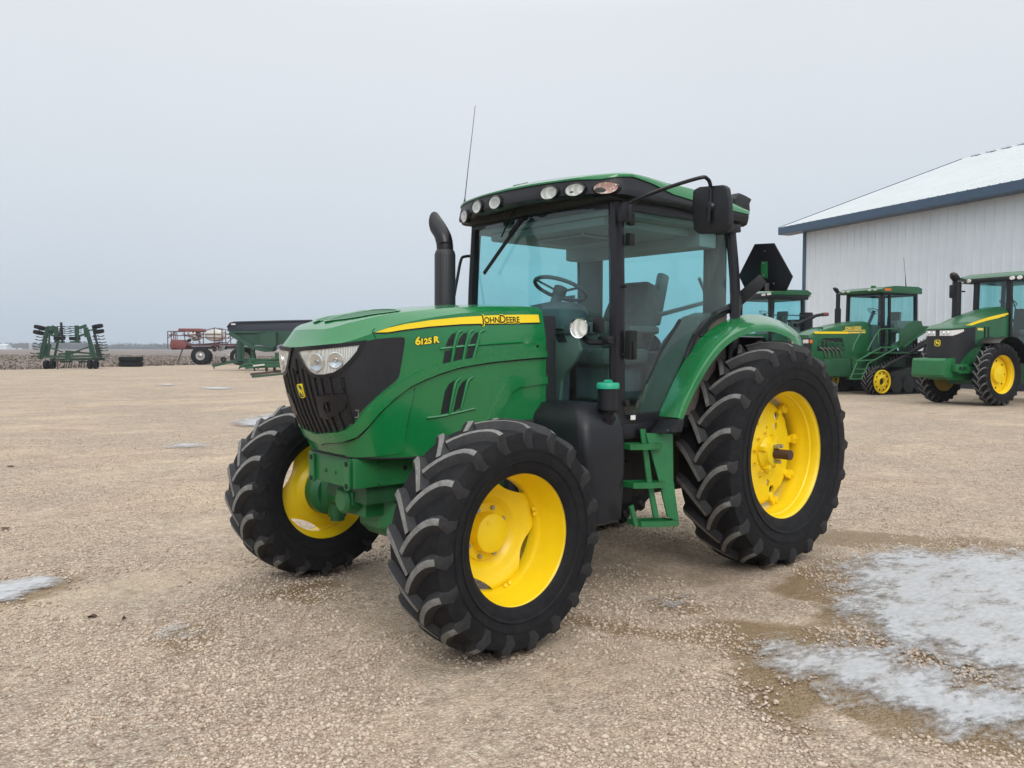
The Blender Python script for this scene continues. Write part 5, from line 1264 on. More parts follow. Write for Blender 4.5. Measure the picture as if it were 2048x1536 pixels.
for px, py in ((1527, 589.5), (1538, 588), (1553, 587)): q = f2.p(px, py, 'y', 1.03) if px > 1545 else f2.p(px, py, 'x', XF+.34); b2 = B(); box(b2, q, (.03 if px < 1545 else .2, .2 if px < 1545 else .03, .09), None, 0, .03); obj('work_light', b2, M['reflector'], r2)
b2 = B(); box(b2, (XR-.32, .95, ZT+.16), (.14, .14, .14), None, 0, .05); obj('work_light', b2, M['reflector'], r2)
stwheel(t2, (XF-.55, .0, ZM+.30), .24); mkseat(t2, XF-1.2, 0, ZM-.35, 1.1)
bm = B(); box2(bm, (XF-2.2, -.55, 1.0), (XF+1.9, .55, ZM-.55), bev=.1); obj('hood', bm, GO, t2)
bm = B(); tube(bm, smoothpath([p2(1590, 650, 1.0), p2(1612, 640, 1.0), p2(1630, 632, 1.0), p2(1645, 629, 1.0)], 4), [.09]*8+[.07]*5, 10); tube(bm, [p2(1645, 629, 1.0), p2(1655, 628.5, 1.0)], .085, 10, 1); box(bm, p2(1612, 644, .9), (.5, .3, .8), None, 0, .05); obj('fender_arm', bm, [BK, M['red']], t2)
lb = B()
for pl in ([(1544, 645), (1545, 632), (1550, 630), (1560, 631), (1562, 645)], [(1566, 645), (1567, 634), (1572, 630), (1615, 632)]): tube(lb, [p2(x, y, 1.0) for x, y in pl], .022, 6)
obj('handrail', lb, BS, t2)
for sd in (1, -1):
    simple_wheel(t2, (XF-1.9, sd*1.2, 1.1), 1.1, .6, .7, sd, 20, .2, seg=48); simple_wheel(t2, (XF+1.2, sd*1.0, .85), .86, .5, .5, sd, 20, .17, seg=48)
bm = B(); box2(bm, (XF-2.3, -.4, .5), (XF+1.5, .4, 1.1)); box2(bm, (XF-2.1, -1.2, .95), (XF-1.7, 1.2, 1.25)); box2(bm, (XF+1.1, -1.0, .75), (XF+1.3, 1.0, .95)); obj('chassis', bm, M['black_matte'], t2)
# ================================================================== SHED
def steelwall(name, c1, c2, ax=0, per=.23):
    m, nt, b = newmat(name); tc = N(nt, 'ShaderNodeTexCoord'); sp = N(nt, 'ShaderNodeSeparateXYZ'); L(nt, tc.outputs['Object'], sp.inputs[0])
    nz = N(nt, 'ShaderNodeTexNoise', i_Scale=.8, i_Detail=6.0); L(nt, tc.outputs['Object'], nz.inputs[0]); r = ramp(nt, nz.outputs[0], [(.3, c1), (.7, c2)]); L(nt, r.outputs[0], b.inputs['Base Color']); b.inputs['Roughness'].default_value = .55; return m
M['wall_white'] = steelwall('white_wall_panels', (.66, .715, .77), (.72, .77, .82)); M['roof_white'] = steelwall('white_roof_panels', (.47, .50, .52), (.52, .545, .56)); M['blue'] = paint('blue_trim', (.045, .085, .145), .4, var=.1)
SH = P(1605, 690, 'z', 0)
dep = 46; c_ = PD(1605, 694, dep); corner = Vector((c_.x, c_.y, 0)); top = PD(1606, 461, dep).z
ang = math.radians(71.12); LW = 46.0
sh = empty('shed', corner, ang); tag(sh, 'long white metal shed with blue trim and pale roof behind the parked tractors', 'shed')
# local: x along the long wall towards the viewer's right, -y = back (building depth goes to -x_world side)
d2 = Vector((-math.sin(ang), math.cos(ang), 0)); sgn = 1 if d2.dot(corner-CAMP) > 0 else -1
shM = Matrix.Rotation(-ang, 3, 'Z')
def shp(px, py, ax, v):
    d = shM @ ray(px, py); o = shM @ (CAMP-corner); i = 'xyz'.index(ax); return o+d*((v-o[i])/d[i])
tip = shp(1558, 457, 'y', -sgn*.75); ov = tip.x
# ridge: gable line in the plane x = tip.x
rg = shp(1925, 318, 'x', tip.x); WD = abs(rg.y)*2; RZ = rg.z
bm = B()
nb = int(LW/.25)
# ribbed long wall: real trapezoid ribs
prof = []
x = 0
while x < LW: prof += [(x, 0), (x+.36, 0), (x+.38, .03), (x+.42, .03), (x+.44, 0)]; x += .46
va = [bm.verts.new((a, -sgn*b, .15)) for a, b in prof]; vb = [bm.verts.new((a, -sgn*b, top)) for a, b in prof]
for i in range(len(va)-1): bm.faces.new((va[i], va[i+1], vb[i+1], vb[i]))
yb = sgn*WD
bm.faces.new([bm.verts.new(p) for p in ((0, 0, .15), (0, yb, .15), (0, yb, top), (0, yb/2, RZ-.1), (0, 0, top))]); bm.faces.new([bm.verts.new(p) for p in ((LW, 0, .15), (LW, yb, .15), (LW, yb, top), (LW, yb/2, RZ-.1), (LW, 0, top))]); bm.faces.new([bm.verts.new(p) for p in ((0, yb, .15), (LW, yb, .15), (LW, yb, top), (0, yb, top))])
obj('wall', bm, M['wall_white'], sh, smooth=0)
bm = B(); x0, x1 = ov, LW+1.0; e_ = -sgn*.75; zt = top+.22
sl = (RZ-zt)/(sgn*WD/2-e_)
rp = []
x = x0
while x < x1: rp += [(x, 0), (x+.4, 0), (x+.42, .03), (x+.46, .03), (x+.48, 0)]; x += .5
a_ = [bm.verts.new((u, e_, zt+v)) for u, v in rp]; b_ = [bm.verts.new((u, sgn*WD/2, RZ+v)) for u, v in rp]; c_2 = [bm.verts.new((u, sgn*WD-e_, zt+v)) for u, v in rp]
for i in range(len(rp)-1): bm.faces.new((a_[i], a_[i+1], b_[i+1], b_[i])); bm.faces.new((b_[i], b_[i+1], c_2[i+1], c_2[i]))
roof_s = obj('roof', bm, M['roof_white'], sh, smooth=0)
bm = B(); box2(bm, (x0-.02, e_-sgn*.03, zt-.40), (x1, e_+sgn*.02, zt-.005)); box2(bm, (x0, e_+sgn*.03, zt-.40), (x1, -sgn*.035, zt-.36))
prism(bm, [(x0-.02, e_, zt-.28), (x0-.02, sgn*WD/2, RZ-.26), (x0-.02, sgn*WD/2, RZ+.04), (x0-.02, e_, zt+.03)], (-.05, 0, 0)); obj('roof_trim', bm, M['blue'], sh, smooth=0)
bm = B(); box2(bm, (-.06, -sgn*.05, .1), (.16, sgn*.2, top)); obj('corner_trim', bm, M['blue'], sh, smooth=0)
bm = B(); box2(bm, (0, -sgn*.06, 0), (LW, -sgn*.0, .6)); obj('base_board', bm, M['navy'], sh)
x = x0+1; bm = B()
while x < x1: box(bm, (x, sgn*WD/2, RZ+.05), (.7, .3, .08)); x += 1.0
obj('ridge_vent', bm, M['wall_white'], sh)
# low dark green machine with a white top rail behind the tractors
a, b_ = PD(1838, 638, 40), PD(1896, 637, 39); c = PD(1838, 668, 40)
gw = empty('farm_trailer', (a.x, a.y, 0)); tag(gw, 'low dark green trailer with white top rail behind the tracked tractor', 'trailer')
dd_ = (b_-a); dd_.z = 0; dn = Vector((dd_.y, -dd_.x, 0)).normalized(); dn = dn if dn.dot(a-CAMP) > 0 else -dn; Lw = dd_.normalized()
bm = B(); q = [Lw*-.6, Lw*4.0, Lw*4.0+dn*2.2, Lw*-.6+dn*2.2]; loft(bm, [[(p.x, p.y, a.z-1.1) for p in q], [(p.x, p.y, a.z-.05) for p in q]]); obj('box_body', bm, M['green_dark'], gw)
bm = B(); bar(bm, q[0]+Vector((0, 0, a.z-.02))-dn*.03, q[1]+Vector((0, 0, a.z+.02))-dn*.03, .08, .10); bar(bm, Lw*.95-dn*.04+Vector((0, 0, a.z-1.0)), Lw*.95-dn*.04+Vector((0, 0, a.z-.06)), .1, .06, up=(1, 0, 0)); obj('rail', bm, M['white_label'], gw)
bm = B()
for u in (.6, 3.0): c = Lw*u+dn*.3+Vector((0, 0, .5)); cyl(bm, c-dn*.2, c+dn*.2, .5, 24)
bar(bm, Lw*-.6+dn*1.1+Vector((0, 0, 1.0)), Lw*4+dn*1.1+Vector((0, 0, 1.0)), 1.0, .3); obj('running_gear', bm, M['black_matte'], gw)
# ================================================================== LEFT HORIZON MACHINES
def at_depth(px, d): q = PD(px, 700, d); return Vector((q.x, q.y, 0))
class Bd:
    """upright board facing the camera at a given ground spot: u metres to the right in the picture, z up, w away from the viewer"""
    def __init__(s, pxc, py): 
        g = P(pxc, py, 'z', 0); s.o = Vector((g.x, g.y, 0)); s.dep = (g-CAMP).dot(FW); s.k = s.dep/FPX; s.px = pxc; s.py = py
        s.rt = Vector((R2.x, R2.y, 0)).normalized(); s.bk = Vector((FW.x, FW.y, 0)).normalized()
    def q(s, px, py, w=0): v = s.rt*((px-s.px)*s.k)+s.bk*w; return Vector((v.x, v.y, (s.py-py)*s.k))
# folded cultivator: two upright wings, hanging outer wings, frame, wheels, shanks
cb_ = Bd(130, 737.5); cu = empty('field_cultivator', cb_.o); tag(cu, 'folded green field cultivator with upright wings standing at the far left field edge', 'cultivator')
q = cb_.q; g4 = M['green_far']
def beams(name, lst, mat, parent=cu, w=.16, d=.16, ww=0.0):
    bm = B()
    for l in lst:
        (x0, y0), (x1, y1) = l[0], l[1]; wd = l[2] if len(l) > 2 else w; wo = l[3] if len(l) > 3 else ww; bar(bm, q(x0, y0, wo), q(x1, y1, wo), wd, d, up=cb_.bk)
    return obj(name, bm, mat, parent)
beams('frame', [((84, 714), (192, 712), .17), ((84, 720), (195, 718), .17, 1.2), ((90, 709), (128, 705), .12, 2.0), ((130, 705), (182, 709), .12, 2.0), ((100, 724), (125, 724), .12, 1.5), ((140, 724), (165, 724), .12, 1.5), ((134, 701), (134, 720), .16), ((139, 701), (139, 720), .16), ((122, 704), (150, 704), .14, .8), ((126, 708), (146, 708), .14), ((98, 695), (126, 704), .08), ((180, 693), (152, 703), .08)], g4)
beams('wing', [((79, 718), (96, 653), .13), ((84, 718), (100, 653), .10), ((88, 718), (103, 655), .12, 1.5), ((81, 710), (86, 711), .1), ((83, 700), (89, 702), .1), ((86, 690), (91, 692), .1), ((88, 680), (94, 682), .1), ((90, 672), (96, 673), .1), ((93, 662), (99, 663), .1), ((81, 712), (88, 688), .35, .8), ((93, 670), (102, 652), .3, .6), ((98, 655), (112, 656), .22), ((99, 668), (110, 672), .14), ((98, 712), (100, 670), .07)], g4)
beams('wing', [((192, 716), (175, 655), .13), ((187, 716), (171, 655), .10), ((183, 716), (169, 656), .12, 1.5), ((190, 706), (184, 707), .1), ((187, 696), (181, 697), .1), ((185, 686), (179, 687), .1), ((182, 676), (176, 677), .1), ((179, 666), (174, 667), .1), ((190, 714), (184, 688), .35, .8), ((160, 656), (174, 651), .2), ((160, 672), (174, 667), .14), ((182, 712), (178, 672), .07)], g4)
beams('outer_wing', [((111, 653), (113, 684), .12), ((115, 653), (117, 684), .12), ((111, 660), (116, 660), .1), ((111, 670), (117, 670), .1), ((109, 664), (121, 676), .1, .8), ((110, 684), (130, 684), .12)], g4); beams('outer_wing', [((153, 651), (153, 684), .12), ((157, 651), (157, 684), .12), ((153, 660), (157, 660), .1), ((153, 670), (157, 670), .1), ((160, 655), (162, 674), .12, .8), ((142, 684), (161, 684), .12)], g4)
beams('harrow_bar', [((124, 645), (126, 686), .12)], M['black']); beams('harrow_bar', [((189, 670), (202, 706), .08)], M['black'])
def shanks(lst):
    for (x0, y0, x1, y1) in lst:
        for wo in (0, .9):
            bm = B(); tube(bm, [q(x0, y0, wo), q((x0+x1)/2, (y0+y1)/2+.6, wo), q(x1, y1, wo)], [.035, .03, .045], 6); obj('shank', bm, M['green_far'] if wo else M['black'], cu)
shanks([(86, 675, 74, 673), (85, 681, 72, 679), (83, 689, 68, 686), (81, 695, 67, 692), (79, 700, 68, 698), (78, 708, 61, 706), (77, 714, 62, 712), (116, 653, 131, 653), (116, 658, 130, 657), (116, 662, 131, 662), (116, 666, 131, 666), (116, 671, 131, 671), (153, 653, 142, 653), (153, 657, 139, 657), (153, 661, 142, 661), (153, 665, 143, 664), (153, 670, 142, 671), (186, 673, 198, 671), (187, 679, 200, 677), (189, 685, 202, 684), (190, 690, 203, 689), (191, 697, 205, 695), (193, 702, 206, 700), (195, 709, 209, 708), (195, 714, 206, 712), (195, 720, 199, 721)])
for k, x in enumerate((112, 117, 122, 127, 142, 147, 153, 160, 167)):
    bm = B(); tube(bm, smoothpath([q(x, 722, 1.2), q(x+1, 728, 1.2), q(x-1, 733, 1.2), q(x, 736.5, 1.2)], 3), .03, 6); obj('shank', bm, M['black'], cu)
def disk_wheel(parent, c, axis, R, w, name='wheel', mat=None, rimm=None):
    axis = Vector(axis).normalized(); bm = B(); lathe(bm, [(-w/2, R*.5), (-w/2, R*.9), (-w*.36, R), (w*.36, R), (w/2, R*.9), (w/2, R*.5)], 28, 0, 'z'); lathe(bm, [(w*.3, R*.52), (w*.2, R*.3), (w*.3, 0)], 20, 1, 'z'); lathe(bm, [(-w*.3, R*.52), (-w*.2, R*.3), (-w*.3, 0)], 20, 1, 'z')
    m = axis.to_track_quat('Z', 'Y').to_matrix().to_4x4(); m.translation = c; bmesh.ops.transform(bm, matrix=m, verts=bm.verts[:]); return obj(name, bm, [M['rubber'], rimm or M['yellow_dirty']], parent)
for x in (89, 101): disk_wheel(cu, q(x, 730, .3), cb_.rt, .36, .26, rimm=M['black'])
for x in (177, 188): disk_wheel(cu, q(x, 729, .3), cb_.rt, .36, .22, rimm=M['black'])
for (x, y, dx, dy) in ((78, 655, 1, -.25), (76, 665.5, 1, -.25), (194, 652.5, 1, .22), (196, 663, 1, .2), (117, 677, 1, 0), (148, 677, 1, 0)):
    a = cb_.rt*dx+Vector((0, 0, dy)); n_ = cb_.rt.cross(Vector((0, 0, 1))); disk_wheel(cu, q(x, y, .2), a.cross(n_), .40, .26, rimm=M['black'])
bm = B(); bar(bm, q(80, 660, .2), q(96, 661, .2), .1, .1); bar(bm, q(192, 658, .2), q(176, 661, .2), .1, .1); bar(bm, q(78, 655, .2), q(76, 665, .2), .08, .08); obj('wheel_arm', bm, M['green_dark'], cu)
bm = B(); tube(bm, [q(137, 716, -1.5), q(137, 738, -1.6)], .05, 6); obj('jack_stand', bm, M['rust'], cu)
# two tyres lying in a stack
ts = Bd(262, 733.2)
for k, (lab) in enumerate(('black tyre lying flat at the bottom of the stack of two at the field edge', 'black tyre lying flat on top of another at the field edge')):
    bm = B(); R_, h_ = 22.3*ts.k, 10*ts.k; lathe(bm, [(0.01, R_*.55), (.0, R_*.85), (.03, R_*.97), (.10, R_), (h_-.10, R_), (h_-.03, R_*.97), (h_-.004, R_*.85), (h_-.01, R_*.55), (h_*.5, R_*.5)], 48, 0, 'z', closed=True)
    for i in range(40): a = 2*PI*i/40; box(bm, (R_*math.cos(a), R_*math.sin(a), h_/2), (.05, .1, h_*.75), Matrix.Rotation(a, 3, 'Z'))
    o = obj('tyre', bm, M['rubber'], loc=ts.o+Vector((0, 0, k*h_*1.0)), rot=(.0, 0, k*.5)); tag(o, lab, 'tyre', 'tyres stacked at the field edge')
# red sprayer
sb = Bd(400, 729.5); sr = empty('sprayer', sb.o); tag(sr, 'old red field sprayer with white tank and large grey-rimmed wheels beside the field', 'sprayer'); q = sb.q
rl = M['red_dark']
bm = B(); bar(bm, q(340, 697, .8), q(480, 694, .8), .9, .25, up=(0, 0, 1)); bar(bm, q(345, 690, 0), q(478, 689, 0), .15, .2); obj('chassis', bm, rl, sr)
bm = B(); loft(bm, [[q(343, 697, w), q(341, 690, w), q(344, 679, w), q(365, 680, w), q(375, 688, w), q(372, 698, w)] for w in (-.2, 1.3)]); obj('engine_cover', bm, M['red'], sr, bevel=.05)
bm = B(); loft(bm, [[q(356, 663, w), q(358, 657, w), q(402, 657, w), q(404, 661, w), q(400, 664, w)] for w in (0, 1.5)]); obj('roof_panel', bm, M['red'], sr, bevel=.04)
bm = B()
def tankb(x0, x1, y0, y1):
    loft(bm, [[q(cx_+rx_*math.cos(a), (y0+y1)/2+(y0-y1)/2*math.sin(a)*f, .7+wv) for a in np.linspace(0, 2*PI, 16, endpoint=False)] for cx_, rx_, f, wv in [((x0+x1)/2, (x1-x0)/2*k, k, w) for k, w in ((.75, -.7), (.95, -.55), (1, -.2), (1, .3), (.9, .7))]])
tankb(408, 446, 659, 683); obj('tank', bm, M['tank'], sr, smooth=60); bm = B(); tankb(376, 396, 661, 682); obj('tank', bm, M['tank'], sr, smooth=60)
bm = B()
for l in ([(337, 663), (337, 697)], [(337, 663), (360, 663)], [(344, 663), (344, 690)], [(337, 670), (358, 671)], [(337, 676), (352, 668)], [(340, 672), (352, 664)], [(352, 663), (352, 690)], [(370, 662), (372, 692)], [(398, 664), (400, 692)], [(408, 660), (408, 690)], [(430, 655), (430, 690)], [(445, 660), (446, 692)], [(405, 668), (450, 668)], [(404, 675), (452, 676)], [(415, 660), (432, 656)], [(432, 656), (448, 660)], [(395, 690), (445, 684)], [(452, 661), (453, 690)], [(446, 664), (466, 672)], [(456, 676), (470, 668)], [(358, 672), (400, 668)], [(452, 690), (470, 672)], [(366, 668), (396, 676)]):
    tube(bm, [q(*l[0], -.1), q(*l[1], -.1)], .045, 6)
    if random.random() < .5: tube(bm, [q(*l[0], 1.3), q(*l[1], 1.4)], .04, 6)
obj('pipe_frame', bm, rl, sr)
bm = B()
for k in range(28): box(bm, q(random.uniform(425, 450), random.uniform(688, 702), random.uniform(-.1, .5)), (random.uniform(.08, .3), .15, random.uniform(.08, .25)), None, random.choice((0, 1, 2, 2)))
for k in range(16): box(bm, q(random.uniform(374, 400), random.uniform(664, 684), random.uniform(-.1, .3)), (random.uniform(.1, .35), .15, random.uniform(.1, .3)), None, random.choice((0, 1, 2)))
for k in range(8): tube(bm, smoothpath([q(random.uniform(440, 455), 690, -.1), q(random.uniform(440, 458), 704, -.1), q(random.uniform(445, 465), random.uniform(705, 715), 0)], 4), .025, 5)
obj('pump_fittings', bm, [M['steel'], M['red_dark'], M['black']], sr)
bm = B(); tube(bm, [q(366, 697, 0), q(357, 721, 0)], .06, 6); box(bm, q(357, 722, 0), (.25, .2, .06)); obj('jack_stand', bm, rl, sr)
def bigwheel(parent, c, axis, R, w, rim):
    return disk_wheel(parent, c, axis, R, w, 'wheel', None, rim)
for px_, w_, R_ in ((403, -.2, 22), (395, 1.9, 19.5), (478, -.1, 20), (470, 1.9, 18)):
    rr_ = R_*sb.k*.83; wo = bigwheel(sr, q(px_, 729.5-R_*.83, w_), -sb.bk+sb.rt*.12, rr_, .45, M['grey_rim'])
    if w_ < 0:
        bm = B(); lathe(bm, [(.0, rr_*.54), (.05, rr_*.5), (.06, rr_*.44), (.01, rr_*.42)], 32, 0, 'z'); lathe(bm, [(.0, rr_*.3), (.06, rr_*.27), (.06, rr_*.2), (.12, rr_*.1), (.12, 0)], 24, 1, 'z'); ax_ = (-sb.bk+sb.rt*.12).normalized(); m = ax_.to_track_quat('Z', 'Y').to_matrix().to_4x4(); m.translation = q(px_, 729.5-R_*.83, w_)+ax_*.1; bmesh.ops.transform(bm, matrix=m, verts=bm.verts[:]); obj('rim', bm, [M['grey_rim'], M['steel']], wo)
# grain cart and auger wagon behind the nose
gb = Bd(540, 741); gc = empty('grain_cart', gb.o); tag(gc, 'green grain cart with a dark navy tarp top, beside the red sprayer', 'grain cart'); q = gb.q
bm = B(); loft(bm, [[q(456, 663, w), q(455, 652, w), q(460, 647, w), q(468, 645, w+.3*(w < 1)), q(618, 640.5, w), q(628, 642, w), q(636, 648, w), q(640, 663, w)] for w in (0, 3.0)]); obj('tarp', bm, M['navy'], gc, bevel=.04)
bm = B(); tube(bm, [q(456, 655, -.05), q(462, 647, -.05), q(470, 645, -.05), q(560, 642.5, -.05), q(626, 641, -.05)], .07, 8); obj('tarp_roll', bm, M['navy'], gc, bevel=.02)
bm = B(); box(bm, q(468.5, 649, -.12), (.28, .16, .10)); obj('marker_label', bm, M['white_label'], gc)
bm = B(); loft(bm, [[q(456+8*a, 662+a*0, w), q(640, 662, w), q(640-10*a, 690, w+.0), q(500, 690+6*a, w)] for w, a in ((.0, 0), (3.0, 0))]); bar(bm, q(462, 665, -.1), q(530, 664, -.1), .1, .12); obj('hopper', bm, M['green_far'], gc)
bm = B(); loft(bm, [[q(525, 667, -.5), q(556, 665, -.5), q(556, 690, -.5), q(548, 698, -.5), q(525, 690, -.5)], [q(525, 667, .1), q(556, 665, .1), q(556, 690, .1), q(548, 698, .1), q(525, 690, .1)]]); loft(bm, [[q(512, 692, w), q(552, 695, w), q(546, 703, w), q(532, 704, w), q(514, 700, w)] for w in (-.4, .6)]); obj('unload_box', bm, M['green_far'], gc)
bm = B(); bar(bm, q(462, 666, -.2), q(512, 697, -.2), .35, .3); bar(bm, q(481, 682, -.25), q(481, 722, -.25), .28, .3, up=(0, 1, 0)); bar(bm, q(487, 682, -.2), q(487, 722, -.2), .2, .3, up=(0, 1, 0)); bar(bm, q(506, 696, 0), q(506, 722, 0), .25, .25, up=(0, 1, 0)); obj('support_arm', bm, M['green_far'], gc)
bm = B(); bar(bm, q(428, 732, -.3), q(470, 722, 0), .2, .2); bar(bm, q(470, 722, 0), q(560, 722, .3), .35, .35); bar(bm, q(440, 730, -.2), q(480, 716, .2), .1, .1); tube(bm, [q(431, 731, -.3), q(431, 738, -.3)], .04, 6); obj('drawbar', bm, M['green_far'], gc)
wc = disk_wheel(gc, q(478, 722, 1.6), -gb.bk+gb.rt*.1, 21*gb.k*.95, .6, 'wheel', None, M['grey_rim']); wc.location.z += .28
disk_wheel(gc, q(560, 720, 1.6), -gb.bk, 21*gb.k*.95, .6, 'wheel', None, M['grey_rim']); disk_wheel(gc, q(449, 719.5, -.2), -gb.bk+gb.rt*.3, 5.5*gb.k, .2, 'jack_wheel', None, M['green_far'])
# disk implement on the ground in front of the cart
ib = Bd(560, 741+4); im = empty('tillage_implement', ib.o); tag(im, 'low green tillage implement with jointed drawbar lying in front of the grain cart', 'implement'); q = ib.q
bm = B(); bar(bm, q(484, 733, -.5), q(515, 728, 0), .18, .2); bar(bm, q(515, 728, 0), q(640, 722, .5), .35, .3); bar(bm, q(512, 733, -.4), q(640, 729, .2), .25, .22); bar(bm, q(516, 719, .3), q(640, 728, .8), .12, .12); bar(bm, q(496, 736, -.6), q(545, 731, -.3), .14, .14); bar(bm, q(536, 720, .2), q(560, 716, .3), .2, .15); bar(bm, q(550, 705, .4), q(552, 730, .4), .2, .2, up=(0, 1, 0)); obj('frame', bm, M['green_dark'], im, bevel=.02)
bm = B(); box(bm, q(505, 723, 0), (.35, .3, .4), None, 0, .06); box(bm, q(494, 731, -.3), (.3, .3, .25), None, 0, .05); tube(bm, smoothpath([q(494, 733, -.4), q(500, 727, -.3), q(510, 731, -.3), q(520, 737, -.3)], 4), .05, 6); tube(bm, [q(484, 733, -.5), q(483, 738, -.5)], .04, 6); tube(bm, [q(511, 735, -.3), q(512, 742, -.3)], .06, 6); obj('hitch', bm, M['green_dark'], im)
bm = B(); bar(bm, q(512, 731.5, -.6), q(534, 729, -.6), .08, .10); obj('pale_bar', bm, M['tank'], im)
bm = B()
for k in range(5): disk_ = q(530+k*16, 736-k*1.2, .3); lathe(bm, [], 8) if False else cyl(bm, disk_, disk_+ib.rt*.03+ib.bk*.02, .28, 20)
obj('disk_blade', bm, M['rust'], im)
for k, (x0, y0, x1, y1, lab) in enumerate(((502, 749, 566, 741.5, 'long brown steel bar on the gravel, the farther of two bars beside the tractor nose'), (505, 753.5, 566, 747.5, 'long olive steel bar on the gravel, the nearer of two bars beside the tractor nose'))):
    a, b_ = P(x0, y0, 'z', .05), P(x1+45, y1-4.5, 'z', .05); bm = B(); bar(bm, (0, 0, .06), b_-a+Vector((0, 0, .06)), .09, .12); o = obj('steel_bar', bm, M['rust'] if k == 0 else M['green_dark'], loc=(a.x, a.y, 0)); tag(o, lab, 'steel bar', 'steel bars lying on the gravel')
# ================================================================== FAR HORIZON
def tree_mat(name, c):
    m, nt, b = newmat(name); tc = N(nt, 'ShaderNodeTexCoord'); n = N(nt, 'ShaderNodeTexNoise', i_Scale=.35, i_Detail=4.0); L(nt, tc.outputs['Object'], n.inputs[0]); r = ramp(nt, n.outputs[0], [(.35, tuple(x*.65 for x in c)), (.65, tuple(x*1.35 for x in c))]); L(nt, r.outputs[0], b.inputs['Base Color']); b.inputs['Roughness'].default_value = 1; b.inputs['Specular IOR Level'].default_value = 0; return m
TM = tree_mat('bare_wood', (.075, .075, .08))
def treeline():
    """bare winter woods seen as one mass: many thin upright twig tufts"""
    V, F = [], []; random.seed(11)
    def tuft(x, y, h, r, n):
        for _ in range(n):
            a = random.uniform(0, 2*PI); rr = r*math.sqrt(random.random()); z = h*random.uniform(.02, 1)*(1-.35*(rr/r)**2); s = random.uniform(.10, .22)*h; k = len(V); cx, cy = x+rr*math.cos(a), y+rr*math.sin(a); b = random.uniform(0, PI); dx, dy = math.cos(b)*s*.7, math.sin(b)*s*.7
            V.extend([(cx-dx, cy-dy, z-s*.6), (cx+dx, cy+dy, z-s*.5), (cx+dx*.6, cy+dy*.6, z+s*.4), (cx-dx*.5, cy-dy*.5, z+s*.6)]); F.append((k, k+1, k+2, k+3))
    for dep, x0, x1, hh, st in ((1250, -150, 2250, 11.5, 1.5), (1150, -150, 2250, 6.5, 2.5), (950, 98, 180, 11.0, 1.6)):
        px = x0
        while px < x1:
            w = noise.noise(Vector((px*.012, dep, 0))); h = hh*(.55+.5*max(0, w+.4)+random.uniform(-.08, .08))
            if dep == 950: h = 11*(.75+.3*noise.noise(Vector((px*.05, 1, 0))))
            if dep == 1250 and 150 < px < 210 and random.random() < .3: h *= 1.4
            d = dep+random.uniform(-40, 40); p = PD(px, 700, d); tuft(p.x, p.y, h, h*.75, 16); px += st*random.uniform(.7, 1.3)
    me = bpy.data.meshes.new('distant_woods'); me.from_pydata(V, [], F); me.materials.append(TM); o = bpy.data.objects.new('distant_woods', me); COL.objects.link(o); tag(o, 'bare bluish woods along the far horizon', 'woods', kind='stuff')
treeline()
# a few single trees on the skyline
def bare_tree(px, d, h, lab):
    p = PD(px, 700, d); t = empty('bare_tree', (p.x, p.y, 0)); tag(t, lab, 'tree', 'single bare trees on the skyline'); bm = B(); tube(bm, [(0, 0, 0), (0, 0, h*.5)], [h*.03, h*.02], 6); obj('trunk', bm, TM, t)
    V, F = [], []
    bm = B()
    for _ in range(70):
        a = random.uniform(0, 2*PI); rr = h*.32*random.random()**.5; z = h*random.uniform(.35, 1); c = Vector((rr*math.cos(a), rr*math.sin(a), z)); s = h*.07; b = Vector((random.uniform(-1, 1), random.uniform(-1, 1), random.uniform(-.5, 1)))*s; e = Vector((random.uniform(-1, 1), random.uniform(-1, 1), random.uniform(-1, 1)))*s
        bm.faces.new([bm.verts.new(c), bm.verts.new(c+b), bm.verts.new(c+e)])
    obj('crown', bm, TM, t, smooth=0, norm=False)
for px, d, h, lab in ((222, 1150, 11, 'thin bare tree on the skyline, leftmost of the three between cultivator and sprayer'), (239, 1150, 10, 'thin bare tree on the skyline, middle of the three between cultivator and sprayer'), (303, 1150, 10.5, 'thin bare tree on the skyline above the stacked tyres, rightmost of the three')): bare_tree(px, d, h, lab)
# distant farm buildings: white barn, silo, low roofs
p = PD(4, 700, 820); bm = B(); box2(bm, (-7, -4, 0), (7, 4, 3.4)); bw = obj('barn', bm, M['wall_white'], loc=(p.x, p.y, 0), rot=(0, 0, YAW+PI/2), smooth=0); tag(bw, 'tiny white barn on the far left horizon', 'barn')
bm = B(); prism(bm, [(-7.3, -4.4, 3.4), (-7.3, 4.4, 3.4), (-7.3, 0, 5.4)], (14.6, 0, 0)); obj('roof', bm, M['roof_white'], bw, smooth=0)
p = PD(61, 700, 1000); bm = B(); lathe(bm, [(0, 1.6), (6.8, 1.6), (7.6, .9), (7.8, 0)], 20, 0, 'z'); so_ = obj('silo', bm, M['grey_rim'], loc=(p.x, p.y, 0)); tag(so_, 'small grey silo standing on the skyline left of the cultivator', 'silo')
for k, (px, w) in enumerate(((27, 3), (40, 2.5))):
    p = PD(px, 700, 700); bm = B(); box2(bm, (-w/2, -1, 0), (w/2, 1, 1.3), bev=.2); o = obj('parked_vehicle', bm, M['tank'], loc=(p.x, p.y, 0), rot=(0, 0, YAW+PI/2), smooth=0); tag(o, ('tiny white vehicle right beside the distant white barn', 'tiny white vehicle farther right of the distant barn')[k], 'vehicle')
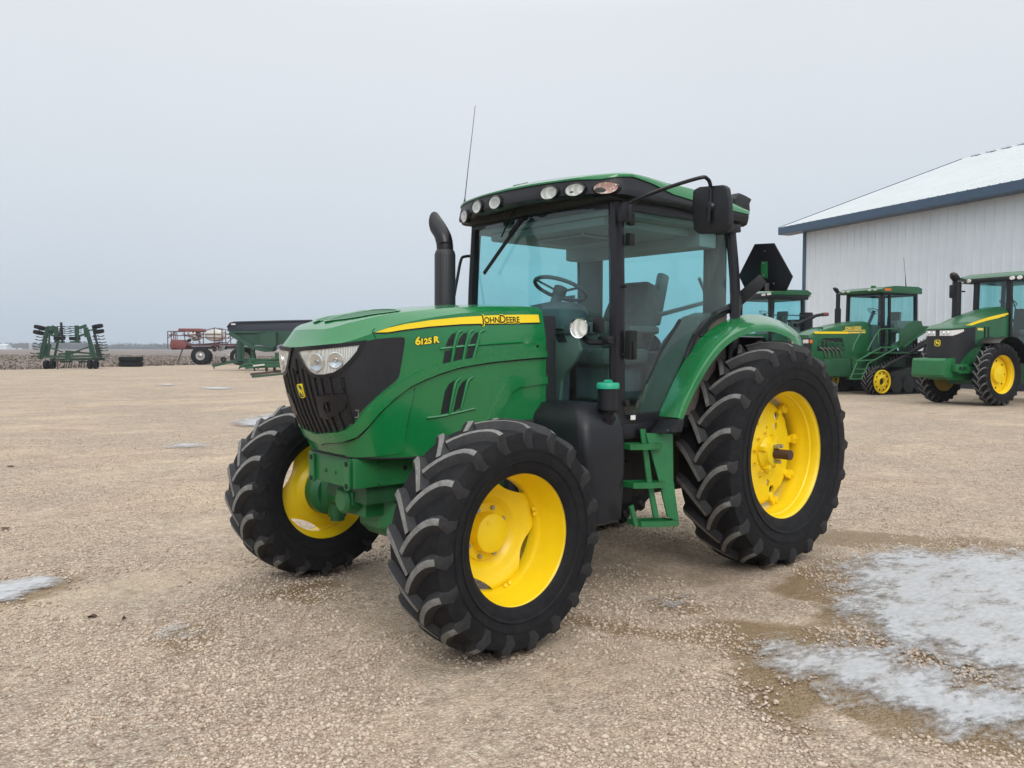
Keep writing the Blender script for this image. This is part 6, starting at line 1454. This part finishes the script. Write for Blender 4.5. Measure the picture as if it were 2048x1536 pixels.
# twine between
# ================================================================== GROUND
def gravel_mat():
    m, nt, b = newmat('gravel')
    tc = N(nt, 'ShaderNodeTexCoord'); co = tc.outputs['Object']
    n0 = N(nt, 'ShaderNodeTexNoise', i_Scale=.35, i_Detail=5.0, i_Roughness=.55); L(nt, co, n0.inputs[0])
    n1 = N(nt, 'ShaderNodeTexNoise', i_Scale=1.6, i_Detail=6.0, i_Roughness=.6); L(nt, co, n1.inputs[0])
    nw = N(nt, 'ShaderNodeTexNoise', i_Scale=30.0, i_Detail=2.0); L(nt, co, nw.inputs[0])
    wv = N(nt, 'ShaderNodeVectorMath', operation='MULTIPLY_ADD'); L(nt, nw.outputs['Color'], wv.inputs[0]); wv.inputs[1].default_value = (.012, .012, .012); L(nt, co, wv.inputs[2])
    vs = []
    for sc in (62.0, 34.0):
        v = N(nt, 'ShaderNodeTexVoronoi', i_Scale=sc); L(nt, wv.outputs[0], v.inputs['Vector']); vs.append(v)
    base = ramp(nt, n1.outputs[0], [(.28, (.35, .258, .182)), (.5, (.46, .355, .265)), (.72, (.54, .43, .315))])
    sep = N(nt, 'ShaderNodeSeparateColor'); L(nt, vs[0].outputs['Color'], sep.inputs[0])
    st = ramp(nt, sep.outputs[0], [(0, (.29, .212, .158)), (.35, (.43, .333, .256)), (.7, (.52, .42, .33)), (.93, (.60, .50, .405)), (1, (.68, .60, .52))])
    cov = ramp(nt, n0.outputs[0], [(.38, .10), (.55, .95)])
    c = mixc(nt, cov.outputs[0], base.outputs[0], st.outputs[0])
    edge = ramp(nt, vs[0].outputs['Distance'], [(.25, 1.0), (.62, .72)])
    c = mixc(nt, 1.0, c, edge.outputs[0], 'MULTIPLY')
    # sandy tracks pressed by tyres
    tr = N(nt, 'ShaderNodeTexNoise', i_Scale=.55, i_Detail=4.0, i_Distortion=.6); mp = N(nt, 'ShaderNodeMapping'); mp.inputs['Rotation'].default_value = (0, 0, .7); mp.inputs['Scale'].default_value = (.55, 1.3, 1); L(nt, co, mp.inputs[0]); L(nt, mp.outputs[0], tr.inputs[0])
    tf = ramp(nt, tr.outputs[0], [(.48, 0.0), (.68, .48)]); c = mixc(nt, tf.outputs[0], c, (.51, .415, .30))
    nm = N(nt, 'ShaderNodeTexNoise', i_Scale=9.0, i_Detail=8.0, i_Roughness=.8); L(nt, co, nm.inputs[0]); mr_ = ramp(nt, nm.outputs[0], [(.3, .66), (.5, 1.0), (.7, 1.24)]); c = mixc(nt, 1.0, c, mr_.outputs[0], 'MULTIPLY')
    nf = N(nt, 'ShaderNodeTexNoise', i_Scale=2.6, i_Detail=12.0, i_Roughness=.88); L(nt, co, nf.inputs[0]); fr_2 = ramp(nt, nf.outputs[0], [(.34, .74), (.5, 1.0), (.66, 1.2)]); c = mixc(nt, 1.0, c, fr_2.outputs[0], 'MULTIPLY')
    # damp patches: attribute from real puddle outlines
    at = N(nt, 'ShaderNodeAttribute', attribute_name='wet'); nn = N(nt, 'ShaderNodeTexNoise', i_Scale=4.0, i_Detail=6.0); L(nt, co, nn.inputs[0])
    ad = N(nt, 'ShaderNodeMath', operation='MULTIPLY_ADD'); L(nt, nn.outputs[0], ad.inputs[0]); ad.inputs[1].default_value = 1.1; L(nt, at.outputs['Fac'], ad.inputs[2])
    wf = ramp(nt, ad.outputs[0], [(.74, 0.0), (.98, 1.0)])
    c = mixc(nt, wf.outputs[0], c, mixc(nt, .72, c, (.175, .11, .045)))
    L(nt, c, b.inputs['Base Color'])
    rr = ramp(nt, wf.outputs[0], [(0, .93), (1, .5)]); L(nt, rr.outputs[0], b.inputs['Roughness']); b.inputs['Specular IOR Level'].default_value = .25
    h1 = ramp(nt, vs[0].outputs['Distance'], [(.0, 1.0), (.7, 0.0)]); h2 = ramp(nt, vs[1].outputs['Distance'], [(.0, 1.0), (.5, 0.0)])
    mm = N(nt, 'ShaderNodeMath', operation='MULTIPLY'); L(nt, h1.outputs[0], mm.inputs[0]); L(nt, cov.outputs[0], mm.inputs[1])
    m2 = N(nt, 'ShaderNodeMath', operation='MULTIPLY_ADD'); L(nt, h2.outputs[0], m2.inputs[0]); m2.inputs[1].default_value = .35; L(nt, mm.outputs[0], m2.inputs[2])
    m3 = N(nt, 'ShaderNodeMath', operation='MULTIPLY_ADD'); L(nt, n1.outputs[0], m3.inputs[0]); m3.inputs[1].default_value = 2.0; L(nt, m2.outputs[0], m3.inputs[2])
    bp = N(nt, 'ShaderNodeBump', i_Strength=.9, i_Distance=.012); L(nt, m3.outputs[0], bp.inputs['Height']); L(nt, bp.outputs[0], b.inputs['Normal'])
    return m
def ground_pt(px, py, z=0): return P(px, py, 'z', z)
def inpoly(x, y, poly):
    c = np.zeros(np.shape(x), bool); n = len(poly)
    for i in range(n):
        x1, y1 = poly[i][:2]; x2, y2 = poly[(i+1) % n][:2]
        if y1 == y2: continue
        cond = ((y1 > y) != (y2 > y)) & (x < (x2-x1)*(y-y1)/(y2-y1)+x1); c ^= cond
    return c
def sdist(x, y, poly):
    """signed distance, positive inside"""
    d = np.full(np.shape(x), 1e9); n = len(poly)
    for i in range(n):
        x1, y1 = poly[i][:2]; x2, y2 = poly[(i+1) % n][:2]; dx, dy = x2-x1, y2-y1
        t = np.clip(((x-x1)*dx+(y-y1)*dy)/(dx*dx+dy*dy+1e-12), 0, 1); d = np.minimum(d, np.hypot(x-x1-t*dx, y-y1-t*dy))
    return np.where(inpoly(x, y, poly), d, -d)
def gpoly(pts): return [tuple(ground_pt(*p)[:2]) for p in pts]
ICE = {
 'big': gpoly([(1700, 1132), (1730, 1118), (1790, 1108), (1812, 1101), (1880, 1108), (1960, 1112), (2100, 1106), (2300, 1130), (2400, 1250), (2300, 1420), (2120, 1420), (2010, 1375), (1960, 1340), (1900, 1320), (1830, 1300), (1760, 1290), (1735, 1262), (1715, 1235), (1690, 1212), (1700, 1180), (1720, 1160), (1680, 1146)]),
 'low': gpoly([(1525, 1300), (1560, 1288), (1600, 1292), (1640, 1305), (1700, 1290), (1760, 1300), (1830, 1330), (1890, 1370), (1960, 1385), (2060, 1410), (2200, 1450), (2160, 1490), (2050, 1462), (1940, 1470), (1880, 1458), (1820, 1440), (1760, 1415), (1700, 1395), (1680, 1380), (1640, 1362), (1590, 1350), (1550, 1325)]),
 'left': gpoly([(-40, 1175), (40, 1162), (95, 1156), (122, 1162), (118, 1174), (80, 1180), (45, 1195), (20, 1206), (-40, 1208)]),
 'far1': gpoly([(472, 845), (500, 838), (535, 830), (575, 838), (575, 850), (520, 853), (478, 852)]),
 'far2': gpoly([(340, 893), (370, 888), (398, 892), (380, 897), (345, 896)]),
 'far3': gpoly([(400, 776), (440, 774), (470, 777), (440, 779.5), (404, 778)]), 'far4': gpoly([(318, 769), (345, 768), (348, 771), (320, 771.5)]),
 'small': gpoly([(345, 1262), (392, 1250), (398, 1262), (385, 1290), (360, 1300), (345, 1290)]),
 'mid': gpoly([(1318, 1200), (1350, 1194), (1378, 1200), (1370, 1216), (1335, 1214)])}
WET = [gpoly([(1370, 1262), (1440, 1245), (1560, 1252), (1660, 1262), (1680, 1300), (1640, 1340), (1650, 1395), (1590, 1450), (1530, 1420), (1500, 1370), (1500, 1320), (1440, 1285)]),
       gpoly([(1640, 1120), (2100, 1090), (2300, 1440), (2050, 1520), (1800, 1460), (1640, 1400), (1690, 1290), (1660, 1200), (1560, 1185)]),
       gpoly([(1140, 1232), (1250, 1245), (1360, 1270), (1240, 1262)]), gpoly([(500, 1195), (640, 1165), (620, 1195)]), gpoly([(1600, 1080), (1680, 1060), (2000, 1085), (1990, 1100), (1760, 1100)])]
# far earth (field soil) reaching the horizon
def soil():
    m, nt, b = newmat('field_soil'); tc = N(nt, 'ShaderNodeTexCoord'); co = tc.outputs['Object']
    n = N(nt, 'ShaderNodeTexNoise', i_Scale=.02, i_Detail=8.0, i_Roughness=.65); L(nt, co, n.inputs[0])
    n2 = N(nt, 'ShaderNodeTexNoise', i_Scale=1.2, i_Detail=8.0, i_Roughness=.75); L(nt, co, n2.inputs[0])
    a = ramp(nt, n.outputs[0], [(.35, (.15, .115, .10)), (.65, (.21, .17, .145))]); c = ramp(nt, n2.outputs[0], [(.35, .55), (.7, 1.45)])
    cc = mixc(nt, 1.0, a.outputs[0], c.outputs[0], 'MULTIPLY'); L(nt, cc, b.inputs['Base Color']); b.inputs['Roughness'].default_value = 1
    bp = N(nt, 'ShaderNodeBump', i_Strength=.8, i_Distance=.06); L(nt, n2.outputs[0], bp.inputs['Height']); L(nt, bp.outputs[0], b.inputs['Normal']); return m
bm = B(); S_ = 7000; vs = [bm.verts.new((x, y, -.03)) for x, y in ((-S_, -S_), (S_, -S_), (S_, S_), (-S_, S_))]; bm.faces.new(vs)
g = tag(obj('ground', bm, soil(), smooth=0), kind='structure')
# yard: gravel, far edge along the field
e0, e1 = ground_pt(-60, 741.5), ground_pt(335, 731)
ed = (e1-e0).normalized(); ne = Vector((-ed.y, ed.x, 0)); 
if ne.dot(CAMP-e0) < 0: ne = -ne
bm = B(); far = []
for k in range(161):
    t = -60+k*1.7; p = e0+ed*t; w = noise.noise(Vector((t*.25, 3, 0)))*.9+noise.noise(Vector((t*.9, 7, 0)))*.35; far.append(bm.verts.new(p-ne*w+Vector((0, 0, -.012))))
near = [bm.verts.new((v.co+ne*150).to_tuple()) for v in far]
for i in range(160): bm.faces.new((far[i], far[i+1], near[i+1], near[i]))
GM = gravel_mat()
yo = tag(obj('gravel_yard', bm, GM, smooth=0), kind='structure')
for p in yo.data.polygons: pass
# near yard: denser sheet carrying the damp attribute
fx = Vector((FW.x, FW.y, 0)).normalized(); rx = Vector((R2.x, R2.y, 0)).normalized()
us = np.concatenate([np.linspace(1.5, 12, 150), np.linspace(12.2, 34, 90)]); ws_ = np.linspace(-1, 1, 150)
U, Wd = np.meshgrid(us, ws_, indexing='ij'); X = CAMP.x+fx.x*U+rx.x*Wd*(U*.72+1.5); Y = CAMP.y+fx.y*U+rx.y*Wd*(U*.72+1.5)
wet = np.zeros_like(X)
for pl in WET: wet = np.maximum(wet, np.clip(sdist(X, Y, pl)*2.2+.45, 0, .85))
for k in ('left', 'mid', 'small', 'far1'): wet = np.maximum(wet, np.clip(sdist(X, Y, ICE[k])*2+.5, 0, .8))
hz = np.zeros_like(X)
for i in range(X.shape[0]):
    for j in range(X.shape[1]): hz[i, j] = noise.noise(Vector((X[i, j]*.6, Y[i, j]*.6, 1)))*.012+noise.noise(Vector((X[i, j]*2.2, Y[i, j]*2.2, 5)))*.006
hz = hz*np.clip((34-U)/6, 0, 1)*np.clip(1-wet*1.5, 0, 1)+.0
def gridmesh(name, X, Y, Z, mat, attr=None):
    n, m = X.shape; me = bpy.data.meshes.new(name); V = np.stack([X, Y, Z], -1).reshape(-1, 3)
    idx = np.arange(n*m).reshape(n, m); F = np.stack([idx[:-1, :-1], idx[:-1, 1:], idx[1:, 1:], idx[1:, :-1]], -1).reshape(-1, 4)
    me.from_pydata(V.tolist(), [], F.tolist()); me.materials.append(mat)
    if attr is not None:
        for k, a in attr.items(): at = me.attributes.new(k, 'FLOAT', 'POINT'); at.data.foreach_set('value', a.reshape(-1).astype(np.float32))
    me.polygons.foreach_set('use_smooth', [True]*len(me.polygons)); o = bpy.data.objects.new(name, me); COL.objects.link(o); return o
tag(gridmesh('gravel_ground', X, Y, hz-.004, GM, {'wet': wet}), kind='structure')
def ground_h(x, y):
    return noise.noise(Vector((x*.6, y*.6, 1)))*.012+noise.noise(Vector((x*2.2, y*2.2, 5)))*.006-.004
# ---------------- ice sheets
def ice_mat():
    m, nt, b = newmat('ice'); tc = N(nt, 'ShaderNodeTexCoord'); co = tc.outputs['Object']; out = nt.nodes['Material Output']
    at = N(nt, 'ShaderNodeAttribute', attribute_name='depth')
    mp = N(nt, 'ShaderNodeMapping'); mp.inputs['Rotation'].default_value = (0, 0, .66); mp.inputs['Scale'].default_value = (1, 1.9, 1); L(nt, co, mp.inputs[0])
    n1 = N(nt, 'ShaderNodeTexNoise', i_Scale=2.6, i_Detail=10.0, i_Roughness=.74, i_Distortion=.3); L(nt, mp.outputs[0], n1.inputs[0])
    n2 = N(nt, 'ShaderNodeTexNoise', i_Scale=16.0, i_Detail=8.0, i_Roughness=.72); L(nt, mp.outputs[0], n2.inputs[0])
    c = ramp(nt, n2.outputs[0], [(.3, (.36, .352, .355)), (.46, (.455, .456, .475)), (.6, (.53, .54, .565)), (.78, (.62, .635, .66))]); br = ramp(nt, n1.outputs[0], [(.38, .5), (.52, .0)]); L(nt, mixc(nt, br.outputs[0], c.outputs[0], (.27, .225, .18)), b.inputs['Base Color'])
    b.inputs['Roughness'].default_value = .42; b.inputs['Specular IOR Level'].default_value = .5
    bp = N(nt, 'ShaderNodeBump', i_Strength=.3, i_Distance=.006); L(nt, n2.outputs[0], bp.inputs['Height']); L(nt, bp.outputs[0], b.inputs['Normal'])
    s1 = N(nt, 'ShaderNodeMath', operation='MULTIPLY_ADD'); L(nt, n1.outputs[0], s1.inputs[0]); s1.inputs[1].default_value = 2.2; L(nt, at.outputs['Fac'], s1.inputs[2])
    s2 = N(nt, 'ShaderNodeMath', operation='MULTIPLY_ADD'); L(nt, n2.outputs[0], s2.inputs[0]); s2.inputs[1].default_value = 1.3; L(nt, s1.outputs[0], s2.inputs[2])
    f = ramp(nt, s2.outputs[0], [(0, 0), (1, 1)]); mr = N(nt, 'ShaderNodeMapRange'); mr.inputs[1].default_value = 1.5; mr.inputs[2].default_value = 2.15; mr.inputs[4].default_value = .86; L(nt, s2.outputs[0], mr.inputs[0]); nt.nodes.remove(f)
    tr = N(nt, 'ShaderNodeBsdfTransparent'); mx = N(nt, 'ShaderNodeMixShader'); L(nt, mr.outputs[0], mx.inputs[0]); L(nt, tr.outputs[0], mx.inputs[1]); L(nt, b.outputs[0], mx.inputs[2]); L(nt, mx.outputs[0], out.inputs[0]); return m
IM = ice_mat()
for k, pl in ICE.items():
    xs = [p[0] for p in pl]; ys = [p[1] for p in pl]; mg = .25; st = .05 if k in ('big', 'low', 'left', 'small', 'mid') else .12
    if (max(xs)-min(xs))*(max(ys)-min(ys))/st**2 > 90000: st *= 1.6
    gx, gy = np.meshgrid(np.arange(min(xs)-mg, max(xs)+mg, st), np.arange(min(ys)-mg, max(ys)+mg, st), indexing='ij')
    sc = {'big': 1.6, 'low': 2.2, 'left': 5, 'small': 4, 'mid': 3}.get(k, 1.5)
    d = np.clip(sdist(gx, gy, pl)*sc, -1.2, .52 if k not in ('small', 'mid') else -.25)
    nme = 'ice_patch'
    o = gridmesh(nme, gx, gy, gx*0+{'big': .021, 'low': .016}.get(k, .018), IM, {'depth': d}); tag(o, kind='structure')
# ---------------- loose stones (nobody could count them)
def stones():
    ico = B(); bmesh.ops.create_icosphere(ico, subdivisions=1, radius=1); V0 = np.array([v.co[:] for v in ico.verts]); F0 = np.array([[v.index for v in f.verts] for f in ico.faces]); ico.free()
    nS = 150000; u = rng.random(nS); d = 2.6*(16/2.6)**(u**.85); w = rng.uniform(-1, 1, nS)*(d*.66+.2)
    x = CAMP.x+fx.x*d+rx.x*w; y = CAMP.y+fx.y*d+rx.y*w
    keep = np.ones(nS, bool)
    for k in ('big', 'low', 'left'): 
        sdv = sdist(x, y, ICE[k]); keep &= (sdv < .02+rng.random(nS)*.06)
    cl = np.array([noise.noise(Vector((a*.9, b_*.9, 9)))+.5*noise.noise(Vector((a*2.6, b_*2.6, 2))) for a, b_ in zip(x, y)])
    keep &= (cl*1.7+rng.random(nS)*.9 > .30); x, y = x[keep], y[keep]; n = len(x)
    s = np.exp(rng.normal(0, .34, n))*.0070; s = np.clip(s, .003, .017); big = rng.random(n) < .004; s[big] *= 1.5
    sc = np.stack([s*rng.uniform(.8, 1.35, n), s*rng.uniform(.7, 1.1, n), s*rng.uniform(.45, .8, n)], -1)
    a = rng.uniform(0, 2*PI, n); t = rng.normal(0, .25, n)
    z = np.array([ground_h(p, q) for p, q in zip(x, y)])+sc[:, 2]*.35
    V = V0[None]*sc[:, None]*(1+rng.uniform(-.22, .22, (n, len(V0), 1)))
    ct, st = np.cos(t)[:, None], np.sin(t)[:, None]; V = np.stack([V[..., 0]*ct-V[..., 2]*st, V[..., 1], V[..., 0]*st+V[..., 2]*ct], -1)
    ca, sa = np.cos(a)[:, None], np.sin(a)[:, None]; V = np.stack([V[..., 0]*ca-V[..., 1]*sa+x[:, None], V[..., 0]*sa+V[..., 1]*ca+y[:, None], V[..., 2]+z[:, None]], -1)
    F = (F0[None]+(np.arange(n)*len(V0))[:, None, None]).reshape(-1, 3); V = V.reshape(-1, 3)
    me = bpy.data.meshes.new('loose_stones'); me.vertices.add(len(V)); me.vertices.foreach_set('co', V.astype(np.float32).ravel()); me.loops.add(F.size); me.loops.foreach_set('vertex_index', F.ravel().astype(np.int32))
    me.polygons.add(len(F)); me.polygons.foreach_set('loop_start', (np.arange(len(F))*3).astype(np.int32)); me.polygons.foreach_set('loop_total', np.full(len(F), 3, np.int32)); me.update(); me.validate()
    at = me.attributes.new('tone', 'FLOAT', 'POINT'); at.data.foreach_set('value', np.repeat(rng.random(n), len(V0)).astype(np.float32))
    m, nt, b = newmat('limestone_chips'); an = N(nt, 'ShaderNodeAttribute', attribute_name='tone')
    r = ramp(nt, an.outputs['Fac'], [(0, (.29, .215, .163)), (.3, (.41, .32, .248)), (.65, (.49, .395, .31)), (.97, (.55, .46, .37)), (1, (.62, .54, .46))]); L(nt, r.outputs[0], b.inputs['Base Color']); b.inputs['Roughness'].default_value = .9
    me.materials.append(m); o = bpy.data.objects.new('loose_stones', me); COL.objects.link(o); tag(o, 'loose tan limestone chips scattered over the yard', 'gravel', kind='stuff'); return o
stones()
# a few dead leaves and twigs
leafm = paint('dead_leaf', (.09, .05, .03), .8, var=.3)
for (px, py, s, lab) in ((10, 1059, .05, 'brown twig-like scrap on the gravel at the far left edge'), (184, 1236, .03, 'dark brown dead leaf on the gravel at lower left'), (21, 934, .045, 'small dark clod on the gravel in the left middle distance'), (248, 1239, .02, 'tiny brown leaf fragment to the right of the larger dead leaf')):
    p = ground_pt(px, py); bm = B(); pts = [(math.cos(a)*s*(1+.3*math.sin(3*a)), math.sin(a)*s*.5, .012+.010*math.sin(2*a)) for a in [2*PI*k/12 for k in range(12)]]
    c = bm.verts.new((0, 0, .022)); c2 = bm.verts.new((0, 0, .004)); vs = [bm.verts.new(q) for q in pts]
    for i in range(12): bm.faces.new((c, vs[i], vs[(i+1) % 12])); bm.faces.new((c2, vs[(i+1) % 12], vs[i]))
    o = obj('dead_leaf', bm, leafm, loc=p, rot=(0, 0, random.uniform(0, 3))); tag(o, lab, 'leaf')
# field stubble along the yard's edge
def stubble():
    m, nt, b = newmat('corn_stubble'); an = N(nt, 'ShaderNodeAttribute', attribute_name='tone'); r = ramp(nt, an.outputs['Fac'], [(0, (.09, .065, .05)), (.6, (.19, .145, .11)), (1, (.26, .21, .165))]); L(nt, r.outputs[0], b.inputs['Base Color']); b.inputs['Roughness'].default_value = 1
    n = 16000; t = rng.uniform(-25, 110, n); dd = rng.random(n)**1.8*130+1.0; V = []; F = []; tone = []
    for i in range(n):
        p = e0+ed*t[i]-ne*dd[i]; h = random.uniform(.03, .13)*(1.35 if dd[i] < 8 else 1); w = random.uniform(.03, .1)*(1+dd[i]*.02); a = random.uniform(0, PI); dx, dy = math.cos(a)*w, math.sin(a)*w; lx, ly = random.uniform(-.1, .1), random.uniform(-.1, .1); k = len(V)
        V += [(p.x-dx, p.y-dy, -.03), (p.x+dx, p.y+dy, -.03), (p.x+dx*.6+lx, p.y+dy*.6+ly, h), (p.x-dx*.4+lx, p.y-dy*.4+ly, h*.8)]; F.append((k, k+1, k+2, k+3)); tone += [random.random()]*4
    me = bpy.data.meshes.new('crop_stubble'); me.from_pydata(V, [], F); at = me.attributes.new('tone', 'FLOAT', 'POINT'); at.data.foreach_set('value', tone); me.materials.append(m)
    o = bpy.data.objects.new('crop_stubble', me); COL.objects.link(o); tag(o, 'dry brown crop stubble covering the field beyond the gravel', 'stubble', kind='stuff')
stubble()
# ================================================================== SKY, LIGHT
w = bpy.data.worlds.new('World'); SC.world = w; w.use_nodes = True; nt = w.node_tree; bg = nt.nodes['Background']
sky = N(nt, 'ShaderNodeTexSky', sky_type='NISHITA'); sky.sun_disc = False; SEL, SAZ = math.radians(38), math.radians(60)
sky.sun_elevation = SEL; sky.sun_rotation = math.radians(90)-SAZ; sky.air_density = 1.2; sky.dust_density = 4.0
tc = N(nt, 'ShaderNodeTexCoord'); sp = N(nt, 'ShaderNodeSeparateXYZ'); L(nt, tc.outputs['Generated'], sp.inputs[0])
cr = ramp(nt, sp.outputs[2], [(0.0, (.54, .64, .745)), (.035, (.59, .68, .775)), (.12, (.675, .745, .825)), (.26, (.76, .81, .87)), (.42, (.81, .85, .89)), (.75, (.95, 1.0, 1.0)), (1.0, (1.0, 1.0, 1.0))])
nz = N(nt, 'ShaderNodeTexNoise', i_Scale=1.6, i_Detail=3.0); L(nt, tc.outputs['Generated'], nz.inputs[0]); nr = ramp(nt, nz.outputs[0], [(.3, .97), (.7, 1.03)])
c = mixc(nt, 1.0, cr.outputs[0], nr.outputs[0], 'MULTIPLY')
sc_ = N(nt, 'ShaderNodeVectorMath', operation='SCALE'); L(nt, c, sc_.inputs[0]); sc_.inputs['Scale'].default_value = 10.3
hs = N(nt, 'ShaderNodeHueSaturation', i_Saturation=.25); L(nt, sky.outputs[0], hs.inputs['Color'])
c2 = mixc(nt, .9, hs.outputs[0], sc_.outputs[0])
# overcast cloud deck is brighter overhead than at the horizon
zen = ramp(nt, sp.outputs[2], [(.38, 1.0), (.75, .0)]); 
mv = N(nt, 'ShaderNodeMapRange'); mv.inputs[1].default_value = .36; mv.inputs[2].default_value = .9; mv.inputs[3].default_value = 1; mv.inputs[4].default_value = 1.9; L(nt, sp.outputs[2], mv.inputs[0])
s2 = N(nt, 'ShaderNodeVectorMath', operation='SCALE'); L(nt, c2, s2.inputs[0]); L(nt, mv.outputs[0], s2.inputs['Scale'])
L(nt, s2.outputs[0], bg.inputs[0]); bg.inputs[1].default_value = .1
sd_ = bpy.data.lights.new('sun', 'SUN'); sd_.energy = 1.3; sd_.angle = math.radians(30); sd_.color = (1, .97, .93); so = bpy.data.objects.new('sun', sd_); COL.objects.link(so)
dv = Vector((math.cos(SEL)*math.cos(SAZ), math.cos(SEL)*math.sin(SAZ), math.sin(SEL))); so.rotation_euler = dv.to_track_quat('Z', 'Y').to_euler()
SC.view_settings.view_transform = 'Standard'; SC.view_settings.look = 'None'; SC.view_settings.exposure = 0; SC.view_settings.gamma = 1
SC.cycles.max_bounces = 8; SC.cycles.transparent_max_bounces = 24; SC.cycles.caustics_reflective = False; SC.cycles.caustics_refractive = False

# ---------------- pale winter air
hb = B(); box2(hb, (-1750, -1750, -1.2), (1750, 1750, 26)); hm = bpy.data.materials.new('haze'); hm.use_nodes = True; nt = hm.node_tree; nt.nodes.clear(); ho = nt.nodes.new('ShaderNodeOutputMaterial'); pv = nt.nodes.new('ShaderNodeVolumePrincipled'); pv.inputs['Color'].default_value = (.80, .86, .95, 1); pv.inputs['Density'].default_value = .0004; L(nt, pv.outputs[0], ho.inputs['Volume'])
hz_ = obj('haze', hb, hm, smooth=0); tag(hz_, 'pale winter haze lying over the fields', 'haze', kind='stuff')
